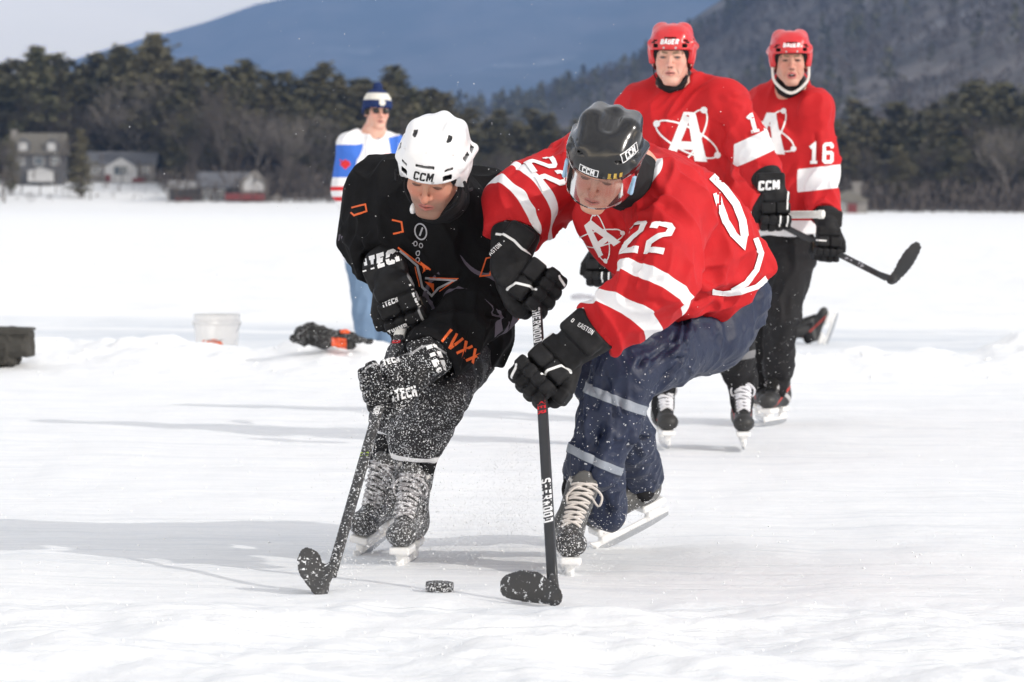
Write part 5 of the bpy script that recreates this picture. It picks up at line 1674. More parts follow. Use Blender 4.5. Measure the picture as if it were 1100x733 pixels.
    wl_ = [[(0.055, 0.05, -0.055), (0.045, 0.06, -0.030), (0.010, 0.063, -0.016), (-0.010, 0.06, -0.014)], [(-0.005, 0.063, 0.058), (0.035, 0.055, 0.062), (0.085, 0.05, 0.056), (0.115, 0.05, 0.062), (0.150, 0.05, 0.060), (0.185, 0.05, 0.048), (0.20, 0.05, 0.030)],
           [(-0.040, 0.06, 0.052), (-0.062, 0.045, 0.044), (-0.068, 0.02, 0.044)]]
    gR, grf, gbv = make_glove(root, gRp, WR, (-0.10, -0.95, 0.25), A, aR, GLOVE_22, white=wl_, scale=1.06, cuff_len=0.11)
    gL, glf, gbl = make_glove(root, gLp, WL, (-0.05, -0.92, 0.35), A, aL, GLOVE_22, white=wl_, scale=1.06, cuff_len=0.11)
    for g, fr_, b_ in ((gR, grf, gbv), (gL, glf, gbl)):
        o = fr_.w((0.155, 0.2, 0.0)); dd = fr_.d((0, -1, 0))
        decal('lettering', text_outline('O  EASTON', 0.016), DECAL_W, g, b_, o, dd, fr_.d((0.98, 0, 0.2)), 0.001, 0.01)
    # skates
    heelA = P0(610, 560, 9.34); heelA[2] = 0.050
    make_skate(root, heelA, (0.04, -1, -0.03), (0.03, 0.02, 1), SKATE_22, LACE_W, shin=(J['kneL'] - J['ankL']), lace_r=0.0042)
    hb2 = P(684, 545, 10.45)
    make_skate(root, hb2, (-0.80, -0.50, -0.36), (-0.25, -0.35, 0.85), SKATE_22, LACE_SNOW, shin=(J['kneR'] - J['ankR']) * 0.6 + np.array([0, 0, .3]))
    tag(root, 'hockey player in black visored helmet, red jersey 22 and navy pants', 'person')

def visor(hel, fr):
    """clear curved visor of the front helmet"""
    n, m_ = 40, 14; V = []
    for side in (0.0, 0.0022):
        for j in range(m_):
            for i in range(n):
                a = math.radians(-82 + 164 * i / (n - 1)); v = j / (m_ - 1)
                drop = 0.104 - 0.030 * (abs(a) / 1.43) ** 2.5
                z = 0.036 - drop * v
                rr = 1.0 + 0.02 * v
                V.append(fr.w(((0.098 + side) * math.sin(a) * rr, -0.006 + (0.137 + side) * math.cos(a) * rr - 0.012 * v, z)))
    V = np.array(V); q = []
    N_ = n * m_
    for j in range(m_ - 1):
        for i in range(n - 1):
            a = j * n + i; q.append([a, a + 1, a + n + 1, a + n]); q.append([N_ + a, N_ + a + n, N_ + a + n + 1, N_ + a + 1])
    for i in range(n - 1):
        q.append([i, N_ + i, N_ + i + 1, i + 1]); b = (m_ - 1) * n + i; q.append([b, b + 1, N_ + b + 1, N_ + b])
    for j in range(m_ - 1):
        a = j * n; q.append([a, a + n, N_ + a + n, N_ + a]); b = a + n - 1; q.append([b, N_ + b, N_ + b + n, b + n])
    vo = np_mesh('visor', V, np.array(q), VISOR, hel)
    p = [fr.w((0.100 * math.sin(a), -0.006 + 0.139 * math.cos(a), 0.036)) for a in np.radians(np.linspace(-82, 82, 40))]
    tube_obj('visor_rim', p, 0.0028, CLEAR_EDGE, vo)
    p = [fr.w((0.102 * math.sin(a), -0.018 + 0.141 * math.cos(a), 0.036 - 0.104 + 0.030 * (abs(a) / 1.43) ** 2.5)) for a in np.radians(np.linspace(-82, 82, 40))]
    tube_obj('visor_rim', p, 0.0016, CLEAR_EDGE, vo)
    for a in (-34, -12, 12, 34):
        a = math.radians(a)
        S = Sdf(fr); S.box((0.102 * math.sin(a), -0.006 + 0.142 * math.cos(a), 0.034), (0.008, 0.006, 0.009), 0.003, 0)
        v_, q_ = S.mesh(0.0025); np_mesh('visor_clip', v_, q_, BLACK_P, vo)

def earpiece(hel, fr):
    for s in (-1, 1):
        S = Sdf(fr)
        S.ell((s * 0.090, -0.002, -0.020), (0.010, 0.030, 0.042), 0.0); S.ell((s * 0.092, -0.002, -0.016), (0.02, 0.017, 0.024), 0.004, '-')
        v_, q_ = S.mesh(0.0028); np_mesh('ear_guard', v_, q_, EARCLEAR, hel)
        S = Sdf(fr); S.box((s * 0.096, 0.034, -0.020), (0.005, 0.010, 0.028), 0.003, 0, rot=((0, 1, 0.2), (0, -0.2, 1)))
        v_, q_ = S.mesh(0.0028); np_mesh('visor_bracket', v_, q_, PALEBLUE, hel)

VISOR = bpy.data.materials.new('clear_visor'); VISOR.use_nodes = True
_t = VISOR.node_tree; _t.nodes.remove(_t.nodes['Principled BSDF'])
_tr = _t.nodes.new('ShaderNodeBsdfTransparent'); _tr.inputs[0].default_value = (0.93, 0.94, 0.95, 1)
_gl = _t.nodes.new('ShaderNodeBsdfGlossy'); _gl.inputs['Roughness'].default_value = 0.08
_df = _t.nodes.new('ShaderNodeBsdfTranslucent'); _df.inputs[0].default_value = (0.8, 0.82, 0.85, 1)
_fr = _t.nodes.new('ShaderNodeFresnel'); _fr.inputs[0].default_value = 1.16
_m1 = _t.nodes.new('ShaderNodeMixShader'); _m2 = _t.nodes.new('ShaderNodeMixShader'); _m2.inputs[0].default_value = 0.05
_t.links.new(_fr.outputs[0], _m1.inputs[0]); _t.links.new(_tr.outputs[0], _m1.inputs[1]); _t.links.new(_gl.outputs[0], _m1.inputs[2])
_t.links.new(_m1.outputs[0], _m2.inputs[1]); _t.links.new(_df.outputs[0], _m2.inputs[2]); _t.links.new(_m2.outputs[0], _t.nodes['Material Output'].inputs[0])
CLEAR_EDGE = Mat('clear_edge', 0.1, 0.8).color((0.55, 0.58, 0.60)).set(Alpha=0.65).m
EARCLEAR = Mat('pale_ear_plastic', 0.2, 0.6).color((0.70, 0.68, 0.63)).m
PALEBLUE = plain('pale_blue_plastic', (0.35, 0.55, 0.75), 0.3)

def ring_polys(rx, ry, w, rot, n=48, a0=0, a1=2 * math.pi):
    out = []; c, s = math.cos(rot), math.sin(rot)
    for i in range(n):
        ang = [a0 + (a1 - a0) * k / n for k in (i, i + 1)]
        q = []
        for a, e in ((ang[0], w / 2), (ang[0], -w / 2), (ang[1], -w / 2), (ang[1], w / 2)):
            x, y = (rx + e) * math.cos(a), (ry + e) * math.sin(a)
            q.append((x * c - y * s, x * s + y * c))
        out.append(q)
    return out

def disc_poly(x, y, r, n=16): return [(x + r * math.cos(2 * math.pi * i / n), y + r * math.sin(2 * math.pi * i / n)) for i in range(n)]

def atom_bm(size):
    """white atom emblem: big A with orbit rings and electrons"""
    s = size / 2; P_ = []
    P_ += ring_polys(1.0 * s, 0.34 * s, 0.055 * s, math.radians(-24))
    P_ += ring_polys(1.0 * s, 0.34 * s, 0.055 * s, math.radians(62))
    for a, t in ((-24, 0), (-24, math.pi), (62, 0.05), (62, math.pi)):
        a = math.radians(a); x, y = s * math.cos(t), 0.34 * s * math.sin(t)
        P_.append(disc_poly(x * math.cos(a) - y * math.sin(a), x * math.sin(a) + y * math.cos(a), 0.10 * s))
    A = [[(-0.62, -0.62), (-0.36, -0.62), (0.12, 0.80), (-0.02, 0.80), (-0.14, 0.80)], [(-0.05, 0.80), (0.20, 0.80), (0.62, -0.62), (0.26, -0.62)],
         [(-0.30, -0.30), (-0.22, -0.06), (0.36, -0.06), (0.42, -0.30)]]
    P_ += [[(x * s, y * s) for x, y in q] for q in A]
    return polys_bm(P_)

# sticks first: the gloves close on them
STICKS = {}
heel = G(595, 651); heel[2] = 0.003
butt = P(574, 284, 9.32)
sr_ = make_stick('black hockey stick with its blade flat on the ice right of the puck', butt, heel, nrm(np.array([-0.62, 0.55, 0.0])), 0.175,
                 flat=(-0.25, -1, 0.1), tape=TAPE_W, tape_n=0.0, blade_mat=BLADE_SNOW, curve=-0.02, up_hint=(0.12, 0.0, 1.0), blade_h=0.082)
STICKS['red22'] = sr_
shaft_text(sr_[1], sr_[2], 'SHERWOOD', sr_[2]['L'] * 0.80, 0.030, DECAL_W, turn=-1, bold=0.0006)
RED_L = plain('red_lettering', (0.6, 0.02, 0.03), 0.5)
shaft_text(sr_[1], sr_[2], 'REKKER', sr_[2]['L'] * 0.57, 0.030, RED_L, turn=-1, bold=0.0008)
shaft_text(sr_[1], sr_[2], 'SHERWOOD', sr_[2]['L'] * 0.28, 0.034, DECAL_W, turn=-1, bold=0.0008)
f22()

def scale_bm(bm, k):
    for v in bm.verts: v.co *= k
    return bm
# ------------------------------------------------------------------ player in black, front left
BLACK_JERSEY = cloth('black_jersey_fabric', (0.008, 0.008, 0.009), [('w', (0.13, 0.115, 0.15)), ('o', (0.70, 0.11, 0.02))], 0.8, 700, 0.3, spec=0.12)
BLACK_PANTS = cloth('black_pants_with_snow', (0.020, 0.020, 0.023), [('band', (0.72, 0.72, 0.74))], 0.6, 1000, 0.4, snow=(190, 0.585))
SKIN_K = skin_mat('tan_skin', (0.50, 0.27, 0.19), (0.40, 0.13, 0.11), (0.52, 0.20, 0.14), stub=0.55)
HELM_W = helmet_mat('white_helmet_shell', (0.80, 0.80, 0.81), 0.3)
GLOVE_K = glove_mat('black_glove_leather_grey_piping')
GLOVE_KS = glove_mat('black_glove_leather_with_snow', snow=(200, 0.60))
SKATE_K = skate_mat('snow_covered_skate', (0.06, 0.06, 0.062), (0.05, 0.05, 0.052), (0.10, 0.10, 0.105), snow=(120, 0.55))

heel = G(351, 637); heel[2] = 0.004
butt = P(441, 318, 9.50)
sb_ = make_stick('snow dusted stick of the black player, blade tipped up left of the puck', butt, heel, nrm(np.array([-0.14, 0.55, 0.42])), 0.15,
                 flat=(-0.3, -1, 0.1), tape=TAPE_W, tape_n=0.17, blade_mat=BLADE_SNOW, shaft_mat=STICK_SNOW, curve=0.015, up_hint=(-0.9, -0.3, 0.25), blade_h=0.075)
STICKS['black'] = sb_
shaft_text(sb_[1], sb_[2], 'D', sb_[2]['L'] * 0.825, 0.030, RED_L, turn=-1, bold=0.001)
shaft_text(sb_[1], sb_[2], 'WARRIOR', sb_[2]['L'] * 0.61, 0.024, DECAL_W, turn=-1, bold=0.0006)
LIME = plain('lime_lettering', (0.45, 0.65, 0.05), 0.5)
shaft_text(sb_[1], sb_[2], 'X', sb_[2]['L'] * 0.435, 0.030, LIME, turn=-1, bold=0.001)

def f_black():
    root = empty('person', G(440, 600))
    J = dict(neck=P(474, 206, 9.50), chest=P(466, 250, 9.62), pelvis=P(482, 368, 9.85),
             shoR=P(414, 210, 9.66), elbR=P(405, 257, 9.66),
             shoL=P(524, 226, 9.72), elbL=P(522, 322, 9.55),
             hipL=P(490, 380, 9.75), kneL=P(466, 426, 9.42), ankL=P(446, 518, 9.60),
             hipR=P(466, 378, 9.85), kneR=P(436, 430, 9.62), ankR=P(414, 498, 9.92))
    st, sh_, inf = STICKS['black']; LT = inf['L']
    def shaft_pt(t): return inf['heel'] + inf['ax'] * t * LT
    WR = (-0.40, -0.02, 0.92); WL = (0.95, 0.15, 0.28)
    gRp, gLp = shaft_pt(0.942), shaft_pt(0.672)
    aR = hand_pose(J, 'R', gRp, WR, 1.02); aL = hand_pose(J, 'L', gLp, WL, 0.98); J['cufL'] = J['wriL'] + aL * 0.092
    hf = Frame(P(467, 182, 9.20), (-0.24, -0.78, -0.56), (0.03, -0.55, 0.80))
    make_body(root, hf, J, SKIN_K, narrow=0.98, closed=True, jaw=1.15)
    def ex(S):
        S.cone(J['neck'] + (0.0, 0.04, -0.02), J['chest'], 0.11, 0.175, 0.06)
        S.cone(J['shoL'], J['shoR'], 0.105, 0.105, 0.07)
        S.cone(P(425, 238, 9.62), P(505, 250, 9.68), 0.13, 0.14, 0.06)
        S.cone(J['chest'], P(478, 320, 9.75), 0.175, 0.175, 0.06)
        S.cone(P(478, 320, 9.75), P(494, 362, 9.82), 0.175, 0.160, 0.05)
    S = jersey_mesh(J, ex, sleeve=(0.108, 0.100, 0.088))
    S.plane(P(486, 398, 9.8), (0.10, 0.0, -1), 0.004)
    S.ball(J['neck'] + np.array([-0.02, -0.10, 0.05]), 0.088, 0.006, '-')
    V, Q = S.mesh(0.0052); N = vnormals(V, Q)
    V = folds(V, N, strokes=creases([J['shoL'], J['elbL'], J['cufL']], 16, 25, width=(0.008, 0.014), hgt=0.005, rad=0.10, face=(0, -1, 0.2), twist=1.0) + creases([J['shoR'], J['elbR'], J['cufR']], 12, 26, width=(0.008, 0.014), hgt=0.005, rad=0.10, twist=1.0) + creases([P(450, 245, 9.6), P(470, 300, 9.7), P(490, 350, 9.8)], 16, 27, width=(0.009, 0.016), hgt=0.005, rad=0.17, twist=0.8)); N = vnormals(V, Q)
    V = folds(V, N, strokes=[(P(400, 235, 9.4), P(420, 290, 9.4), 0.016, -0.012), (P(380, 240, 9.4), P(388, 290, 9.35), 0.014, 0.008), (P(440, 250, 9.5), P(470, 330, 9.6), 0.02, 0.008),
                             (P(500, 240, 9.55), P(512, 320, 9.5), 0.016, -0.012), (P(520, 250, 9.55), P(540, 310, 9.5), 0.014, 0.008), (P(490, 330, 9.4), P(540, 322, 9.45), 0.012, -0.009),
                             (P(480, 345, 9.35), P(530, 350, 9.4), 0.012, 0.008), (P(430, 300, 9.5), P(480, 290, 9.55), 0.014, -0.008)],
              noise=[(J['elbL'] - J['shoL'], 0.22, 0.06, 0.006, 21), ((0.4, 0.1, -0.9), 0.26, 0.07, 0.006, 22), ((1, 0, 0.2), 0.26, 0.09, 0.004, 23)])
    # purple grey brush streaks round the left forearm and the elbow of the right one, orange piping
    t, d = seg_t(V, J['elbL'], J['cufL'])
    u = np.stack([t * 60, (V @ nrm((0.5, 0, -0.8))) * 4.0, V[:, 0] * 3], 1)
    stre = fbm(u, 31, 3) * 0.010
    w = np.minimum(0.030 - np.abs(t - 0.02 + 0.25 * (V[:, 0] - J['elbL'][0]) * 0) + stre * 1.6, stre * 3.0 - 0.001)
    w = np.minimum(w, 0.17 - d)
    w2 = np.minimum(0.012 - np.abs(t - 0.085) + stre, 0.16 - d); w = np.maximum(w, np.minimum(w2, stre * 2 + 0.006))
    tr_, dr = seg_t(V, J['shoR'], J['elbR']); w3 = np.minimum(np.minimum(0.010 - np.abs(tr_ - 0.15) + stre, stre * 3 - 0.002), 0.16 - dr)
    w = np.maximum(w, w3 - 0.001)
    edge = P(548, 322, 9.6)
    q = V - edge
    o = np.minimum(0.004 - np.abs(q @ nrm((0.9, 0.1, 0.45)) + 0.006), 0.075 - np.abs(q @ nrm((0.3, 0, -0.95))))
    o2 = np.minimum(0.003 - np.abs(q @ nrm((0.9, 0.1, 0.45)) - 0.012), 0.055 - np.abs(q @ nrm((0.3, 0, -0.95))))
    o = np.maximum(o, o2)
    jer = np_mesh('jersey', V, Q, BLACK_JERSEY, root, attrs=dict(w=w, o=o))
    bv = bvh_of(V, Q); view = lambda p: nrm(p - CAM_POS)
    def dec(px, py, bm, mat, up=(0, 0, 1), Y=9.5, nm='lettering', dd=(0, 0, 0), step=0.012):
        p = P(px, py, Y); return decal(nm, bm, mat, jer, bv, p, view(p) + np.array(dd), up, 0.0018, step)
    dec(495, 373, text_outline('IVXX', 0.062, bold=0.0006), DECAL_O, (0.55, 0, 0.70), 9.4)
    # chest emblem: grey and orange angular letter V with swoosh, round badge and small marks
    em = stroke_polys([(-0.135, 0.095), (-0.055, 0.035), (-0.030, -0.055), (0.012, -0.090), (0.040, -0.055), (0.105, -0.020), (-0.02, -0.015)], 0.010)
    dec(462, 295, scale_bm(polys_bm(em), 0.68), DECAL_GR, (0.05, 0, 1), nm='emblem')
    em = stroke_polys([(-0.142, 0.108), (-0.050, 0.047), (0.00, 0.020)], 0.007) + stroke_polys([(-0.042, -0.055), (-0.065, 0.030)], 0.005) + [[(-0.045, 0.055), (-0.005, 0.028), (-0.035, 0.004), (-0.028, 0.022)], [(-0.02, -0.030), (0.018, -0.036), (0.022, -0.078), (0.006, -0.055)]]
    em += stroke_polys([(0.0, -0.012), (0.118, -0.012), (0.045, -0.070)], 0.0045)
    dec(462, 295, scale_bm(polys_bm(em), 0.68), DECAL_O, (0.05, 0, 1), nm='emblem')
    dec(452, 249, polys_bm(ring_polys(0.017, 0.023, 0.004, 0.2) + stroke_polys([(-0.003, -0.012), (0.006, 0.012)], 0.005)), DECAL_GR, nm='badge')
    for i, (x, y) in enumerate(((446, 262), (452, 264), (449, 272), (449, 279))):
        dec(x, y, polys_bm(ring_polys(0.005, 0.0065, 0.0028, 0, 14)), DECAL_GR, nm='mark')
    dec(427, 244, polys_bm(stroke_polys([(-0.016, 0.02), (0.012, 0.014), (0.016, -0.014), (-0.012, -0.02)], 0.005)), DECAL_O, nm='mark')
    dec(386, 225, polys_bm(stroke_polys([(-0.022, 0.004), (0.018, 0.014), (0.022, -0.006), (-0.014, -0.018), (-0.024, -0.010)], 0.005)), DECAL_O, nm='mark')
    dec(524, 288, polys_bm(stroke_polys([(-0.022, -0.026), (-0.004, 0.028), (0.020, 0.032), (0.006, -0.022)], 0.004, True)), DECAL_O, nm='mark', Y=9.55)
    # pants
    S = Sdf(); S.k = 0.035
    S.cone(P(482, 366, 9.85), J['hipL'], 0.125, 0.108, 0.05); S.cone(P(480, 370, 9.85), J['hipR'], 0.13, 0.12, 0.05)
    S.cone(J['hipL'], J['kneL'], 0.108, 0.092, 0.04); S.cone(J['kneL'], P(446, 476, 9.50), 0.092, 0.082, 0.03)
    S.cone(J['hipR'], J['kneR'], 0.125, 0.10, 0.04); S.cone(J['kneR'], P(424, 466, 9.78), 0.095, 0.082, 0.03)
    S.plane(P(446, 492, 9.50), (-0.10, 0.25, -1), 0.006)
    V, Q = S.mesh(0.0062); N = vnormals(V, Q)
    V = folds(V, N, strokes=[(P(470, 400, 9.4), P(495, 440, 9.4), 0.012, -0.008), (P(430, 440, 9.4), P(460, 455, 9.4), 0.012, 0.007), (P(440, 455, 9.4), P(470, 475, 9.4), 0.010, -0.006)],
              noise=[((0.4, 0, 0.9), 0.16, 0.045, 0.006, 41), ((1, 0, 0.1), 0.16, 0.05, 0.004, 42)])
    sn = np.clip((0.62 - V[:, 2]) / 0.22, 0.15, 1) + 0.25 * fbm(V * 9, 5, 2) * (V[:, 2] < 0.6)
    band = 0.010 - np.abs((V - P(446, 492, 9.50)) @ nrm((-0.10, 0.25, -1)) + 0.010)
    np_mesh('pants', V, Q, BLACK_PANTS, root, attrs=dict(band=band, snow=np.clip(sn, 0, 1)))
    # helmet
    hel, hV, hQ = make_helmet(root, hf, HELM_W, style=0)
    hb_ = helmet_bvh(hel, root)
    decal('lettering', text_outline('CCM', 0.033, bold=0.0008, shear=0.15), DECAL_K, hel, hb_, hf.w((0.0, 0.20, 0.056)), hf.d((0, -1, 0)), hf.d((0, 0.1, 1)), 0.0012, 0.01)
    chin_strap(hel, hf, PAD, 0.0036, drop=-0.006, narrow=0.98)
    for s in (-1, 1):
        S = Sdf(hf); S.ell((s * 0.092, -0.006, -0.022), (0.009, 0.026, 0.038), 0); S.ell((s * 0.094, -0.006, -0.020), (0.02, 0.016, 0.024), 0.004, '-')
        v_, q_ = S.mesh(0.003); np_mesh('ear_guard', v_, q_, PAD, hel)
        tube_obj('visor_bracket', [hf.w((s * 0.100, 0.05, 0.01)), hf.w((s * 0.103, 0.030, -0.035)), hf.w((s * 0.108, -0.005, -0.050))], 0.005, PAD, hel)
    S = Sdf(hf); S.ell((0.046, 0.052, -0.108), (0.010, 0.022, 0.015), 0.005); v_, q_ = S.mesh(0.003); np_mesh('chin_cup', v_, q_, WHITE_P, hel)
    neck_collar(root, hf, J, PAD, 0.072)
    # gloves
    A = inf['ax']
    gr = [[(0.020, 0, 0.060), (0.060, 0, 0.062), (0.10, 0, 0.055), (0.135, 0, 0.066), (0.175, 0, 0.060), (0.205, 0, 0.03), (0.212, 0, -0.01), (0.205, 0, -0.045)], [(0.0, 0, 0.048), (-0.05, 0, 0.047)]]
    gR, f1, b1 = make_glove(root, gRp, WR, (-0.20, -0.95, 0.15), A, aR, GLOVE_K, grey=gr, scale=1.02, cuff_len=0.115)
    gL, f2_, b2 = make_glove(root, gLp, WL, (-0.15, -0.90, 0.35), A, aL, GLOVE_KS, grey=gr, scale=0.98, snow=True, cuff_len=0.115)
    def gd(g, b, fr, u, a, txt, size, up, bold=0.0008, sh=0.0):
        o = fr.w((u, 0.2, a)); return decal('lettering', text_outline(txt, size, bold=bold, shear=sh), DECAL_W, g, b, o, fr.d((0, -1, 0)), fr.d(up), 0.001, 0.01)
    sR = 1 if np.cross(f1.R[:, 0], f1.R[:, 1]).dot(f1.R[:, 2]) > 0 else -1
    gd(gR, b1, f1, 0.165, 0.0, 'ITECH', 0.046, (1, 0, 0.1), 0.003)
    gd(gR, b1, f1, 0.035, 0.060, 'ITECH', 0.028, (0.1, 0, -1) if False else (0, 0, 1), 0.0012)
    gd(gR, b1, f1, 0.045, -0.020, 'ITECH', 0.018, (1, 0, 0))
    gd(gR, b1, f1, -0.035, -0.030, 'THUMB', 0.020, (1, 0, 0))
    gd(gL, b2, f2_, 0.165, 0.0, 'ITECH', 0.046, (1, 0, 0.1), 0.003)
    gd(gL, b2, f2_, 0.040, -0.055, 'ITECH', 0.028, (0, 0, 1), 0.0012)
    gd(gL, b2, f2_, 0.030, 0.045, 'ITECH', 0.022, (0, 0, 1))
    # skates
    h1 = P(441, 560, 9.56); h1[2] = 0.052
    make_skate(root, h1, (-0.16, -0.98, -0.03), (0.03, 0.0, 1), SKATE_K, LACE_SNOW, shin=(J['kneL'] - J['ankL']) * 0.4 + np.array([0, 0, .2]), lace_r=0.0044)
    h2 = P(409, 545, 9.86); h2[2] = 0.080
    make_skate(root, h2, (-0.34, -0.90, -0.20), (0.16, -0.18, 1), SKATE_K, LACE_SNOW, shin=(J['kneR'] - J['ankR']) * 0.4 + np.array([0, 0, .2]), lace_r=0.0042)
    tag(root, 'hockey player in white helmet and black jersey bent low over his stick', 'person')
f_black()

# ------------------------------------------------------------------ the two red players standing behind
SKIN_19 = skin_mat('pale_skin', (0.66, 0.42, 0.34), (0.52, 0.22, 0.19), (0.66, 0.30, 0.24))
SKIN_16 = skin_mat('ruddy_skin', (0.55, 0.32, 0.25), (0.45, 0.14, 0.13), (0.60, 0.26, 0.20))
HELM_R = helmet_mat('red_helmet_shell', (0.58, 0.02, 0.025), 0.3)
GLOVE_19 = glove_mat('black_glove_leather_white_piping')
BLACK_SOCK = cloth('black_fleece_pants', (0.016, 0.016, 0.018), [('band', (0.20, 0.20, 0.21))], 0.8, 700, 0.35, snow=(90, 0.70))
ACCENT['black_skate_red_trim'] = (0.45, 0.04, 0.03)
SKATE_19 = skate_mat('black_skate_red_trim', (0.030, 0.030, 0.032), (0.03, 0.03, 0.03), (0.10, 0.10, 0.10), snow=(70, 0.70))
ACCENT['black_red_grey_skate'] = (0.50, 0.04, 0.03)
SKATE_16 = skate_mat('black_red_grey_skate', (0.025, 0.025, 0.027), (0.035, 0.035, 0.036), (0.42, 0.42, 0.43), snow=(70, 0.70))
LACE_B = plain('bright_laces', (0.70, 0.70, 0.74), 0.8, 0.2)
LACE_K = plain('black_laces', (0.02, 0.02, 0.02), 0.8, 0.2)

def f19():
    root = empty('person', G(756, 480))
    J = dict(neck=P(726, 90, 14.12), chest=P(738, 150, 14.1), pelvis=P(752, 258, 14.15),
             shoR=P(686, 116, 14.15), elbR=P(664, 196, 14.15), wriR=P(652, 252, 13.95), cufR=P(653, 248, 13.97),
             shoL=P(780, 112, 14.0), elbL=P(806, 158, 13.90),
             hipL=P(774, 282, 14.1), kneL=P(786, 368, 14.0), ankL=P(797, 432, 14.1),
             hipR=P(730, 284, 14.15), kneR=P(716, 372, 14.05), ankR=P(712, 436, 14.1))
    gp = P(832, 231, 13.72)
    WL = (-0.02, 0.05, 1.0)
    aL = hand_pose(J, 'L', gp, WL, 1.0); J['cufL'] = J['wriL'] + aL * 0.080
    hf = Frame(P(722, 62, 14.02), (-0.14, -1, -0.04), (0.0, -0.04, 1))
    make_body(root, hf, J, SKIN_19, age=1.0, h_head=0.0026)
    eyes(root, hf, 1.0, EYE_B)
    def ex(S):
        S.cone(J['neck'] + (0, 0.03, -0.07), J['chest'], 0.10, 0.185, 0.06)
        S.cone(J['shoL'] + (-0.03, 0, -0.01), J['shoR'] + (0.03, 0, 0), 0.080, 0.080, 0.06)
        for q_ in ('L', 'R'): S.cone(J['neck'] + (0, 0.04, 0.0), J['sho' + q_] + (0, 0.01, 0.0), 0.078, 0.088, 0.05)
        S.cone(P(705, 150, 14.1), P(770, 150, 14.1), 0.145, 0.145, 0.06, flat=((0, 1, 0), 0.85))
        S.cone(J['chest'], P(748, 230, 14.15), 0.18, 0.19, 0.06); S.cone(P(748, 230, 14.15), P(752, 272, 14.15), 0.19, 0.195, 0.04)
        S.cone(P(722, 225, 14.1), P(790, 225, 14.1), 0.13, 0.13, 0.05)
    S = jersey_mesh(J, ex, sleeve=(0.088, 0.084, 0.075))
    S.plane(P(752, 282, 14.1), (0, 0, -1), 0.004)
    S.ball(J['neck'] + np.array([-0.01, -0.10, 0.045]), 0.080, 0.006, '-')
    V, Q = S.mesh(0.007); N = vnormals(V, Q)
    V = folds(V, N, strokes=creases([P(720, 120, 14.1), P(745, 180, 14.1), P(755, 240, 14.1)], 14, 35, width=(0.012, 0.02), hgt=0.007, ln=(0.10, 0.25), rad=0.17, twist=0.5) + creases([J['shoL'], J['elbL'], J['cufL']], 8, 36, width=(0.01, 0.016), hgt=0.006, rad=0.085, twist=1.0)); N = vnormals(V, Q)
    V = folds(V, N, strokes=[(P(690, 130, 13.9), P(705, 230, 13.9), 0.02, -0.012), (P(770, 130, 13.8), P(775, 210, 13.9), 0.02, -0.014), (P(756, 100, 13.9), P(790, 150, 13.85), 0.018, 0.008),
                             (P(760, 150, 13.9), P(762, 230, 13.9), 0.022, 0.009), (P(795, 175, 13.8), P(828, 180, 13.7), 0.014, -0.008), (P(700, 105, 13.9), P(718, 125, 13.9), 0.014, 0.006)],
              noise=[((0.1, 0, 1), 0.30, 0.085, 0.008, 61), ((0.6, 0, 0.7), 0.26, 0.08, 0.005, 62)])
    q = V - P(808, 159, 13.9); near = np.minimum(seg_d(V, J['shoL'], J['elbL']), seg_d(V, J['elbL'], J['cufL']))
    w = np.minimum(np.minimum(0.046 - np.abs(q @ nrm((0.42, 0, -0.9))), 0.135 - near), V[:, 0] - P(786, 150, 14)[0])
    tr, dr = seg_t(V, J['shoR'], J['elbR']); w = np.maximum(w, np.minimum(0.042 - np.abs(tr - 0.20), 0.115 - dr))
    jer = np_mesh('jersey', V, Q, RED_JERSEY, root, attrs=dict(w=w)); bv = bvh_of(V, Q); view = lambda p: nrm(p - CAM_POS)
    p = P(738, 150, 13.9); decal('logo', atom_bm(0.29), DECAL_W, jer, bv, p, view(p), (0.05, 0, 1))
    c, n = spot(bv, 806, 131)
    decal('number', number_bm('19', 0.098, 1.0), DECAL_W, jer, bv, c + np.array([0.045, 0, 0]), view(c) * 0.5 - n * 0.5, (-0.20, 0, 1))
    neck_collar(root, hf, J, PAD, 0.066, drop=0.02)
    S = Sdf(); S.k = 0.03
    S.cone(P(752, 262, 14.15), J['hipL'], 0.155, 0.13, 0.04); S.cone(P(752, 262, 14.15), J['hipR'], 0.15, 0.13, 0.04)
    for sd, sc in (('L', 1.0), ('R', 1.0)):
        S.cone(J['hip' + sd], J['kne' + sd], 0.13, 0.088); S.cone(J['kne' + sd], J['ank' + sd] + (0, 0, 0.08), 0.09, 0.066)
    S.plane(P(797, 425, 14.0), (0, 0, -1), 0.01)
    V, Q = S.mesh(0.008); N = vnormals(V, Q); V = folds(V, N, noise=[((0.1, 0, 1), 0.2, 0.05, 0.006, 71), ((1, 0, 0.2), 0.2, 0.07, 0.004, 72)])
    q = (V[:, 2] - P(790, 383, 14.0)[2] + 0.15 * (V[:, 0] - P(790, 383, 14)[0]) * -1)
    np_mesh('pants', V, Q, BLACK_SOCK, root, attrs=dict(band=0.017 - np.abs(q), snow=np.clip((0.7 - V[:, 2]) / 0.3, 0, 1)))
    hel, hV, hQ = make_helmet(root, hf, HELM_R, style=1, h=0.0036); hb_ = helmet_bvh(hel, root)
    decal('lettering', text_outline('BAUER', 0.027, bold=0.0012, shear=0.2), DECAL_W, hel, hb_, hf.w((0.0, 0.20, 0.066)), hf.d((0, -1, 0)), (0, 0, 1), 0.0012, 0.01)
    chin_strap(hel, hf, PAD, 0.003, drop=0.0, narrow=0.92)
    wl_ = [[(0.02, 0, 0.045), (0.08, 0, 0.050), (0.13, 0, 0.060), (0.20, 0, 0.04)], [(-0.05, 0, 0.045), (-0.01, 0, 0.047)], [(-0.05, 0, 0.014), (-0.01, 0, 0.016)]]
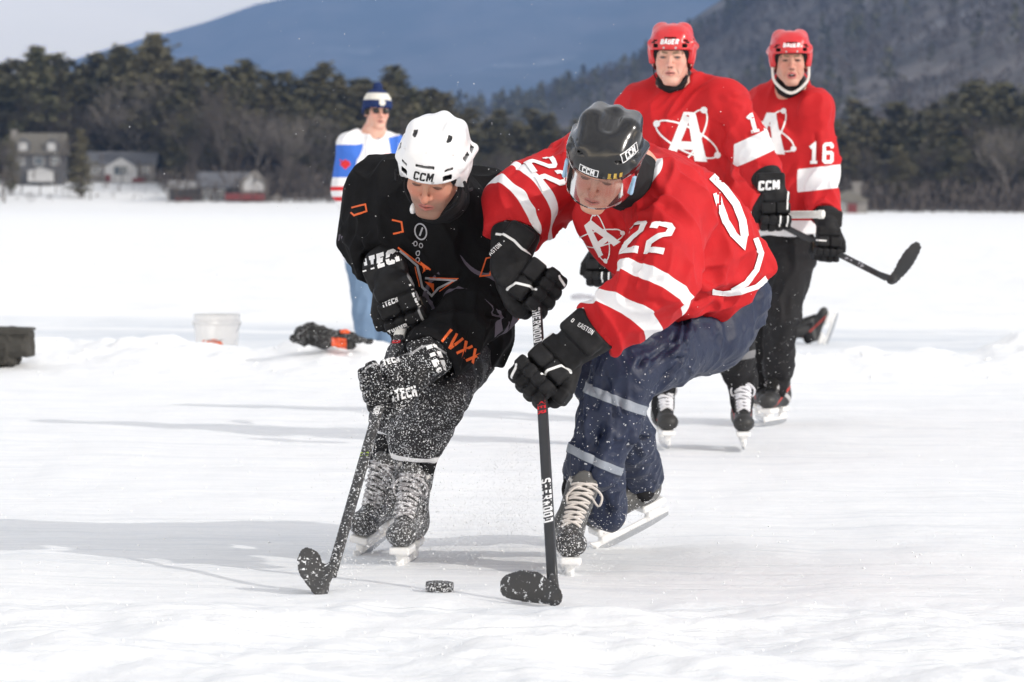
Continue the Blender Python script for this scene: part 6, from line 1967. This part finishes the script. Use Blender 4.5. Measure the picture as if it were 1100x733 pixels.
    gL, fr_, b_ = make_glove(root, gp, WL, (0.05, -1, 0.05), (1, 0, 0), aL, GLOVE_19, white=wl_, scale=1.0, cuff_len=0.11)
    decal('lettering', text_outline('CCM', 0.050, bold=0.002, shear=0.1), DECAL_W, gL, b_, P(830, 199, 13.5), (0, 1, 0), (-0.05, 0, 1), 0.001, 0.01)
    gR, fr2, b2 = make_glove(root, P(647, 292, 13.75), (0.05, 0.1, 1.0), (-0.25, -1, 0.0), (1, 0.1, 0.2), nrm(J['elbR'] - J['wriR']), GLOVE_19, white=wl_, scale=0.95, cuff_len=0.10)
    h1 = P(797, 470, 14.08); h1[2] = 0.085
    make_skate(root, h1, (-0.02, -1, -0.03), (0, 0, 1), SKATE_19, LACE_B, shin=(0.0, 0.1, 1), lace_r=0.0058)
    h2 = P(712, 470, 14.12); h2[2] = 0.085
    make_skate(root, h2, (0.10, -1, -0.03), (0, 0, 1), SKATE_19, LACE_B, shin=(0.0, 0.1, 1), lace_r=0.0058)
    tag(root, 'standing player in red helmet with a large white atom emblem on his red jersey', 'person')

hs = make_stick('white taped hockey stick held level in front of the red jersey players', P(882, 230.5, 13.72), P(640, 233, 14.6), nrm(np.array([-0.3, 0.9, -0.05])), 0.27, flat=(0, -1, 0.1), tape=TAPE_W, tape_n=0.42, up_hint=(0.1, 0, 1))
f19()

heel = P(962, 304, 15.0)
st16 = make_stick('black hockey stick with grey lettering, its blade raised at right against the snow', P(770, 207, 15.62), heel, nrm(np.array([0.92, -0.2, 0.72])), 0.20, flat=(0, -1, 0.1), tape=TAPE_W,
                  curve=-0.01, sweep=0.045, up_hint=(-0.62, -0.1, 0.75), blade_h=0.066)
STICKS['16'] = st16
shaft_text(st16[1], st16[2], 'BAUER', 0.235, 0.040, DECAL_GR, turn=1, bold=0.0012)

def f16():
    root = empty('person', G(832, 452))
    J = dict(neck=P(850, 93, 15.58), chest=P(846, 155, 15.6), pelvis=P(838, 250, 15.65),
             shoR=P(818, 116, 15.65), elbR=P(798, 185, 15.7), wriR=P(806, 226, 15.55), cufR=P(805, 222, 15.55),
             shoL=P(874, 117, 15.5), elbL=P(881, 184, 15.5),
             hipL=P(852, 268, 15.6), kneL=P(840, 338, 15.45), ankL=P(836, 408, 15.6),
             hipR=P(826, 268, 15.7), kneR=P(818, 338, 15.7), ankR=P(816, 404, 15.8))
    st, sh_, inf = STICKS['16']
    gp = inf['heel'] + inf['ax'] * 0.42
    WL = (0.06, 0.0, 1.0); aL = hand_pose(J, 'L', gp, WL, 1.0); J['cufL'] = J['wriL'] + aL * 0.070
    hf = Frame(P(849, 66, 15.45), (-0.02, -1, 0.0), (-0.02, 0, 1))
    make_body(root, hf, J, SKIN_16, age=0.6, mouth=0.6, h_head=0.0026, narrow=0.95)
    eyes(root, hf, 0.95, EYE_D)
    S = Sdf(hf); S.ell((0, 0.081, -0.0655), (0.016, 0.009, 0.0045), 0); V, Q = S.mesh(0.0018); np_mesh('teeth', V, Q, WHITE_P, root)
    def ex(S):
        S.cone(J['neck'] + (0, 0.03, -0.07), J['chest'], 0.09, 0.165, 0.06)
        S.cone(J['shoL'] + (-0.03, 0, -0.01), J['shoR'] + (0.03, 0, 0), 0.085, 0.085, 0.06)
        for q_ in ('L', 'R'): S.cone(J['neck'] + (0, 0.04, 0.0), J['sho' + q_] + (0, 0.01, 0.0), 0.074, 0.082, 0.05)
        S.cone(J['chest'], P(843, 215, 15.6), 0.165, 0.165, 0.06); S.cone(P(843, 215, 15.6), P(842, 245, 15.62), 0.17, 0.175, 0.04)
    S = jersey_mesh(J, ex, sleeve=(0.080, 0.080, 0.076))
    S.plane(P(842, 252, 15.5), (0, 0, -1), 0.004)
    S.ball(J['neck'] + np.array([0.0, -0.10, 0.045]), 0.080, 0.006, '-')
    V, Q = S.mesh(0.007); N = vnormals(V, Q)
    V = folds(V, N, strokes=creases([P(846, 120, 15.6), P(844, 180, 15.6), P(842, 240, 15.6)], 12, 45, width=(0.012, 0.02), hgt=0.007, ln=(0.10, 0.25), rad=0.155, twist=0.5) + creases([J['shoL'], J['elbL'], J['cufL']], 8, 46, width=(0.01, 0.016), hgt=0.006, rad=0.08, twist=1.0)); N = vnormals(V, Q)
    V = folds(V, N, strokes=[(P(868, 115, 15.3), P(866, 200, 15.3), 0.018, -0.014), (P(856, 105, 15.3), P(862, 160, 15.3), 0.018, 0.009), (P(832, 130, 15.3), P(838, 210, 15.3), 0.02, -0.008)],
              noise=[((0.05, 0, 1), 0.32, 0.085, 0.009, 81), ((0.6, 0, 0.7), 0.26, 0.08, 0.005, 82)])
    ts, ds = seg_t(V, J['elbL'], J['cufL'])
    w = np.minimum(0.054 - np.abs((V - P(878, 192, 15.4)) @ nrm((-0.12, 0, 1))), 0.135 - np.minimum(ds, seg_d(V, J['shoL'], J['elbL']))); w = np.minimum(w, V[:, 0] - P(857, 190, 15.4)[0])
    w = np.maximum(w, P(842, 237, 15.4)[2] - V[:, 2] - np.where(ds < 0.12, 1, 0))
    jer = np_mesh('jersey', V, Q, RED_JERSEY, root, attrs=dict(w=w)); bv = bvh_of(V, Q); view = lambda p: nrm(p - CAM_POS)
    p = P(822, 146, 15.3); decal('logo', atom_bm(0.27), DECAL_W, jer, bv, p, view(p) + np.array([0.1, 0, 0]), (0.05, 0, 1))
    c, n = spot(bv, 882, 165)
    decal('number', number_bm('16', 0.100, 0.95), DECAL_W, jer, bv, c, view(c) * 0.5 - n * 0.5, (0.0, 0, 1))
    neck_collar(root, hf, J, PAD, 0.064, drop=0.02)
    S = Sdf(); S.k = 0.03
    S.cone(P(840, 252, 15.62), J['hipL'], 0.125, 0.115, 0.04); S.cone(P(838, 252, 15.66), J['hipR'], 0.125, 0.115, 0.04)
    for sd in ('L', 'R'):
        S.cone(J['hip' + sd], J['kne' + sd], 0.115, 0.082); S.cone(J['kne' + sd], J['ank' + sd] + (0, 0, 0.05), 0.082, 0.070)
    S.plane(P(836, 408, 15.5), (0, 0, -1), 0.01)
    V, Q = S.mesh(0.008); N = vnormals(V, Q); V = folds(V, N, noise=[((0.1, 0, 1), 0.25, 0.06, 0.008, 91), ((1, 0, 0.2), 0.2, 0.07, 0.005, 92)])
    np_mesh('pants', V, Q, BLACK_SOCK, root, attrs=dict(band=np.full(len(V), -1.0), snow=np.clip((0.9 - V[:, 2]) / 0.3, 0, 1)))
    hel, hV, hQ = make_helmet(root, hf, HELM_R, style=1, h=0.0036); hb_ = helmet_bvh(hel, root)
    decal('lettering', text_outline('BAUER', 0.027, bold=0.0012, shear=0.2), DECAL_W, hel, hb_, hf.w((0.0, 0.20, 0.070)), hf.d((0, -1, 0)), (0, 0, 1), 0.0012, 0.01)
    for dx in (0, 1):
        chin_strap(hel, hf, TAPE_W, 0.0045, drop=0.016 + 0.006 * dx, narrow=1.0 + 0.05 * dx, front=0.012)
    gL, fr_, b_ = make_glove(root, gp, WL, (0.25, -1, 0.0), inf['ax'], aL, GLOVE_19, white=[[(0.20, 0, 0.05), (0.205, 0, -0.05)], [(0.03, 0, 0.06), (0.03, 0, 0.02)]], scale=1.0, cuff_len=0.09)
    gR, f_, bb_ = make_glove(root, inf['heel'] + inf['ax'] * 0.80, (-0.1, 0.1, 1.0), (-0.25, -1, 0.0), inf['ax'], nrm(J['elbR'] - J['wriR']), GLOVE_19, scale=0.95, cuff_len=0.09)
    h1 = P(836, 440, 15.62); h1[2] = 0.085
    make_skate(root, h1, (-0.42, -0.90, 0), (0, 0, 1), SKATE_16, LACE_K, shin=(0.06, 0.1, 1), lace_r=0.005)
    h2 = P(816, 440, 15.85); h2[2] = 0.085
    make_skate(root, h2, (0.12, -1, 0), (0, 0, 1), SKATE_16, LACE_B, shin=(0.0, 0.1, 1), lace_r=0.005)
    tag(root, 'rightmost standing player in red with open mouth and white chin straps, holding a stick low', 'person')
f16()

# ------------------------------------------------------------------ spectator at left
FAN_J = cloth('white_blue_jersey_fabric', (0.80, 0.80, 0.82), [('b', (0.05, 0.16, 0.60)), ('r', (0.62, 0.03, 0.04))], 0.7, 500, 0.25)
DENIM = cloth('pale_denim', (0.15, 0.23, 0.35), [], 0.8, 400, 0.4)
KNIT = Mat('navy_white_knit', 0.9, 0.1); KNIT.color(KNIT.mix(KNIT.attr('w', 0.003), (0.02, 0.035, 0.11), (0.72, 0.70, 0.64))); KNIT.bump(KNIT.noise(90, 2), 0.6, 0.01); KNIT = KNIT.m
def f_fan():
    Y0 = 21.7
    root = empty('person', (P(395, 300, Y0)[0], Y0, 0))
    Pf = lambda a, b, d=0.0: P(a, b, Y0 + d)
    J = dict(neck=Pf(402, 143), chest=Pf(398, 185), pelvis=Pf(392, 268),
             shoR=Pf(378, 157, -0.02), elbR=Pf(372, 205, -0.05), wriR=Pf(384, 240, -0.2), cufR=Pf(384, 240, -0.2),
             shoL=Pf(419, 158, 0.10), elbL=Pf(425, 206, 0.10), wriL=Pf(424, 244, -0.1), cufL=Pf(424, 244, -0.1),
             hipR=Pf(388, 280), kneR=Pf(391, 336, -0.05), ankR=Pf(392, 386), hipL=Pf(408, 280), kneL=Pf(412, 336), ankL=Pf(414, 386))
    hf = Frame(Pf(405, 120), (0.34, -1, 0.0), (0.03, 0, 1))
    make_body(root, hf, J, SKIN_19, h_head=0.004, narrow=0.95)
    def ex(S):
        S.cone(J['neck'] + (0, -0.012, -0.045), J['chest'], 0.092, 0.150, 0.06); S.cone(J['shoL'] + (-0.03, 0, 0), J['shoR'] + (0.03, 0, 0), 0.085, 0.085, 0.06)
        for q_ in ('L', 'R'): S.cone(J['neck'] + (0, 0.03, -0.035), J['sho' + q_], 0.066, 0.082, 0.05)
        S.cone(J['chest'], J['pelvis'], 0.150, 0.155, 0.05)
    S = jersey_mesh(J, ex, sleeve=(0.088, 0.088, 0.075)); S.plane(Pf(392, 282), (0, 0, -1), 0.004)
    S.ball(J['neck'] + np.array([0.02, -0.09, 0.055]), 0.088, 0.006, '-')
    V, Q = S.mesh(0.009); N = vnormals(V, Q); V = folds(V, N, noise=[((0.05, 0, 1), 0.3, 0.08, 0.009, 101)])
    z = lambda py: Pf(375, py)[2]
    ts, ds = seg_t(V, J['shoR'], J['elbR']); tl, dl = seg_t(V, J['shoL'], J['elbL'])
    arm = np.maximum(0.125 - ds, 0.115 - dl)
    bdy = (V[:, 0] - Pf(392, 200)[0])
    b = np.minimum(np.minimum(z(156) - V[:, 2] + 0.25 * np.clip(V[:, 0] - Pf(385, 0)[0], 0, 1), V[:, 2] - z(191)), np.maximum(np.where(bdy < 0, 0.118 - ds, -1), np.where(bdy > 0.15, 0.11 - dl, -1)))
    r = np.minimum(np.maximum(0.014 - np.abs(V[:, 2] - z(203)), 0.014 - np.abs(V[:, 2] - z(214))), arm)
    leaf = 0.035 - np.abs(V[:, 2] - z(177)) - 0.9 * np.abs(V[:, 0] - Pf(372, 177)[0]); leaf = np.maximum(leaf, 0.006 - np.abs(V[:, 2] - z(177) - 0.8 * np.abs(V[:, 0] - Pf(372, 177)[0])) + 0 * V[:, 0] - np.clip(np.abs(V[:, 0] - Pf(372, 0)[0]) - 0.035, 0, 1) * 4)
    leaf = np.minimum(leaf, J['shoR'][1] - V[:, 1] + 0.05)
    r = np.maximum(r, leaf)
    emb = 0.012 - np.abs(np.hypot(V[:, 0] - Pf(416, 168)[0], V[:, 2] - z(174)) - 0.05); emb = np.minimum(emb, 0.006 + 0.01 * fbm(V * 40, 3, 2))
    r = np.maximum(r, np.minimum(emb, J['chest'][1] - V[:, 1]) - 0.004)
    np_mesh('jersey', V, Q, FAN_J, root, attrs=dict(b=b, r=r))
    S = Sdf(); S.k = 0.03
    for sd in ('L', 'R'):
        S.cone(J['pelvis'], J['hip' + sd], 0.12, 0.105, 0.04); S.cone(J['hip' + sd], J['kne' + sd], 0.10, 0.07); S.cone(J['kne' + sd], J['ank' + sd], 0.07, 0.062)
    V, Q = S.mesh(0.010); V = folds(V, vnormals(V, Q), noise=[((0.2, 0, 1), 0.15, 0.05, 0.006, 111)])
    np_mesh('jeans', V, Q, DENIM, root)
    for sd in ('L', 'R'):
        a = J['ank' + sd]; S = Sdf(); S.cone(a + (0, 0, -0.02), a + (0.02, -0.14, -0.04), 0.05, 0.042, 0.02)
        V, Q = S.mesh(0.008); np_mesh('shoe', V, Q, PAD, root)
        w_ = J['wri' + sd]; S = Sdf(); S.k = 0.008; d = nrm(w_ - J['elb' + sd]); S.cone(w_, w_ + d * 0.08, 0.035, 0.042)
        for i in range(4): S.cone(w_ + d * 0.08 + (0.03 - 0.02 * i, 0, 0), w_ + d * 0.15 + (0.035 - 0.022 * i, -0.03, 0), 0.014, 0.012, 0.004)
        S.cone(w_ + d * 0.03 + (0, -0.03, 0), w_ + d * 0.09 + (0.02, -0.06, 0), 0.014, 0.013)
        V, Q = S.mesh(0.006); np_mesh('glove', V, Q, PAD, root)
    S = Sdf(hf); S.ell((0, -0.006, 0.048), (0.092, 0.112, 0.108), 0); S.cone((0, 0.03, 0.03), (0, -0.06, 0.00), 0.092, 0.09, 0.03, flat=((1, 0, 0), 0.95)); S.ball((0, 0, 0.165), 0.032, 0.004)
    S.cut(lambda x, y, z: (0.022 - 0.05 * np.clip(-(y - 0.05) * 6, 0, 1)) - z, 0.006); S.ell((0, -0.008, 0.0), (0.080, 0.103, 0.110), 0.004, '-')
    V, Q = S.mesh(0.005); L = hf.loc(V)
    pom = 0.045 - np.linalg.norm(L - np.array([0, 0, 0.165]), axis=1)
    w = np.maximum(0.023 - np.abs(L[:, 2] - 0.098), np.where(np.hypot(L[:, 0], L[:, 2] - 0.055) < 0.024, 0.024 - np.hypot(L[:, 0], L[:, 2] - 0.055), -1) * (L[:, 1] > 0.05) - 1.0 * (L[:, 1] <= 0.05))
    w = np.where(pom > 0, -1, w)
    np_mesh('knit_hat', V, Q, KNIT, root, attrs=dict(w=w))
    S = Sdf(); S.cone(hf.w((0, -0.035, -0.10)), J['neck'] + (0, 0.0, -0.05), 0.060, 0.082, 0); S.ball(hf.w((0, 0.10, -0.07)), 0.07, 0.006, '-')
    V, Q = S.mesh(0.008); np_mesh('collar', V, Q, plain('navy_collar', (0.03, 0.05, 0.16), 0.8), root)
    S = Sdf(hf)
    for s in (-1, 1): S.ell((s * 0.032, 0.090, 0.000), (0.024, 0.007, 0.018), 0.002)
    S.cone((-0.07, 0.080, 0.010), (0.07, 0.080, 0.010), 0.0035, 0.0035, 0.002)
    for s in (-1, 1): S.cone((s * 0.070, 0.080, 0.010), (s * 0.082, -0.01, 0.008), 0.003, 0.003, 0.002)
    V, Q = S.mesh(0.0025); np_mesh('sunglasses', V, Q, BLACK_P, root)
    tag(root, 'bystander in navy knit hat, sunglasses and a white and blue sweater behind the white helmet', 'person')
f_fan()

# ------------------------------------------------------------------ someone sitting on the snow far behind, one skate up
def f_sit():
    Y0 = 25.2
    root = empty('person', (P(800, 300, Y0)[0], Y0, 0))
    Pf = lambda a, b, d=0.0: P(a, b, Y0 + d)
    J = dict(neck=Pf(792, 272, 0.2), chest=Pf(796, 298, 0.15), pelvis=Pf(806, 348), shoR=Pf(778, 284, 0.2), elbR=Pf(772, 312, 0.1), wriR=Pf(786, 335, -0.1), cufR=Pf(786, 335, -0.1),
             shoL=Pf(808, 284, 0.25), elbL=Pf(812, 312, 0.25), wriL=Pf(818, 335, 0.1), cufL=Pf(818, 335, 0.1),
             hipR=Pf(802, 350, -0.1), kneR=Pf(816, 335, -0.4), ankR=Pf(800, 356, -0.6), hipL=Pf(812, 350), kneL=Pf(842, 345, -0.05), ankL=Pf(868, 357, -0.1))
    hf = Frame(Pf(790, 250, 0.15), (0.3, -1, -0.1), (0, 0, 1))
    make_body(root, hf, J, SKIN_16, h_head=0.005)
    def ex(S): S.cone(J['neck'], J['chest'], 0.09, 0.16, 0.06); S.cone(J['shoL'], J['shoR'], 0.08, 0.08, 0.05); S.cone(J['chest'], J['pelvis'], 0.16, 0.17, 0.05)
    S = jersey_mesh(J, ex, sleeve=(0.085, 0.08, 0.07)); V, Q = S.mesh(0.012)
    np_mesh('jersey', V, Q, BLACK_JERSEY, root, attrs=dict(w=np.full(len(V), -1.0), o=np.full(len(V), -1.0)))
    S = Sdf(); S.k = 0.03
    for sd in ('L', 'R'):
        S.cone(J['pelvis'], J['hip' + sd], 0.14, 0.11, 0.04); S.cone(J['hip' + sd], J['kne' + sd], 0.11, 0.08); S.cone(J['kne' + sd], J['ank' + sd], 0.08, 0.055)
    V, Q = S.mesh(0.010); V = folds(V, vnormals(V, Q), noise=[((1, 0, 0.1), 0.2, 0.06, 0.006, 121)])
    np_mesh('pants', V, Q, BLACK_SOCK, root, attrs=dict(band=np.full(len(V), -1.0), snow=np.full(len(V), 0.2)))
    hel, _, _ = make_helmet(root, hf, HELM_K, h=0.006)
    make_skate(root, J['ankL'] + np.array([0.10, -0.02, 0.005]), (0.30, -0.25, 0.92), (-0.92, 0.05, 0.35), SKATE_19, LACE_K, shin=(-0.9, 0, 0.1))
    h = J['ankR'] + np.array([0, -0.02, -0.08]); make_skate(root, h, (-0.5, -0.8, 0), (0, 0, 1), SKATE_19, LACE_K, shin=(0.2, 0, 1))
    tag(root, 'person in black sitting on the snow behind the red players, one skate tipped up', 'person')
f_sit()

# ------------------------------------------------------------------ puck, bucket, bag, jacket, far stick
def f_props():
    # puck
    c = G(472, 637); root = empty('puck', c)
    S = Sdf(); S.f = Frame(c + np.array([0, 0.03, 0.0135]), (0, 1, 0), (0.03, 0, 1))
    S.cone((0, 0, -0.3), (0, 0, 0.3), 0.038, 0.038, 0); S.cut(lambda x, y, z: np.abs(z) - 0.0127, 0.0035)
    S.ops[0] = (S.ops[0][0], c - 0.06, c + np.array([0.06, 0.09, 0.06]), '+', 0)
    V, Q = S.mesh(0.0022)
    o = np_mesh('puck', V, Q, speckled('rubber_with_snow', (0.025, 0.025, 0.027), 170, 0.56), None); bpy.data.objects.remove(root)
    tag(o, 'black rubber puck dusted with snow lying on the ice between the two stick blades', 'puck')
    # bucket behind the snow bank
    Y = 22.2; b = P(233, 372, Y); b[2] = -0.035
    root = empty('bucket', b)
    a = np.linspace(0, 2 * np.pi, 40, endpoint=False)
    prof = [(0.0, 0.0), (0.130, 0.0), (0.134, 0.02), (0.155, 0.25), (0.157, 0.27), (0.168, 0.272), (0.168, 0.285), (0.157, 0.288), (0.157, 0.325), (0.162, 0.332), (0.152, 0.334), (0.148, 0.26), (0.128, 0.012), (0.0, 0.010)]
    V = np.array([[b[0] + r * np.cos(t), b[1] + r * np.sin(t), b[2] + z] for r, z in prof for t in a]); q = []
    for i in range(len(prof) - 1):
        for j in range(40): q.append([i * 40 + j, i * 40 + (j + 1) % 40, (i + 1) * 40 + (j + 1) % 40, (i + 1) * 40 + j])
    body = np_mesh('pail', V, np.array(q), WHITE_P, root)
    bv = bvh_of(V, np.array(q))
    p = np.array([b[0] + 0.02, Y, b[2] + 0.115])
    decal('logo', polys_bm(ring_polys(0.055, 0.040, 0.026, 0, 24, math.radians(20), math.radians(160)) + [[(-0.105, -0.01), (-0.07, -0.01), (-0.06, 0.05), (-0.09, 0.03)], [(-0.03, -0.05), (0.06, -0.05), (0.06, -0.02), (-0.03, -0.02)]]), DECAL_O, body, bv, p - np.array([0.03, 0.3, 0]), (0, 1, 0), (0, 0, 1), 0.002, 0.02)
    tube_obj('handle', smooth_path([b + np.array([-0.166, 0, 0.28]), b + np.array([-0.12, -0.08, 0.20]), b + np.array([0, -0.155, 0.155]), b + np.array([0.12, -0.08, 0.20]), b + np.array([0.166, 0, 0.28])], 24), 0.004, STEEL, root)
    tag(root, 'white plastic bucket with orange logo standing behind the low snow bank', 'bucket')
    # grey bag at the left edge
    Y = 20.0; b = P(6, 392, Y); b[2] = 0.055; root = empty('bag', b)
    S = Sdf(Frame(b, (0.05, 1, 0), (0.02, 0, 1))); S.k = 0.02
    S.box((-0.06, 0, 0.11), (0.135, 0.14, 0.115), 0.03); S.box((0.06, -0.03, 0.135), (0.105, 0.13, 0.075), 0.02); S.box((-0.12, -0.05, 0.07), (0.07, 0.12, 0.09), 0.03)
    V, Q = S.mesh(0.008); V = folds(V, vnormals(V, Q), noise=[((1, 0, 0.2), 0.14, 0.05, 0.010, 131), ((0, 0, 1), 0.12, 0.06, 0.007, 132)])
    BAGM = cloth('olive_grey_canvas', (0.055, 0.053, 0.048), [], 0.8, 300, 0.5)
    np_mesh('pouch', V, Q, BAGM, root)
    S = Sdf(Frame(b, (0.05, 1, 0), (0.02, 0, 1))); S.box((0.045, -0.165, 0.20), (0.135, 0.012, 0.012), 0.008); S.box((0.05, -0.10, 0.225), (0.14, 0.08, 0.010), 0.008)
    V, Q = S.mesh(0.006); np_mesh('flap', V, Q, BAGM, root)
    tube_obj('strap', smooth_path([b + np.array([-0.15, -0.15, 0.20]), b + np.array([-0.13, -0.19, 0.08]), b + np.array([-0.10, -0.20, 0.01])], 12), 0.012, PAD, root)
    tag(root, 'dark grey canvas bag on the snow bank at the left edge', 'bag')
    # black and orange jacket bundled on the bank
    Y = 20.0; c = lambda a_, b_, d=0: P(a_, b_ + 4, Y + d)
    root = empty('jacket', c(350, 366)); S = Sdf(); S.k = 0.02
    S.cone(c(326, 357), c(342, 357), 0.055, 0.060, 0.03); S.ball(c(333, 352), 0.048, 0.03); S.cone(c(342, 357), c(372, 360), 0.055, 0.042, 0.03); S.cone(c(372, 359), c(398, 362), 0.036, 0.012, 0.02)
    S.cone(c(316, 360), c(328, 362), 0.02, 0.03, 0.01); S.ball(c(350, 362), 0.05, 0.02); S.cone(c(355, 364), c(376, 366), 0.03, 0.03)
    V, Q = S.mesh(0.006); V = folds(V, vnormals(V, Q), noise=[((1, 0, 0.2), 0.08, 0.03, 0.010, 141), ((0.3, 0, 1), 0.06, 0.03, 0.006, 142)])
    o1 = np.minimum(c(358, 360)[2] - V[:, 2] + 0.4 * fbm(V * 14, 3, 2) * 0.03, 0.045 - np.abs(V[:, 0] - c(366, 0)[0])); o2 = np.minimum(V[:, 2] - c(0, 352)[2] - 0.0, 0.03 - np.abs(V[:, 0] - c(372, 0)[0]))
    jm = cloth('black_orange_shell', (0.016, 0.016, 0.016), [('o', (0.75, 0.10, 0.02))], 0.6, 400, 0.5, snow=(160, 0.62))
    np_mesh('shell', V, Q, jm, root, attrs=dict(o=np.maximum(o1, o2), snow=np.full(len(V), 1.0)))
    tag(root, 'crumpled black and orange jacket lying on the snow bank beside the black player', 'jacket')
    # far stick blade
    make_stick('grey stick lying far out on the snow left of the red sleeve', P(672, 321.5, 33.0) , P(634, 321.5, 33.0), (-1, 0, 0.0), 0.20, flat=(0, -1, 0.3), base=None, tape=TAPE_W, up_hint=(0, 0.3, 1), shaft_mat=DECAL_GR, blade_mat=DECAL_GR, blade_h=0.06)
f_props()

# ------------------------------------------------------------------ flying snow
def chips(name, C, R_, mat, seed=1):
    r = np.random.default_rng(seed); n = len(C)
    base = np.array([[1, 0, 0], [-1, 0, 0], [0, 1, 0], [0, -1, 0], [0, 0, 1], [0, 0, -1]], float)
    tri = np.array([[0, 2, 4], [2, 1, 4], [1, 3, 4], [3, 0, 4], [2, 0, 5], [1, 2, 5], [3, 1, 5], [0, 3, 5]])
    J_ = 1 + 0.45 * r.normal(size=(n, 6, 3)) * 0.6
    a = rand_dirs(n, r); b = np.cross(a, rand_dirs(n, r)); b /= np.linalg.norm(b, axis=1, keepdims=True); c_ = np.cross(a, b)
    M = np.stack([a, b, c_], 2)
    V = np.einsum('nij,nkj->nki', M, base[None] * J_) * R_[:, None, None] + C[:, None, :]
    T = (tri[None] + (np.arange(n) * 6)[:, None, None]).reshape(-1, 3)
    o = np_mesh(name, V.reshape(-1, 3), T, mat, smooth=True)
    tag(o, kind='stuff'); return o
CHIP = Mat('loose_snow', 0.7, 0.2).color((0.88, 0.89, 0.91)).m
def f_spray():
    r = np.random.default_rng(12); C, S_ = [], []
    def cloud(n, px, py, Y, sx, sy, sY, lo, hi, up=0.0):
        x = px + r.normal(size=n) * sx; y = py + r.normal(size=n) * sy; yy = Y + r.normal(size=n) * sY
        for i in range(n):
            p = P(x[i], y[i], yy[i])
            if p[2] > 0.002: C.append(p); S_.append(lo + (hi - lo) * r.random() ** 3)
    cloud(2600, 430, 560, 9.45, 34, 38, 0.16, 0.0005, 0.0023)       # round the black player's skates
    cloud(1500, 432, 470, 9.25, 34, 48, 0.12, 0.0006, 0.0026)       # in front of his legs
    cloud(900, 412, 425, 9.02, 26, 28, 0.06, 0.0005, 0.0022)
    cloud(9000, 515, 568, 9.5, 44, 26, 0.25, 0.0004, 0.0015)       # plume between the players
    cloud(4500, 556, 528, 9.5, 24, 32, 0.15, 0.0004, 0.0014)
    cloud(1400, 612, 590, 9.1, 22, 18, 0.12, 0.0005, 0.0022)        # front skate of 22
    cloud(700, 665, 560, 9.7, 34, 16, 0.15, 0.0006, 0.0024)
    cloud(500, 365, 610, 8.75, 18, 14, 0.1, 0.0006, 0.0022)
    cloud(300, 580, 640, 8.6, 22, 8, 0.06, 0.0006, 0.0022)
    cloud(500, 472, 633, 8.7, 16, 5, 0.06, 0.0006, 0.0020)
    cloud(260, 470, 200, 9.2, 190, 130, 0.5, 0.0008, 0.0020)        # single flakes in the air
    cloud(260, 660, 430, 9.2, 60, 60, 0.15, 0.0006, 0.0022)
    cloud(260, 800, 400, 13.6, 40, 60, 0.3, 0.0008, 0.0026)
    chips('snow_spray', np.array(C), np.array(S_) * 1.0, CHIP, 3)
    # crumbs on the surface
    n = 3000; x = r.uniform(-2.0, 2.0, n); y = 7.4 + 7 * r.random(n) ** 1.6
    k = np.abs(x) < 0.17 * y; x, y = x[k], y[k]
    z = snow_height(x, y); C2 = np.stack([x, y, z + 0.001], 1)
    chips('snow_crumbs', C2, 0.001 + 0.004 * r.random(len(x)) ** 5, CHIP, 5)
    # clods of the ploughed bank
    n = 500; x = r.uniform(-4.2, 4.4, n); y = 20.3 + 1.1 * r.normal(size=n) * 0.6
    z = snow_height(x, y); C3 = np.stack([x, y, z - 0.002], 1)
    chips('snow_clods', C3, 0.005 + 0.022 * r.random(n) ** 6, CHIP, 6)
f_spray()
